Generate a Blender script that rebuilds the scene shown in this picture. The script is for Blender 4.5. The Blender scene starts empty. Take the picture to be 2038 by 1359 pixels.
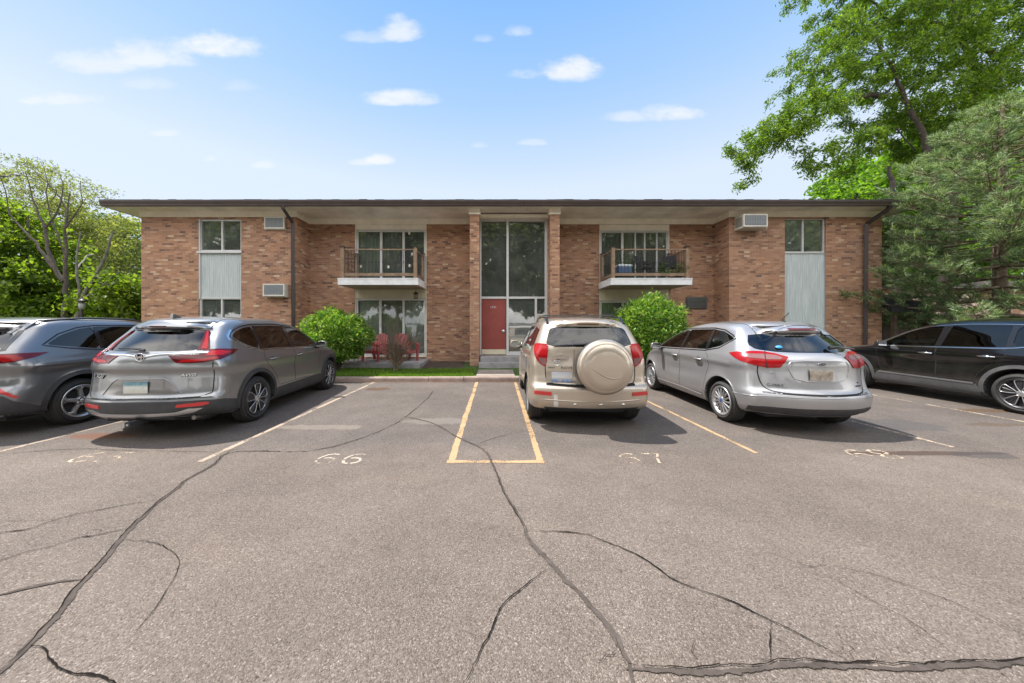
import bpy, bmesh, math, random
import numpy as np
from mathutils import Vector, Matrix
from mathutils.bvhtree import BVHTree
R = math.radians
S = bpy.context.scene
COL = S.collection

# ------------------------------------------------------------------ camera
FPX, CX, HY, CAMZ = 645.0, 985.0, 649.0, 1.55        # focal length, principal column and horizon row of the 2038 px photo
cam = bpy.data.cameras.new('camera')
camo = bpy.data.objects.new('camera', cam); COL.objects.link(camo)
camo.location = (0, 0, CAMZ); camo.rotation_euler = (R(90), 0, 0)
cam.sensor_width = 36; cam.lens = FPX / 2038 * 36
cam.shift_x = (1019 - CX) / 2038
cam.shift_y = (HY - 679.5) / 2038
cam.clip_end = 2000; cam.clip_start = 0.05
S.camera = camo

# ------------------------------------------------------------------ light
SUNDIR = Vector((-0.46, 0.22, 1.0)).normalized()
S.view_settings.view_transform = 'Standard'; S.view_settings.look = 'None'
S.view_settings.exposure = 0.87; S.view_settings.gamma = 1
S.cycles.use_denoising = True
S.cycles.max_bounces = 8; S.cycles.transparent_max_bounces = 24
S.cycles.caustics_reflective = False; S.cycles.caustics_refractive = False
S.cycles.sample_clamp_indirect = 6
sun = bpy.data.lights.new('sun', 'SUN'); sun.energy = 4.4; sun.angle = R(0.53); sun.color = (1.0, 0.95, 0.88)
suno = bpy.data.objects.new('sun', sun); COL.objects.link(suno)
suno.rotation_euler = SUNDIR.to_track_quat('Z', 'Y').to_euler()

class NT:
    """small node-tree helper"""
    def __init__(s, tree): s.t = tree; s.n = tree.nodes; s.l = tree.links
    def new(s, typ, **kw):
        n = s.n.new(typ)
        for k, v in kw.items(): setattr(n, k, v)
        return n
    def put(s, sock, v):
        if isinstance(v, bpy.types.NodeSocket): s.l.new(v, sock)
        else:
            try: sock.default_value = v
            except Exception:
                sock.default_value = (v, v, v) if not isinstance(v, (tuple, list)) else tuple(v)[:len(sock.default_value)]
    def m(s, op, a, b=None, c=None, clamp=False):
        n = s.new('ShaderNodeMath', operation=op, use_clamp=clamp)
        s.put(n.inputs[0], a)
        if b is not None: s.put(n.inputs[1], b)
        if c is not None: s.put(n.inputs[2], c)
        return n.outputs[0]
    def mix(s, f, a, b, blend='MIX'):
        n = s.new('ShaderNodeMix', data_type='RGBA', blend_type=blend)
        s.put(n.inputs[0], f); s.put(n.inputs[6], a); s.put(n.inputs[7], b)
        return n.outputs[2]
    def noise(s, vec, scale, detail=4, rough=.55, dist=0, out=0):
        n = s.new('ShaderNodeTexNoise')
        if vec is not None: s.l.new(vec, n.inputs['Vector'])
        n.inputs['Scale'].default_value = scale; n.inputs['Detail'].default_value = detail
        n.inputs['Roughness'].default_value = rough; n.inputs['Distortion'].default_value = dist
        return n.outputs[out]
    def ramp(s, f, stops, interp='LINEAR'):
        n = s.new('ShaderNodeValToRGB'); n.color_ramp.interpolation = interp
        e = n.color_ramp.elements
        while len(e) < len(stops): e.new(.5)
        for k, (p, c) in enumerate(stops):
            e[k].position = p
            if not isinstance(c, (tuple, list)): c = (c, c, c)
            e[k].color = tuple(c) + (1,)
        s.put(n.inputs[0], f)
        return n.outputs[0]
    def map(s, v, a, b, c=0, d=1, smooth=False):
        n = s.new('ShaderNodeMapRange'); n.clamp = True
        if smooth: n.interpolation_type = 'SMOOTHSTEP'
        s.put(n.inputs[0], v)
        for i, q in enumerate((a, b, c, d)): n.inputs[1 + i].default_value = q
        return n.outputs[0]
    def bump(s, h, strength=.3, dist=.01, normal=None):
        n = s.new('ShaderNodeBump'); n.inputs['Strength'].default_value = strength; n.inputs['Distance'].default_value = dist
        s.l.new(h, n.inputs['Height'])
        if normal is not None: s.l.new(normal, n.inputs['Normal'])
        return n.outputs[0]
    def sep(s, v):
        n = s.new('ShaderNodeSeparateXYZ'); s.l.new(v, n.inputs[0]); return n.outputs
    def comb(s, x, y, z=0.0):
        n = s.new('ShaderNodeCombineXYZ')
        for i, q in enumerate((x, y, z)): s.put(n.inputs[i], q)
        return n.outputs[0]

# ------------------------------------------------------------------ world: sky and clouds
SKY_STRENGTH = 0.15; SKYG = 3.72; BACK_FILL = 12.0
w = bpy.data.worlds.new('World'); S.world = w; w.use_nodes = True
t = NT(w.node_tree); t.n.clear()
sky = t.new('ShaderNodeTexSky', sky_type='NISHITA')
sky.sun_disc = False; sky.sun_elevation = math.asin(SUNDIR.z)
sky.sun_rotation = math.atan2(SUNDIR.x, SUNDIR.y) % (2 * math.pi)
sky.air_density = 1.0; sky.dust_density = 1.2; sky.ozone_density = 2.0; sky.altitude = 200
geo = t.new('ShaderNodeTexCoord').outputs['Generated']
dx, dy, dz = t.sep(geo)
ady = t.m('MAXIMUM', t.m('ABSOLUTE', dy), .05)
gx = t.m('DIVIDE', dx, ady); gz = t.m('DIVIDE', dz, ady)
gv = t.comb(gx, gz, t.m('SIGN', dy))
n1 = t.noise(t.comb(gx, t.m('MULTIPLY', gz, 1.7), 3.3), 5.5, 6, .6)
n2 = t.noise(t.comb(gx, t.m('MULTIPLY', gz, 1.9), 9.1), 16.0, 5, .6)
nn = t.m('ADD', t.m('MULTIPLY', t.m('SUBTRACT', n1, .5), 2.6), t.m('MULTIPLY', t.m('SUBTRACT', n2, .5), 1.5))
CLOUDS = [  # centre column/row and half-sizes in photo pixels (as directions of the sky), density
 (425, 90, 112, 30, 1.0), (310, 105, 120, 34, .8), (205, 118, 110, 30, .6), (130, 195, 84, 17, .8), (290, 165, 62, 17, .32), (470, 170, 46, 15, .28),
 (790, 55, 52, 30, .85), (730, 68, 60, 20, .5), (962, 75, 24, 11, .35), (1030, 60, 34, 16, .7),
 (1130, 135, 66, 30, 1.0), (1050, 147, 44, 14, .7), (800, 192, 92, 21, .95), (1330, 222, 72, 21, .9), (1250, 230, 60, 15, .55),
 (755, 316, 34, 13, .9), (720, 321, 30, 9, .5), (327, 263, 30, 9, .4), (415, 315, 18, 8, .3), (522, 327, 26, 9, .4), (955, 287, 20, 8, .35), (1062, 282, 30, 8, .4)]
acc = None
for (cx_, cy_, rx, ry, den) in CLOUDS:
    ux = (cx_ - CX) / FPX; uz = (HY - cy_) / FPX
    ex = t.m('MULTIPLY', t.m('SUBTRACT', gx, ux), FPX / rx)
    ez = t.m('MULTIPLY', t.m('SUBTRACT', gz, uz - ry / FPX * .35), FPX / ry)
    ez = t.m('MULTIPLY', ez, t.map(ez, -.2, .2, 1.7, .82))
    d2 = t.m('ADD', t.m('MULTIPLY', ex, ex), t.m('MULTIPLY', ez, ez))
    e = t.m('ADD', t.m('SUBTRACT', 1.0, d2), nn)
    e = t.m('MULTIPLY', t.map(e, -.15, 1.25, 0, 1, True), den)
    e = t.m('MULTIPLY', e, t.map(d2, 1.5, 2.6, 1, 0, True))
    acc = e if acc is None else t.m('MAXIMUM', acc, e)
acc = t.m('MULTIPLY', acc, t.map(dy, 0, .1))
hsv = t.new('ShaderNodeHueSaturation'); t.l.new(sky.outputs[0], hsv.inputs['Color'])
hsv.inputs['Saturation'].default_value = 1.0; hsv.inputs['Value'].default_value = 1.0
skyc = hsv.outputs[0]
# thin high haze: paler towards the horizon
grad = t.ramp(t.map(dz, .0, 1.0), [(0, (.80, .87, .97)), (.38, (.74, .85, .99)), (.56, (.43, .66, 1.0)), (.71, (.26, .53, 1.0)), (1, (.15, .40, .9))])
grad = t.mix(1.0, grad, (SKYG, SKYG, SKYG, 1), 'MULTIPLY')
skyc = t.mix(.93, skyc, grad)
skyc = t.mix(t.m('MULTIPLY', acc, .8), skyc, (SKYG, SKYG, SKYG * 1.02, 1))
# unseen bright cloud field added behind the camera as fill light for the shaded facade
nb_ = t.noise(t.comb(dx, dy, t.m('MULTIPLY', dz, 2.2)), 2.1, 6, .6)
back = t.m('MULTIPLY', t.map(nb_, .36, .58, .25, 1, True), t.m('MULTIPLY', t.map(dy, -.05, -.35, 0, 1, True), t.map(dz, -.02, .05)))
skyc = t.mix(back, skyc, (BACK_FILL * 1.03, BACK_FILL, BACK_FILL * .96, 1))
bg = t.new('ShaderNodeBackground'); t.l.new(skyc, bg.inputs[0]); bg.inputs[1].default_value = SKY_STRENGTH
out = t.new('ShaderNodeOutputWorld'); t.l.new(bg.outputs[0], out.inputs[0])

# ------------------------------------------------------------------ materials
MATS = {}
def mat(name, base=(.5, .5, .5), rough=.6, metal=0.0, coat=0.0, spec=.5, fn=None, **kw):
    if name in MATS: return MATS[name]
    m = bpy.data.materials.new(name); m.use_nodes = True
    n = NT(m.node_tree); p = n.n['Principled BSDF']
    p.inputs['Base Color'].default_value = tuple(base) + (1,)
    p.inputs['Roughness'].default_value = rough; p.inputs['Metallic'].default_value = metal
    p.inputs['Coat Weight'].default_value = coat; p.inputs['Coat Roughness'].default_value = kw.get('coat_rough', .04)
    p.inputs['Specular IOR Level'].default_value = spec
    if fn: fn(n, p)
    MATS[name] = m
    return m
def objco(n): return n.new('ShaderNodeTexCoord').outputs['Object']
def geopos(n): return n.new('ShaderNodeNewGeometry').outputs['Position']
def vary(scale=3, amt=.15, bump=0, bscale=60, rvar=0, world=True):
    """tone variation + optional fine bump, in world space"""
    def f(n, p):
        v = geopos(n) if world else objco(n)
        base = tuple(p.inputs['Base Color'].default_value)
        f1 = n.noise(v, scale, 5, .6)
        k = n.map(f1, .3, .7, 1 - amt, 1 + amt)
        c = n.mix(1.0, base, n.comb(k, k, k), 'MULTIPLY')
        n.l.new(c, p.inputs['Base Color'])
        if rvar: n.l.new(n.map(f1, .3, .7, p.inputs['Roughness'].default_value - rvar, p.inputs['Roughness'].default_value + rvar), p.inputs['Roughness'])
        if bump: n.l.new(n.bump(n.noise(v, bscale, 3), bump, .004), p.inputs['Normal'])
    return f

def f_brick(n, p):
    x, y, z = n.sep(geopos(n))
    u0 = n.m('DIVIDE', n.m('ADD', x, y), .205); v0 = n.m('DIVIDE', z, .0695)
    row = n.m('FLOOR', v0)
    u1 = n.m('ADD', u0, n.m('MULTIPLY', n.m('MODULO', row, 2.0), .5))
    cell = n.m('FLOOR', u1)
    wn = n.new('ShaderNodeTexWhiteNoise', noise_dimensions='2D'); n.l.new(n.comb(cell, row), wn.inputs['Vector'])
    val = wn.outputs['Value']
    col = n.ramp(val, [(0, (.16, .085, .06)), (.05, (.27, .140, .088)), (.25, (.385, .195, .112)), (.5, (.435, .222, .128)), (.82, (.48, .26, .15)), (.95, (.54, .33, .20)), (1, (.62, .45, .30))])
    big = n.noise(geopos(n), .55, 4, .6)
    col = n.mix(n.map(big, .35, .7, 0, .30), col, n.mix(1, col, (.72, .74, .80, 1), 'MULTIPLY'))
    # whole lifts of the wall were laid from browner or more orange batches
    bat = n.noise(n.comb(n.m('MULTIPLY', n.m('ADD', x, y), .35), n.m('MULTIPLY', z, .9), 7.), 1.1, 3, .5)
    col = n.mix(n.map(bat, .38, .62, 0, .55, True), col, n.mix(1, col, (.80, .86, .98, 1), 'MULTIPLY'))
    fine = n.noise(geopos(n), 45, 3)
    col = n.mix(n.map(fine, .3, .7, 0, .35), col, n.mix(1, col, (.6, .6, .6, 1), 'MULTIPLY'))
    fu = n.m('FRACT', u1); fv = n.m('FRACT', v0)
    mu = n.m('LESS_THAN', n.m('MINIMUM', fu, n.m('SUBTRACT', 1, fu)), .024)
    mv = n.m('LESS_THAN', n.m('MINIMUM', fv, n.m('SUBTRACT', 1, fv)), .072)
    mort = n.m('MAXIMUM', mu, mv)
    col = n.mix(mort, col, (.34, .25, .20, 1))
    # efflorescence streaks and weathering
    st = n.noise(n.comb(n.m('MULTIPLY', n.m('ADD', x, y), 2.2), n.m('MULTIPLY', z, .5), 2.), 1.6, 4, .65)
    col = n.mix(n.map(st, .62, .78, 0, .35), col, (.42, .33, .27, 1))
    # damp, dirty bottom courses of the wall
    dirt = n.m('MULTIPLY', n.map(z, .15, .95, 1, 0), n.map(n.noise(geopos(n), 2.2, 4), .35, .6))
    col = n.mix(n.m('MULTIPLY', dirt, .5), col, (.12, .09, .075, 1))
    n.l.new(col, p.inputs['Base Color'])
    h = n.m('ADD', n.m('SUBTRACT', 1, mort), n.m('MULTIPLY', fine, .5))
    n.l.new(n.bump(h, .55, .012), p.inputs['Normal'])
    p.inputs['Roughness'].default_value = .9
BRICK = mat('brick', fn=f_brick)

def f_asphalt(n, p):
    g = geopos(n); x, y, z = n.sep(g)
    vor = n.new('ShaderNodeTexVoronoi'); n.l.new(g, vor.inputs['Vector']); vor.inputs['Scale'].default_value = 150
    vor2 = n.new('ShaderNodeTexVoronoi'); n.l.new(g, vor2.inputs['Vector']); vor2.inputs['Scale'].default_value = 48
    rnd = n.sep(vor.outputs['Color'])[0]; rnd2 = n.sep(vor2.outputs['Color'])[1]
    col = n.ramp(rnd, [(0, (.092, .073, .061)), (.3, (.148, .120, .100)), (.62, (.170, .139, .117)), (.86, (.196, .162, .138)), (1, (.29, .248, .217))])
    d = n.map(vor2.outputs['Distance'], .0, .012, 1, 0)
    stone = n.m('MULTIPLY', n.m('GREATER_THAN', rnd2, .93), n.map(vor2.outputs['Distance'], .10, .25, 1, 0))
    col = n.mix(n.m('MULTIPLY', stone, .7), col, (.46, .41, .36, 1))
    pit = n.m('MULTIPLY', n.m('LESS_THAN', rnd2, .07), n.map(vor2.outputs['Distance'], .12, .3, 1, 0))
    col = n.mix(n.m('MULTIPLY', pit, .75), col, (.05, .042, .04, 1))
    big = n.noise(g, .45, 5, .6); mid = n.noise(g, 2.3, 5, .65)
    k = n.m('MULTIPLY', n.map(big, .3, .7, .82, 1.16), n.map(mid, .3, .7, .90, 1.09))
    # the bays were seal-coated: bluer and darker than the worn lane, the coat's edge runs unevenly
    wob = n.m('ADD', y, n.m('MULTIPLY', n.m('SUBTRACT', n.noise(g, 1.1, 5), .5), .9))
    bay = n.m('MULTIPLY', n.map(wob, 3.7, 4.5, 0, 1, True), n.map(n.noise(g, .8, 4, .6), .25, .55, .55, 1))
    col = n.mix(n.m('MULTIPLY', bay, .62), col, n.mix(1, col, (.62, .67, .74, 1), 'MULTIPLY'))
    k = n.m('MULTIPLY', k, 1.0)
    col = n.mix(1, col, n.comb(k, k, k), 'MULTIPLY')
    # tyre-polished tracks, faint drips and dusty patches
    sp_ = n.noise(g, 5.5, 6, .72); col = n.mix(n.m('MULTIPLY', n.map(sp_, .60, .68, 0, .6), n.map(y, 2.8, 4.4, .45, 1)), col, n.mix(1, col, (.62, .60, .60, 1), 'MULTIPLY'))
    du = n.noise(n.comb(n.m('MULTIPLY', x, .5), y, 3.), 1.3, 5, .65); col = n.mix(n.map(du, .52, .72, 0, .5), col, n.mix(1, col, (1.22, 1.17, 1.10, 1), 'MULTIPLY'))
    # oil and rust stains where cars stand
    def stain(cx_, cy_, rx, ry, c, a, cc):
        e = n.m('ADD', n.m('POWER', n.m('DIVIDE', n.m('SUBTRACT', x, cx_), rx), 2.0), n.m('POWER', n.m('DIVIDE', n.m('SUBTRACT', y, cy_), ry), 2.0))
        e = n.m('ADD', e, n.m('MULTIPLY', n.m('SUBTRACT', n.noise(g, 3.5, 6, .7), .5), 3.4))
        return n.mix(n.m('MULTIPLY', n.map(e, .7, 1.15, 1, 0), a), cc, tuple(c) + (1,))
    for (a_, b_, rx, ry, c, am) in ASPHALT_STAINS: col = stain(a_, b_, rx, ry, c, am, col)
    n.l.new(col, p.inputs['Base Color'])
    h = n.m('ADD', n.m('ADD', n.m('MULTIPLY', rnd, .6), n.m('MULTIPLY', vor.outputs['Distance'], -1.5)), n.m('MULTIPLY', n.noise(g, 210, 2), .8))
    n.l.new(n.bump(h, .7, .006), p.inputs['Normal'])
    p.inputs['Roughness'].default_value = .88; p.inputs['Specular IOR Level'].default_value = .3
def G(px, py, z=0.0):
    """point of the level ground (height z) seen at a pixel of the photo"""
    d = FPX * (CAMZ - z) / (py - HY)
    return ((px - CX) * d / FPX, d)
ASPHALT_STAINS = []
for (px, py, rx, ry, c, am) in [(752, 774, .30, .2, (.10, .055, .03), .85), (205, 868, .5, .13, (.16, .075, .045), .8), (1960, 817, .5, .13, (.11, .065, .035), .8),
                                (1980, 845, .45, .1, (.10, .065, .04), .6), (1840, 902, .95, .07, (.075, .05, .04), .9), (1780, 845, .7, .35, (.07, .07, .075), .55),
                                (640, 850, .7, .12, (.27, .23, .19), .45), (870, 838, .5, .2, (.25, .23, .2), .4), (1960, 905, .35, .12, (.06, .055, .055), .6)]:
    gx_, gy_ = G(px, py); ASPHALT_STAINS.append((gx_, gy_, rx, ry, c, am))
ASPHALT = mat('asphalt', fn=f_asphalt)

def ragged(n, p, amp, lo, hi, scale):
    at = n.new('ShaderNodeAttribute', attribute_name='across').outputs['Fac']
    e = n.m('ADD', at, n.m('MULTIPLY', n.m('SUBTRACT', n.noise(geopos(n), scale, 6, .75), .5), amp))
    n.l.new(n.map(e, lo, hi), p.inputs['Alpha'])
def f_seal(n, p):
    vary(9, .35, .7, 130)(n, p); ragged(n, p, 1.7, .26, .36, 16)
def f_crack(n, p):
    ragged(n, p, 1.1, .18, .42, 24)
def f_paint(wear=.5):
    def f(n, p):
        at = n.new('ShaderNodeAttribute', attribute_name='across').outputs['Fac']; g0 = geopos(n)
        e = n.m('ADD', n.m('MULTIPLY', n.map(at, 0, .35), .5), n.m('MULTIPLY', n.m('SUBTRACT', n.noise(g0, 34, 7, .8), .5), 1.5))
        e = n.m('ADD', e, n.m('MULTIPLY', n.m('SUBTRACT', n.noise(g0, 3.1, 3), .5), 1.0))
        n.l.new(n.map(e, wear - .42, wear - .30), p.inputs['Alpha'])
        g = geopos(n); base = tuple(p.inputs['Base Color'].default_value)
        k = n.map(n.noise(g, 60, 5, .7), .2, .45, .25, 1)
        col = n.mix(n.m('MULTIPLY', k, 1.0), n.mix(.35, (.21, .185, .165, 1), base), n.mix(n.map(n.noise(g, 8, 4), .3, .7, 0, .4), base, n.mix(1, base, (.75, .72, .68, 1), 'MULTIPLY')))
        n.l.new(col, p.inputs['Base Color'])
        n.l.new(n.bump(n.noise(g, 150, 3), .5, .004), p.inputs['Normal'])
    return f
YELLOW = mat('line_paint_yellow', (.40, .265, .14), .85, fn=f_paint(.72))
WHITE_LINE = mat('line_paint_white', (.35, .275, .21), .85, fn=f_paint(.76))
FADED = mat('line_paint_faded', (.48, .38, .28), .85, fn=f_paint(.84))
NUMP = mat('number_paint', (.40, .34, .27), .85, fn=f_paint(.73))
SEAL = mat('crack_sealant', (.080, .066, .058), 1.0, spec=.1, fn=f_seal)
CRACK = mat('crack_dark', (.018, .015, .013), 1.0, spec=0.0, fn=f_crack)
CONC = mat('concrete', (.28, .23, .195), .9, fn=vary(5, .22, .5, 120))
CONC_GREY = mat('concrete_grey', (.26, .25, .25), .9, fn=vary(4, .25, .5, 120))
KERB = mat('kerb_concrete', (.29, .22, .185), .9, fn=vary(4, .22, .6, 90))
SOFFIT = mat('soffit', (.78, .73, .65), .85, fn=vary(1.1, .2, .15, 40))
WHITE = mat('white_trim', (.86, .80, .68), .7, fn=vary(2.5, .1, .1, 50))
FRAMEW = mat('window_frame_white', (.56, .56, .56), .5, fn=vary(2.5, .06))
SLABW = mat('balcony_white', (.72, .73, .75), .65, fn=vary(3.5, .12, .1, 60))
BROWN = mat('gutter_brown', (.050, .034, .030), .45, fn=vary(3, .25))
SHINGLE = mat('shingle', (.10, .085, .078), .9, fn=vary(9, .35, .6, 40))
DARKPIPE = mat('downspout_brown', (.040, .029, .027), .45)
CREAM = mat('cream_panel', (.62, .56, .42), .7, fn=vary(2, .1))
DOORRED = mat('door_red', (.25, .052, .042), .45, fn=vary(2.2, .14, .08, 40))
CHROME = mat('chrome', (.72, .72, .74), .12, 1.0)
ALU = mat('aluminium', (.62, .62, .63), .38, .6)
WOODRAIL = mat('balcony_wood', (.235, .160, .105), .8, fn=vary(6, .3, .3, 70))
BLACKM = mat('black_metal', (.022, .02, .02), .5)
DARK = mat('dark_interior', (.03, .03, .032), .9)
CURT = mat('curtain', (.82, .84, .78), .9, fn=vary(2, .12))
CURTD = mat('blind_dark', (.07, .075, .08), .9)
ACW = mat('air_conditioner_white', (.58, .55, .49), .6, fn=vary(5, .12))
ACG = mat('air_conditioner_grille', (.16, .18, .20), .5)
def f_corr(n, p):
    g = geopos(n); x, y, z = n.sep(g)
    st = n.noise(n.comb(n.m('MULTIPLY', x, 9.), n.m('MULTIPLY', z, .7), 0.), 1.5, 5, .7)
    col = n.ramp(st, [(.3, (.38, .43, .44)), (.6, (.52, .57, .58)), (.8, (.60, .64, .65))])
    n.l.new(col, p.inputs['Base Color'])
CORR = mat('corrugated_panel', rough=.6, fn=f_corr)
def f_soil(n, p):
    g = geopos(n)
    n.l.new(n.ramp(n.noise(g, 14, 6, .75), [(.3, (.02, .014, .01)), (.55, (.065, .045, .033)), (.75, (.15, .11, .085))]), p.inputs['Base Color'])
    n.l.new(n.bump(n.noise(g, 40, 5), 1, .03), p.inputs['Normal']); p.inputs['Roughness'].default_value = 1
SOIL = mat('mulch', fn=f_soil)
def f_lawn(n, p):
    g = geopos(n)
    n.l.new(n.ramp(n.noise(g, 3, 6, .7), [(.3, (.035, .05, .012)), (.55, (.06, .11, .02)), (.8, (.11, .15, .04))]), p.inputs['Base Color'])
    n.l.new(n.bump(n.noise(g, 60, 4), 1, .03), p.inputs['Normal']); p.inputs['Roughness'].default_value = 1
LAWN = mat('lawn', fn=f_lawn)

def glassmat(name, tint, refl=1.0, rough=.0, ior=1.5, wav=0.0, refl_veil=0.0):
    m = bpy.data.materials.new(name); m.use_nodes = True; n = NT(m.node_tree); n.n.clear()
    tr = n.new('ShaderNodeBsdfTransparent'); tr.inputs[0].default_value = tuple(tint) + (1,)
    gl = n.new('ShaderNodeBsdfGlossy'); gl.inputs['Roughness'].default_value = rough; gl.inputs[0].default_value = (1, 1, 1, 1)
    fr = n.new('ShaderNodeFresnel'); fr.inputs['IOR'].default_value = ior
    if wav:
        b = n.bump(n.noise(geopos(n), 1.3, 2), wav, .05); n.l.new(b, gl.inputs['Normal'])
    mx = n.new('ShaderNodeMixShader')
    n.l.new(n.m('MULTIPLY', fr.outputs[0], refl, clamp=True), mx.inputs[0]); n.l.new(tr.outputs[0], mx.inputs[1]); n.l.new(gl.outputs[0], mx.inputs[2])
    if refl_veil:
        df = n.new('ShaderNodeBsdfDiffuse'); df.inputs[0].default_value = (.44, .50, .44, 1); m3_ = n.new('ShaderNodeMixShader')  # diffuse grey-green veil lightens dark panes in place of brighter reflections
        n.l.new(n.map(n.noise(geopos(n), 1.6, 5, .6), .3, .7, refl_veil * .6, refl_veil * 1.4), m3_.inputs[0]); n.l.new(mx.outputs[0], m3_.inputs[1]); n.l.new(df.outputs[0], m3_.inputs[2]); mx = m3_
    o = n.new('ShaderNodeOutputMaterial'); n.l.new(mx.outputs[0], o.inputs[0])
    return m
GLASS = glassmat('window_glass', (.78, .84, .80), 4.5, .03, 1.5, .06, .13)
CARGLASS = glassmat('car_glass', (.24, .29, .275), 1.7, .0, 1.5)
CARPRIV = glassmat('car_privacy_glass', (.07, .08, .09), 1.7, .0, 1.5)

def leafmat(name, stops, transl=.35, rough=.55):
    m = bpy.data.materials.new(name); m.use_nodes = True; n = NT(m.node_tree); n.n.clear()
    g = n.new('ShaderNodeNewGeometry')
    big = n.noise(g.outputs['Position'], 1.1, 3)
    f = n.m('ADD', n.m('MULTIPLY', g.outputs['Random Per Island'], .65), n.m('MULTIPLY', big, .35))
    c = n.ramp(f, stops)
    d = n.new('ShaderNodeBsdfPrincipled'); n.l.new(c, d.inputs['Base Color']); d.inputs['Roughness'].default_value = rough
    d.inputs['Specular IOR Level'].default_value = .35
    tl = n.new('ShaderNodeBsdfTranslucent'); n.l.new(n.mix(1, c, (1.6, 1.75, .7, 1), 'MULTIPLY'), tl.inputs[0])
    mx = n.new('ShaderNodeMixShader'); mx.inputs[0].default_value = transl
    n.l.new(d.outputs[0], mx.inputs[1]); n.l.new(tl.outputs[0], mx.inputs[2])
    o = n.new('ShaderNodeOutputMaterial'); n.l.new(mx.outputs[0], o.inputs[0])
    return m
LEAF_LOCUST = leafmat('leaf_locust', [(.1, (.035, .075, .008)), (.5, (.10, .18, .014)), (.9, (.25, .33, .04))], .45)
LEAF_MAPLE = leafmat('leaf_maple', [(.1, (0.062, 0.131, 0.015)), (.5, (0.125, 0.231, 0.022)), (.9, (0.219, 0.338, 0.037))], .55)
LEAF_BUSH = leafmat('leaf_bush', [(.1, (.035, .10, .015)), (.5, (.12, .25, .035)), (.9, (.42, .47, .11))], .35, .4)
LEAF_OLIVE = leafmat('leaf_olive', [(.1, (0.076, 0.102, 0.034)), (.5, (0.170, 0.196, 0.060)), (.9, (0.340, 0.323, 0.119))], .5)
LEAF_GREEN = leafmat('leaf_green', [(.1, (.05, .09, .012)), (.5, (.13, .19, .020)), (.9, (.24, .29, .04))], .6)
LEAF_DARK = leafmat('leaf_dark', [(.1, (0.032, 0.064, 0.019)), (.5, (0.072, 0.128, 0.035)), (.9, (0.128, 0.192, 0.056))], .3)
LEAF_BACK = leafmat('leaf_backdrop', [(.1, (.08, .105, .06)), (.5, (.14, .17, .10)), (.9, (.24, .27, .17))], .35)
NEEDLE = leafmat('pine_needle', [(.1, (.03, .07, .035)), (.5, (.15, .235, .11)), (.9, (.58, .63, .40))], .25, .45)
GRASSM = leafmat('grass_blade', [(.1, (0.060, 0.120, 0.012)), (.5, (0.120, 0.228, 0.022)), (.9, (0.228, 0.312, 0.048))], .4)
BARK = mat('bark', (.085, .068, .058), .95, fn=vary(7, .4, .8, 30))
BARKG = mat('bark_grey', (.16, .145, .13), .95, fn=vary(5, .4, .8, 30))

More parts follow.
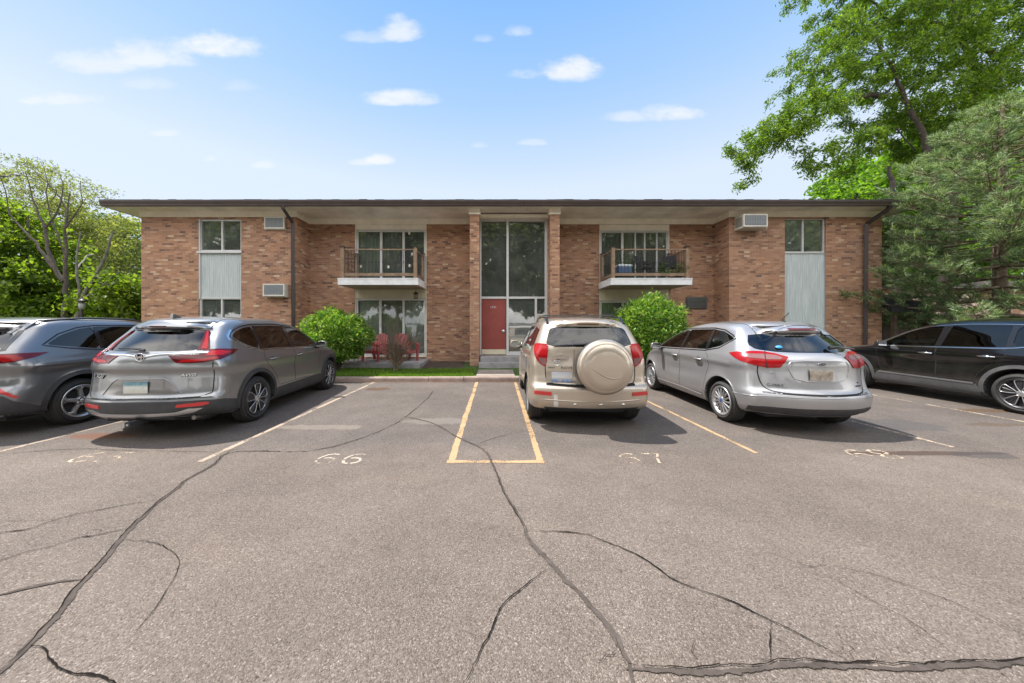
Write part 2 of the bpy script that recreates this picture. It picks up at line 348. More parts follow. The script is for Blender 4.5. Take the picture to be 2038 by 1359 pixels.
# ------------------------------------------------------------------ mesh builder
class MB:
    def __init__(s): s.v = []; s.f = []; s.m = []; s.sm = []
    def add(s, v, f, mi=0, smooth=False):
        o = len(s.v); s.v.extend(v)
        for q in f: s.f.append([i + o for i in q]); s.m.append(mi); s.sm.append(smooth)
    def box(s, x0, x1, y0, y1, z0, z1, mi=0, c=0.0):
        if c <= 0:
            v = [(x, y, z) for z in (z0, z1) for y in (y0, y1) for x in (x0, x1)]
            s.add(v, [(0, 2, 3, 1), (4, 5, 7, 6), (0, 1, 5, 4), (2, 6, 7, 3), (0, 4, 6, 2), (1, 3, 7, 5)], mi)
            return
        bm = bmesh.new(); bmesh.ops.create_cube(bm, size=1)
        for q in bm.verts: q.co = Vector(((x0 + x1) / 2 + q.co.x * (x1 - x0), (y0 + y1) / 2 + q.co.y * (y1 - y0), (z0 + z1) / 2 + q.co.z * (z1 - z0)))
        bmesh.ops.bevel(bm, geom=bm.edges[:], offset=c, segments=2, profile=.6, affect='EDGES')
        bm.verts.index_update()
        s.add([tuple(q.co) for q in bm.verts], [[q.index for q in f.verts] for f in bm.faces], mi); bm.free()
    def prism(s, poly, axis, a0, a1, mi=0):
        """2D polygon extruded along axis; poly in the two remaining axes in order"""
        n = len(poly)
        def P(p, a):
            return (a, p[0], p[1]) if axis == 'x' else (p[0], a, p[1]) if axis == 'y' else (p[0], p[1], a)
        v = [P(p, a0) for p in poly] + [P(p, a1) for p in poly]
        f = [list(range(n))[::-1], list(range(n, 2 * n))] + [[i, (i + 1) % n, n + (i + 1) % n, n + i] for i in range(n)]
        ar = sum(poly[i][0] * poly[(i + 1) % n][1] - poly[(i + 1) % n][0] * poly[i][1] for i in range(n))
        if (ar < 0) != (axis == 'y') : f = [q[::-1] for q in f]
        if a1 < a0: f = [q[::-1] for q in f]
        s.add(v, f, mi)
    def tube(s, pts, rad, seg=8, mi=0, cap=True, smooth=True):
        pts = [Vector(p) for p in pts]; n = len(pts)
        if not isinstance(rad, (list, tuple)): rad = [rad] * n
        v = []; f = []
        up = Vector((0, 0, 1))
        for i, p in enumerate(pts):
            d = (pts[min(i + 1, n - 1)] - pts[max(i - 1, 0)])
            if d.length < 1e-9: d = Vector((0, 0, 1))
            d.normalize()
            a = d.cross(up)
            if a.length < .05: a = d.cross(Vector((1, 0, 0)))
            a.normalize(); b = a.cross(d)
            up = b
            for k in range(seg):
                t_ = 2 * math.pi * k / seg
                v.append(tuple(p + (a * math.cos(t_) + b * math.sin(t_)) * rad[i]))
        for i in range(n - 1):
            for k in range(seg):
                k2 = (k + 1) % seg
                f.append((i * seg + k, i * seg + k2, (i + 1) * seg + k2, (i + 1) * seg + k))
        s.add(v, f, mi, smooth)
        if cap:
            s.add([v[k] for k in range(seg)], [list(range(seg))[::-1]], mi); s.add([v[(n - 1) * seg + k] for k in range(seg)], [list(range(seg))], mi)
    def lathe(s, prof, seg=40, axis='x', c=(0, 0, 0), mi=0, smooth=True, closed=False):
        """profile [(along axis, radius)]"""
        v = []; f = []; n = len(prof)
        for k in range(seg):
            a = 2 * math.pi * k / seg; ca, sa = math.cos(a), math.sin(a)
            for (h, r) in prof:
                p = (h, r * ca, r * sa) if axis == 'x' else (r * sa, h, r * ca) if axis == 'y' else (r * ca, r * sa, h)
                v.append((p[0] + c[0], p[1] + c[1], p[2] + c[2]))
        for k in range(seg):
            k2 = (k + 1) % seg
            for i in range(n if closed else n - 1):
                j = (i + 1) % n
                f.append((k * n + i, k * n + j, k2 * n + j, k2 * n + i))
        s.add(v, f, mi, smooth)
    def build(s, name, mats, parent=None, loc=None, rot=None, fix=True, **props):
        me = bpy.data.meshes.new(name); me.from_pydata(s.v, [], s.f)
        if not isinstance(mats, (list, tuple)): mats = [mats]
        for q in mats: me.materials.append(q)
        me.polygons.foreach_set('material_index', s.m); me.polygons.foreach_set('use_smooth', s.sm)
        me.update()
        if fix:
            bm = bmesh.new(); bm.from_mesh(me); bmesh.ops.recalc_face_normals(bm, faces=bm.faces[:]); bm.to_mesh(me); bm.free()
        return link(name, me, parent, loc, rot, **props)
def link(name, me, parent=None, loc=None, rot=None, **props):
    o = bpy.data.objects.new(name, me); COL.objects.link(o)
    if parent is not None: o.parent = parent
    if loc is not None: o.location = loc
    if rot is not None: o.rotation_euler = rot
    for k, v in props.items(): o[k] = v
    return o
def empty(name, loc=(0, 0, 0), rz=0, parent=None, **props):
    o = link(name, None, parent, loc, (0, 0, rz), **props); o.empty_display_size = .2
    return o
def npmesh(name, V, F, mats, parent=None, loc=None, smooth=False, mi=None, **props):
    """V (n,3) array, F (m,3|4) int array"""
    me = bpy.data.meshes.new(name); V = np.asarray(V, dtype=np.float32); F = np.asarray(F, dtype=np.int32)
    me.vertices.add(len(V)); me.vertices.foreach_set('co', V.ravel())
    k = F.shape[1]; me.loops.add(F.size); me.loops.foreach_set('vertex_index', F.ravel())
    me.polygons.add(len(F)); me.polygons.foreach_set('loop_start', np.arange(0, F.size, k, dtype=np.int32))
    try: me.polygons.foreach_set('loop_total', np.full(len(F), k, dtype=np.int32))
    except Exception: pass
    if not isinstance(mats, (list, tuple)): mats = [mats]
    for q in mats: me.materials.append(q)
    if mi is not None: me.polygons.foreach_set('material_index', np.asarray(mi, dtype=np.int32))
    me.polygons.foreach_set('use_smooth', np.full(len(F), smooth)); me.update(calc_edges=True); me.validate()
    return link(name, me, parent, loc, **props)
def text_mesh(txt, size, depth=.004, shear=0.0, space=1.0):
    cu = bpy.data.curves.new('lettering', 'FONT'); cu.body = txt; cu.size = size; cu.extrude = depth; cu.shear = shear
    cu.align_x = 'CENTER'; cu.align_y = 'CENTER'; cu.space_character = space; cu.resolution_u = 3
    o = bpy.data.objects.new('lettering', cu); COL.objects.link(o)
    bpy.context.view_layer.update()
    me = bpy.data.meshes.new_from_object(o.evaluated_get(bpy.context.evaluated_depsgraph_get()))
    bpy.data.objects.remove(o); bpy.data.curves.remove(cu)
    return me
def pchip(pts):
    xs = np.array([p[0] for p in pts], float); ys = np.array([p[1] for p in pts], float)
    h = np.diff(xs); d = np.diff(ys) / h; m_ = np.zeros(len(xs))
    m_[0] = d[0]; m_[-1] = d[-1]
    for i in range(1, len(xs) - 1):
        if d[i - 1] * d[i] > 0:
            w1 = 2 * h[i] + h[i - 1]; w2 = h[i] + 2 * h[i - 1]
            m_[i] = (w1 + w2) / (w1 / d[i - 1] + w2 / d[i])
    def f(x):
        x = np.clip(np.asarray(x, float), xs[0], xs[-1]); i = np.clip(np.searchsorted(xs, x) - 1, 0, len(h) - 1)
        t_ = (x - xs[i]) / h[i]; t2 = t_ * t_; t3 = t2 * t_
        return ys[i] * (2 * t3 - 3 * t2 + 1) + h[i] * m_[i] * (t3 - 2 * t2 + t_) + ys[i + 1] * (-2 * t3 + 3 * t2) + h[i] * m_[i + 1] * (t3 - t2)
    return f

# ------------------------------------------------------------------ ground, lot, kerb
def sheet(name, m, x0, x1, y0, y1, z, nx=1, ny=1, zf=None, **kw):
    xs = np.linspace(x0, x1, nx + 1); ys = np.linspace(y0, y1, ny + 1)
    V = [(x, y, zf(x, y) if zf else z) for y in ys for x in xs]
    F = [(j * (nx + 1) + i, j * (nx + 1) + i + 1, (j + 1) * (nx + 1) + i + 1, (j + 1) * (nx + 1) + i) for j in range(ny) for i in range(nx)]
    return npmesh(name, V, F, m, kind='structure', smooth=True, **kw)
sheet('ground', LAWN, -400, 400, -300, 600, -.05, 8, 8)
sheet('parking_lot', ASPHALT, -60, 60, -45, 9.03, 0)
def lawn_z(x, y): return .115 + .10 * min(1, max(0, (y - 9.1) / 2.5)) + .012 * math.sin(x * 2.1 + y) * (1 if y > 9.3 else 0)
sheet('lawn', LAWN, -60, 60, 9.14, 60, 0, 120, 60, lawn_z)
def bed_z(x, y):
    e = min(1, (x + 7.2) / .3, (-.9 - x) / .3, (y - 10.15) / .25)
    return lawn_z(x, y) - .03 + .05 * max(0, min(1, e)) + .012 * math.sin(x * 9) * math.sin(y * 11)
sheet('flower_bed', SOIL, -7.3, -.8, 10.1, 12.05, 0, 60, 24, bed_z)
def bed2_z(x, y): return lawn_z(x, y) + .02 + .012 * math.sin(x * 9) * math.sin(y * 11)
sheet('flower_bed', SOIL, 2.0, 8.3, 10.1, 12.05, 0, 60, 24, bed2_z)
rk = random.Random(4)
kb = MB(); x = -30.0; seams = [-4.9, -.87, 2.3]
while x < 30:
    nx_ = min([q for q in seams if q > x + .3] + [x + 3.05])
    if nx_ - x > 3.1: nx_ = x + 3.05
    y0 = 9.0 + rk.uniform(-.012, .012); z1 = .135 + rk.uniform(-.008, .006)
    prof = [(y0, -.02), (y0 + .012, z1 - .04), (y0 + .03, z1 - .01), (y0 + .055, z1), (y0 + .15, z1), (y0 + .155, -.02)]
    kb.prism(prof, 'x', x + .006, nx_ - .006)
    x = nx_
kb.build('kerb', KERB, kind='structure')
rs = random.Random(11)
gr = []
gv = []; gf = []
for i in range(30000):
    x = rs.uniform(-7.4, -.62) if rs.random() < .8 else rs.uniform(.68, 13)
    y = 9.16 + 1.25 * rs.random() ** 1.15
    if -.62 < x < .66: continue
    z = lawn_z(x, y); h = rs.uniform(.03, .085); a = rs.uniform(0, 6.28); wd = .006; lx, ly = rs.uniform(-.03, .03), rs.uniform(-.03, .03)
    o = len(gv); ca, sa = math.cos(a) * wd, math.sin(a) * wd
    gv += [(x - ca, y - sa, z), (x + ca, y + sa, z), (x + lx, y + ly, z + h)]; gf.append((o, o + 1, o + 2))
npmesh('grass', gv, gf, GRASSM, kind='stuff', label='short green grass strip between the kerb and the brick wall', category='grass')
# debris line against the kerb: blown soil and leaf litter
lv = []; lf = []
for i in range(2600):
    x = rs.uniform(-5.2, 8.5); y = 8.99 - abs(rs.gauss(0, .05)); z = .004 + rs.random() * .008; s_ = rs.uniform(.006, .022); a = rs.uniform(0, 6.28)
    o = len(lv); lv += [(x + s_ * math.cos(a), y + s_ * math.sin(a) * .7, z), (x + s_ * math.cos(a + 2.1), y + s_ * math.sin(a + 2.1) * .7, z + .004), (x + s_ * math.cos(a + 4.2), y + s_ * math.sin(a + 4.2) * .7, z)]; lf.append((o, o + 1, o + 2))
npmesh('leaf_litter', lv, lf, mat('litter', (.25, .11, .05), .9, fn=vary(30, .5)), kind='stuff', label='reddish leaf litter blown against the foot of the kerb', category='leaf litter')

def across(o, vals):
    a = o.data.attributes.new('across', 'FLOAT', 'POINT'); a.data.foreach_set('value', np.array(vals, dtype=np.float32)); return o
def strip(name, pts, width, m, z, jit=.0, wj=.0, step=.06, seed=1, taper=True, **kw):
    """flat strip laid on the lot along a polyline of ground points"""
    r_ = random.Random(seed); P = [Vector((p[0], p[1])) for p in pts]
    Q = []
    for a, b in zip(P[:-1], P[1:]):
        n_ = max(1, int((b - a).length / step))
        for k in range(n_): Q.append(a.lerp(b, k / n_))
    Q.append(P[-1]); V = []; F = []; n_ = len(Q); off = wa = wb = 0
    for i, q in enumerate(Q):
        d = (Q[min(i + 1, n_ - 1)] - Q[max(i - 1, 0)]); d = d.normalized() if d.length > 0 else Vector((1, 0)); nrm = Vector((-d.y, d.x))
        off = off * .75 + r_.uniform(-jit, jit); wa = wa * .72 + .28 * r_.uniform(-wj, wj) * 1.8; wb = wb * .72 + .28 * r_.uniform(-wj, wj) * 1.8
        w_ = width * (1 + wa) / 2; w2 = width * (1 + wb) / 2
        if taper: tp_ = min(1, .25 + i / 12, .25 + (n_ - 1 - i) / 12); w_ *= tp_; w2 *= tp_
        c = q + nrm * off
        V += [(c.x + nrm.x * w_, c.y + nrm.y * w_, z), (c.x, c.y, z), (c.x - nrm.x * w2, c.y - nrm.y * w2, z)]
        if i: o = 3 * i; F += [(o - 3, o - 2, o + 1, o), (o - 2, o - 1, o + 2, o + 1)]
    return across(npmesh(name, V, F, m, kind='structure', **kw), [0, 1, 0] * n_)
def GP(l): return [G(*p) for p in l]
YL = (8.98)
def line(name, xa, ya, xb, yb, m=WHITE_LINE, w_=.10, seed=1): strip(name, [(xa, ya), (xb, yb)], w_, m, .003, .0015, .16, .035, seed, False)
line('parking_line', -6.11, 3.9, -6.05, YL, WHITE_LINE, .1, 2)
line('parking_line', -3.37, 3.70, -3.33, YL, WHITE_LINE, .1, 3)
line('parking_line', -.50, 3.66, -.50, YL, YELLOW, .105, 4)
line('parking_line', .52, 3.66, .56, YL, YELLOW, .10, 5)
strip('parking_line', [(-.55, 3.705), (.565, 3.70)], .09, YELLOW, .0042, .0015, .16, .035, 6, False)
line('parking_line', 3.19, 3.95, 3.12, YL, YELLOW, .075, 7)
line('parking_line', 5.86, 4.15, 5.75, YL, FADED, .09, 8)
line('parking_line', 8.6, 4.15, 8.5, YL, FADED, .09, 9)
CRK = [  # (photo points, width, material, jitter, width jitter)
 ([(862, 778), (850, 795), (820, 820), (790, 843), (740, 865), (690, 882), (640, 895), (600, 900), (520, 898), (450, 900), (422, 928)], .014, CRACK, .012, .8),
 ([(475, 893), (450, 900), (420, 930), (370, 955), (350, 975), (320, 995), (290, 1025), (270, 1040), (245, 1070), (220, 1100), (185, 1140), (150, 1175), (125, 1210), (90, 1250), (60, 1285), (35, 1310), (-30, 1370)], .038, SEAL, .006, .4),
 ([(420, 930), (370, 953), (350, 973), (318, 995), (288, 1025), (268, 1038), (240, 1070), (215, 1100), (180, 1140), (145, 1175), (120, 1210), (85, 1250), (55, 1285), (30, 1310), (-30, 1366)], .009, CRACK, .007, .8),
 ([(262, 1050), (200, 1065), (150, 1072), (100, 1090), (50, 1100), (0, 1118), (-80, 1140)], .013, CRACK, .006, .7),
 ([(330, 993), (270, 1002), (200, 1015), (160, 1022), (100, 1038), (60, 1055), (0, 1062), (-60, 1070)], .009, CRACK, .008, .8),
 ([(110, 1036), (60, 1036), (0, 1040)], .006, CRACK, .006, .8),
 ([(250, 1075), (300, 1080), (330, 1090), (360, 1110), (358, 1130), (340, 1165), (310, 1210), (280, 1250), (245, 1285)], .006, CRACK, .007, .9),
 ([(165, 1153), (110, 1160), (50, 1172), (0, 1185), (-60, 1200)], .035, SEAL, .006, .4),
 ([(60, 1286), (95, 1288), (105, 1325), (140, 1340), (190, 1348), (235, 1362), (260, 1390)], .013, CRACK, .008, .7),
 ([(800, 828), (850, 838), (880, 850), (905, 868), (955, 890), (972, 905), (978, 920), (990, 945), (1005, 985), (1025, 1015), (1047, 1050)], .032, SEAL, .006, .5),
 ([(1047, 1050), (1050, 1070), (1075, 1100), (1110, 1135), (1130, 1160), (1160, 1190), (1190, 1225), (1225, 1265), (1240, 1300), (1255, 1325), (1262, 1400)], .042, SEAL, .006, .4),
 ([(978, 920), (990, 945), (1003, 985), (1022, 1015), (1043, 1048), (1047, 1070)], .008, CRACK, .006, .8),
 ([(1225, 1270), (1236, 1300), (1250, 1330)], .008, CRACK, .006, .8),
 ([(1245, 1332), (1330, 1335), (1440, 1340), (1520, 1334), (1560, 1328), (1690, 1326), (1800, 1333), (1900, 1328), (2038, 1322), (2150, 1320)], .028, SEAL, .006, .5),
 ([(1250, 1322), (1330, 1328), (1440, 1328), (1520, 1322), (1560, 1315), (1690, 1318), (1800, 1322), (1900, 1318), (2038, 1312), (2150, 1310)], .010, CRACK, .008, .9),
 ([(1050, 1057), (1100, 1058), (1160, 1062), (1210, 1080), (1270, 1105), (1300, 1125), (1345, 1160), (1400, 1180), (1450, 1195), (1500, 1220), (1535, 1237), (1600, 1268), (1650, 1295), (1690, 1318)], .010, CRACK, .006, .8),
 ([(1533, 1237), (1532, 1280), (1536, 1325)], .010, CRACK, .005, .6),
 ([(1100, 1130), (1060, 1155), (1040, 1175), (1012, 1190), (990, 1225), (975, 1265), (960, 1290), (945, 1325), (918, 1375)], .008, CRACK, .007, .8),
 ([(1510, 1097), (1560, 1112), (1615, 1130), (1640, 1127), (1700, 1135), (1745, 1145), (1830, 1175), (1900, 1200), (1960, 1230), (2038, 1265), (2100, 1290)], .005, CRACK, .006, .9),
 ([(1615, 1130), (1680, 1165), (1740, 1200), (1790, 1225), (1850, 1262), (1890, 1300), (1920, 1318)], .005, CRACK, .006, .9),
 ([(948, 885), (990, 870), (1050, 858)], .008, CRACK, .008, .8),
 ([(0, 905), (90, 897), (180, 893), (230, 897), (450, 900)], .008, CRACK, .008, .8)]
rq = random.Random(77)
def offshoots(P, n):
    out_ = []
    for _ in range(n):
        i = rq.randrange(len(P) - 1); a, b = Vector(P[i]), Vector(P[i + 1]); q = a.lerp(b, rq.random()); d = (b - a)
        if d.length < 1e-4: continue
        d.normalize(); nr = Vector((-d.y, d.x)) * rq.choice((-1, 1)); L_ = rq.uniform(.05, .18); pts = [q]
        for k in range(4): q = q + (d * rq.uniform(-.2, .8) + nr * rq.uniform(.3, 1)).normalized() * L_ / 4; pts.append(q)
        out_.append([tuple(p) for p in pts])
    return out_
def chk(P):
    Q = [P[0]]
    for a, b in zip(P[:-1], P[1:]): Q += [(a[0] * .75 + b[0] * .25, a[1] * .75 + b[1] * .25), (a[0] * .25 + b[0] * .75, a[1] * .25 + b[1] * .75)]
    return Q + [P[-1]]
for k, (pl, wd, m_, j, wj) in enumerate(CRK):
    pl = chk(pl)
    GPl = GP(pl)
    for j2, off_ in enumerate(offshoots(GPl, 0 if m_ is SEAL else 3)): strip('crack', off_, wd * .55, CRACK, .0085 + .00004 * j2, .002, .8, .015, 400 + 9 * k + j2)
    strip('crack_filler' if m_ is SEAL else 'crack', GP(pl), wd * (1.15 if m_ is SEAL else .95), m_, (.0050 if m_ is SEAL else .0068) + .00006 * k, j * .6, wj * 1.25, .022, 30 + k)
# stencilled bay numbers
DIG = {'6': [[(.92, .93), (.62, 1), (.32, .9), (.12, .62), (.08, .42)], [(.09, .30), (.22, .07), (.48, 0)], [(.60, .01), (.85, .1), (.95, .3), (.85, .5), (.6, .58), (.36, .54)]],
       '5': [[(.9, 1), (.15, 1), (.12, .62)], [(.15, .56), (.6, .62), (.9, .42), (.88, .2)], [(.72, .04), (.4, 0), (.1, .08)]],
       '7': [[(.08, 1), (.5, 1)], [(.62, 1), (.92, .98), (.6, .45), (.45, 0)]],
       '8': [[(.45, 1), (.15, .9), (.12, .65), (.4, .52)], [(.58, .52), (.88, .62), (.86, .9), (.58, 1)], [(.4, .46), (.1, .3), (.15, .08), (.42, 0)], [(.6, 0), (.9, .1), (.9, .34), (.6, .46)]]}
for (txt, cx_, cy_, lab) in [('65', -4.66, 3.83, 'left'), ('66', -1.81, 3.79, 'mid'), ('67', 1.72, 3.80, 'r'), ('68', 4.55, 3.92, 'r')]:
    V = []; F = []
    for q, ch in enumerate(txt):
        for st_ in DIG[ch]:
            pts = [Vector((cx_ + (q - .5) * .31 + (a - .5) * .23, cy_ + (b - .5) * .27)) for a, b in st_]
            for i, p in enumerate(pts):
                d = (pts[min(i + 1, len(pts) - 1)] - pts[max(0, i - 1)]).normalized(); nn_ = Vector((-d.y, d.x)) * .020
                V += [(p.x + nn_.x, p.y + nn_.y, .003), (p.x, p.y, .003), (p.x - nn_.x, p.y - nn_.y, .003)]
                if i: o = len(V) - 3; F += [(o - 3, o - 2, o + 1, o), (o - 2, o - 1, o + 2, o + 1)]
    across(npmesh('stall_number', V, F, NUMP if txt == '66' else FADED, kind='structure'), [0, 1, 0] * (len(V) // 3))

lv = []; lf = []
for i in range(900):
    x = rs.uniform(-9, 10); y = .7 + 8.2 * rs.random() ** .8; s_ = rs.uniform(.003, .011); a = rs.uniform(0, 6.28); o = len(lv)
    lv += [(x + s_ * math.cos(a), y + s_ * math.sin(a), .004), (x + s_ * .6 * math.cos(a + 2.1), y + s_ * .6 * math.sin(a + 2.1), .004), (x + s_ * math.cos(a + 3.6), y + s_ * math.sin(a + 3.6), .009)]; lf.append((o, o + 1, o + 2))
npmesh('leaf_litter', lv, lf, mat('grit', (.07, .05, .035), .9, fn=vary(8, .6)), kind='stuff', label='scattered bits of leaf and grit lying on the asphalt', category='grit')
# walkway, steps, patio slab
m_ = MB(); m_.box(-.53, .57, 9.16, 9.75, .02, .152, c=.012); m_.box(-.53, .57, 9.76, 10.34, .02, .165, c=.012); m_.build('walkway', CONC, kind='structure')
st_ = empty('entrance_steps', (.7, 11.2, 0), label='grey concrete steps leading up to the red entrance door', category='steps')
m_ = MB(); m_.box(-1.23, 1.28, -.55, -.2, 0, .345, c=.015); m_.build('step', CONC_GREY, st_)
m_ = MB(); m_.box(-1.20, 1.16, -.198, .52, 0, .505, c=.015); m_.build('landing', CONC_GREY, st_)
m_ = MB(); m_.box(-5.40, -2.42, 10.42, 12.08, 0, .34, c=.02); m_.build('patio_slab', CONC_GREY, kind='structure')

# ------------------------------------------------------------------ the apartment building
PY, RY, GY = 11.30, 12.10, 11.60            # bay front, recessed wall, entrance glazing
BX0, BX1, BX2, BX3 = -12.33, -6.92, 8.17, 13.49
SZ, FY = 5.55, 10.78                        # soffit height, fascia plane
B = empty('apartment_building', (0.6, PY, 0), label='two-storey brown brick apartment building with flat eaves and central glazed entrance', category='apartment building')
def bpart(mb, name, m, par=None, **kw):
    o = mb.build(name, m, par or B, **kw); 
    if par is None: o.location = (-.6, -PY, 0)
    return o
wl = MB()
def wall_x(x0, x1, yf, holes=(), th=.28):
    """wall facing the lot, pierced by holes (x0,x1,z0,z1)"""
    xs = sorted({x0, x1, *[h[0] for h in holes], *[h[1] for h in holes]})
    for a, b in zip(xs[:-1], xs[1:]):
        hs = sorted([(h[2], h[3]) for h in holes if h[0] <= a + 1e-6 and h[1] >= b - 1e-6]); z = -.03
        for h0, h1 in hs:
            if h0 > z: wl.box(a, b, yf, yf + th, z, h0)
            z = h1
        if z < SZ - .01: wl.box(a, b, yf, yf + th, z, SZ - .01)
HL, HR = (-10.34, -8.85, .60, 5.30), (10.11, 11.54, .60, 5.30)
PL, PR = (-5.23, -2.55, .40, 5.37), (3.90, 6.53, .40, 5.37)
wall_x(BX0, BX1, PY, [HL]); wall_x(BX2, BX3, PY, [HR])
wall_x(BX1 - .28, -.861, RY, [PL]); wall_x(2.20, BX2 + .28, RY, [PR])
wl.box(BX1 - .28, BX1, PY + .28, RY, -.03, SZ - .01); wl.box(BX2, BX2 + .28, PY + .28, RY, -.03, SZ - .01)
wl.box(BX0, BX0 + .28, PY + .28, 22.0, -.03, SZ - .01); wl.box(BX3 - .28, BX3, PY + .28, 22.0, -.03, SZ - .01)
wl.box(BX0, BX3, 22.0, 22.28, -.03, SZ - .01)
bpart(wl, 'wall', BRICK)
for x0 in (-.86, 1.885):
    m_ = MB(); m_.box(x0, x0 + .325, 11.07, 12.38, -.02, 5.36); pl = bpart(m_, 'pillar', BRICK)
    m_ = MB(); m_.box(x0 - .035, x0 + .36, 11.03, 11.5, 5.362, 5.549, c=.006); m_.build('capital', WHITE, pl)
# frieze boards
m_ = MB(); fz0, fz1, pj = 5.352, 5.548, .035
m_.box(BX0 - pj, BX1 + pj, PY - pj, PY - .001, fz0, fz1); m_.box(BX1 + .001, BX1 + pj, PY, RY - pj, fz0, fz1); m_.box(BX0 - pj, BX0 - .001, PY, 22, fz0, fz1)
m_.box(BX1 + .001, -.862, RY - pj, RY - .001, fz0, fz1); bpart(m_, 'frieze', WHITE); m_ = MB()
m_.box(2.212, BX2 - .001, RY - pj, RY - .001, fz0, fz1)
m_.box(BX2 - pj, BX3 + pj, PY - pj, PY - .001, fz0, fz1); m_.box(BX2 - pj, BX2 - .001, PY, RY - pj, fz0, fz1); m_.box(BX3 + .001, BX3 + pj, PY, 22, fz0, fz1)
bpart(m_, 'frieze', WHITE)
# soffit with board joints, gutter, roof
m_ = MB()
X0, X1, Y1_ = -13.08, 14.30, 22.9
m_.box(X0, X1, FY + .04, 12.0, SZ, SZ + .03); m_.box(X0, BX0, 12.0, Y1_, SZ, SZ + .03); m_.box(BX3, X1, 12.0, Y1_, SZ, SZ + .03); m_.box(BX0 + .01, BX3 - .01, 12.005, 12.40, SZ, SZ + .03)
m_.box(X0 + .02, X1 - .02, FY + .038, FY + .058, SZ - .022, SZ - .001); m_.box(BX1, -.87, 11.42, 11.435, SZ - .008, SZ - .001); m_.box(2.22, BX2, 11.42, 11.435, SZ - .008, SZ - .001)
for x in np.arange(X0 + 1.2, X1, 2.44): m_.box(x, x + .012, FY + .07, 12.0, SZ - .004, SZ - .001)
bpart(m_, 'soffit', SOFFIT)
m_ = MB()
gp = [(FY + .035, SZ - .005), (FY + .035, SZ + .15), (FY - .085, SZ + .15), (FY - .09, SZ + .125), (FY - .06, SZ + .05), (FY - .05, SZ - .005)]
xs = [X0, -6.1, .98, 7.2, X1 - .02]
for a, b in zip(xs[:-1], xs[1:]): m_.prism(gp, 'x', a + .003, b - .003)
m_.box(X0 - .02, X0, FY - .05, Y1_, SZ - .01, SZ + .15); m_.box(X1 - .018, X1 + .002, FY - .05, Y1_, SZ - .01, SZ + .15)
bpart(m_, 'gutter', BROWN)
rv = [(X0 - .03, FY - .07, 5.715), (X1 + .03, FY - .07, 5.715), (X1 + .03, Y1_, 5.715), (X0 - .03, Y1_, 5.715), (-7.5, 16.8, 6.75), (8.5, 16.8, 6.75)]
rv += [(a, b, c - .012 - (.0 if i < 4 else .0)) for i, (a, b, c) in enumerate(rv)]
m_ = MB(); m_.add(rv, [(0, 1, 5, 4), (1, 2, 5), (2, 3, 4, 5), (3, 0, 4), (6, 10, 11, 7), (7, 11, 8), (8, 11, 10, 9), (9, 10, 6), (0, 6, 7, 1), (1, 7, 8, 2), (2, 8, 9, 3), (3, 9, 6, 0)])
r2 = random.Random(9)
x = X0
while x < X1:        # slightly uneven first shingle course
    w_ = r2.uniform(.25, .34); zz = 5.718 + r2.uniform(0, .012); m_.box(x, min(x + w_ - .004, X1), FY - .082 - r2.uniform(0, .01), FY + .25, zz, zz + .008 + r2.uniform(0, .006)); x += w_
bpart(m_, 'roof', SHINGLE)

def window(x0, x1, z0, z1, yf, mull, fw=.05, hm=(), mframe=FRAMEW, gl=GLASS, depth=.09, name='window', par=None, curtain=None, rec=0.05):
    """framed window: mull = x of vertical bars [(x,width)], hm = horizontal bars [(z,width)]"""
    m_ = MB(); y0, y1 = yf + rec, yf + rec + depth
    m_.box(x0, x0 + fw, y0, y1, z0, z1, c=.005); m_.box(x1 - fw, x1, y0, y1, z0, z1, c=.005)
    m_.box(x0 + fw, x1 - fw, y0, y1, z0, z0 + fw, c=.005); m_.box(x0 + fw, x1 - fw, y0, y1, z1 - fw, z1, c=.005)
    for i, (mx, mw) in enumerate(mull): m_.box(mx - mw / 2, mx + mw / 2, y0 + .012 * (i % 2), y1, z0 + fw, z1 - fw, c=.004)
    for (mz, mw) in hm: m_.box(x0 + fw, x1 - fw, y0 + .01, y1, mz - mw / 2, mz + mw / 2, c=.004)
    o = bpart(m_, name, mframe, par)
    xs = [x0 + fw] + [q for mx, mw in mull for q in (mx - mw / 2, mx + mw / 2)] + [x1 - fw]
    for i, (a, b) in enumerate(zip(xs[::2], xs[1::2])):
        m_ = MB(); ti = (.0015 if i % 2 else -.0015)
        y_ = y0 + .04 + .012 * (i % 2)
        m_.add([(a, y_ + ti, z0 + fw), (b, y_ - ti, z0 + fw), (b, y_ - ti * .4, z1 - fw), (a, y_ + ti * .6, z1 - fw)], [(0, 1, 2, 3)])
        m_.build('pane', gl, o, fix=False)
    if curtain:
        for (ca, cb, cz0, cz1, cm, pl) in curtain:
            n_ = max(2, int((cb - ca) / .018)); V = []; F = []
            for k in range(n_ + 1):
                x_ = ca + (cb - ca) * k / n_; yy = y1 + .035 + pl * math.sin(k * .9) + pl * .4 * math.sin(k * .37 + 1)
                V += [(x_, yy, cz0), (x_, yy, cz1)]
                if k: F.append((2 * k - 2, 2 * k, 2 * k + 1, 2 * k - 1))
            npmesh('curtain', V, F, cm, o, smooth=True)
    return o
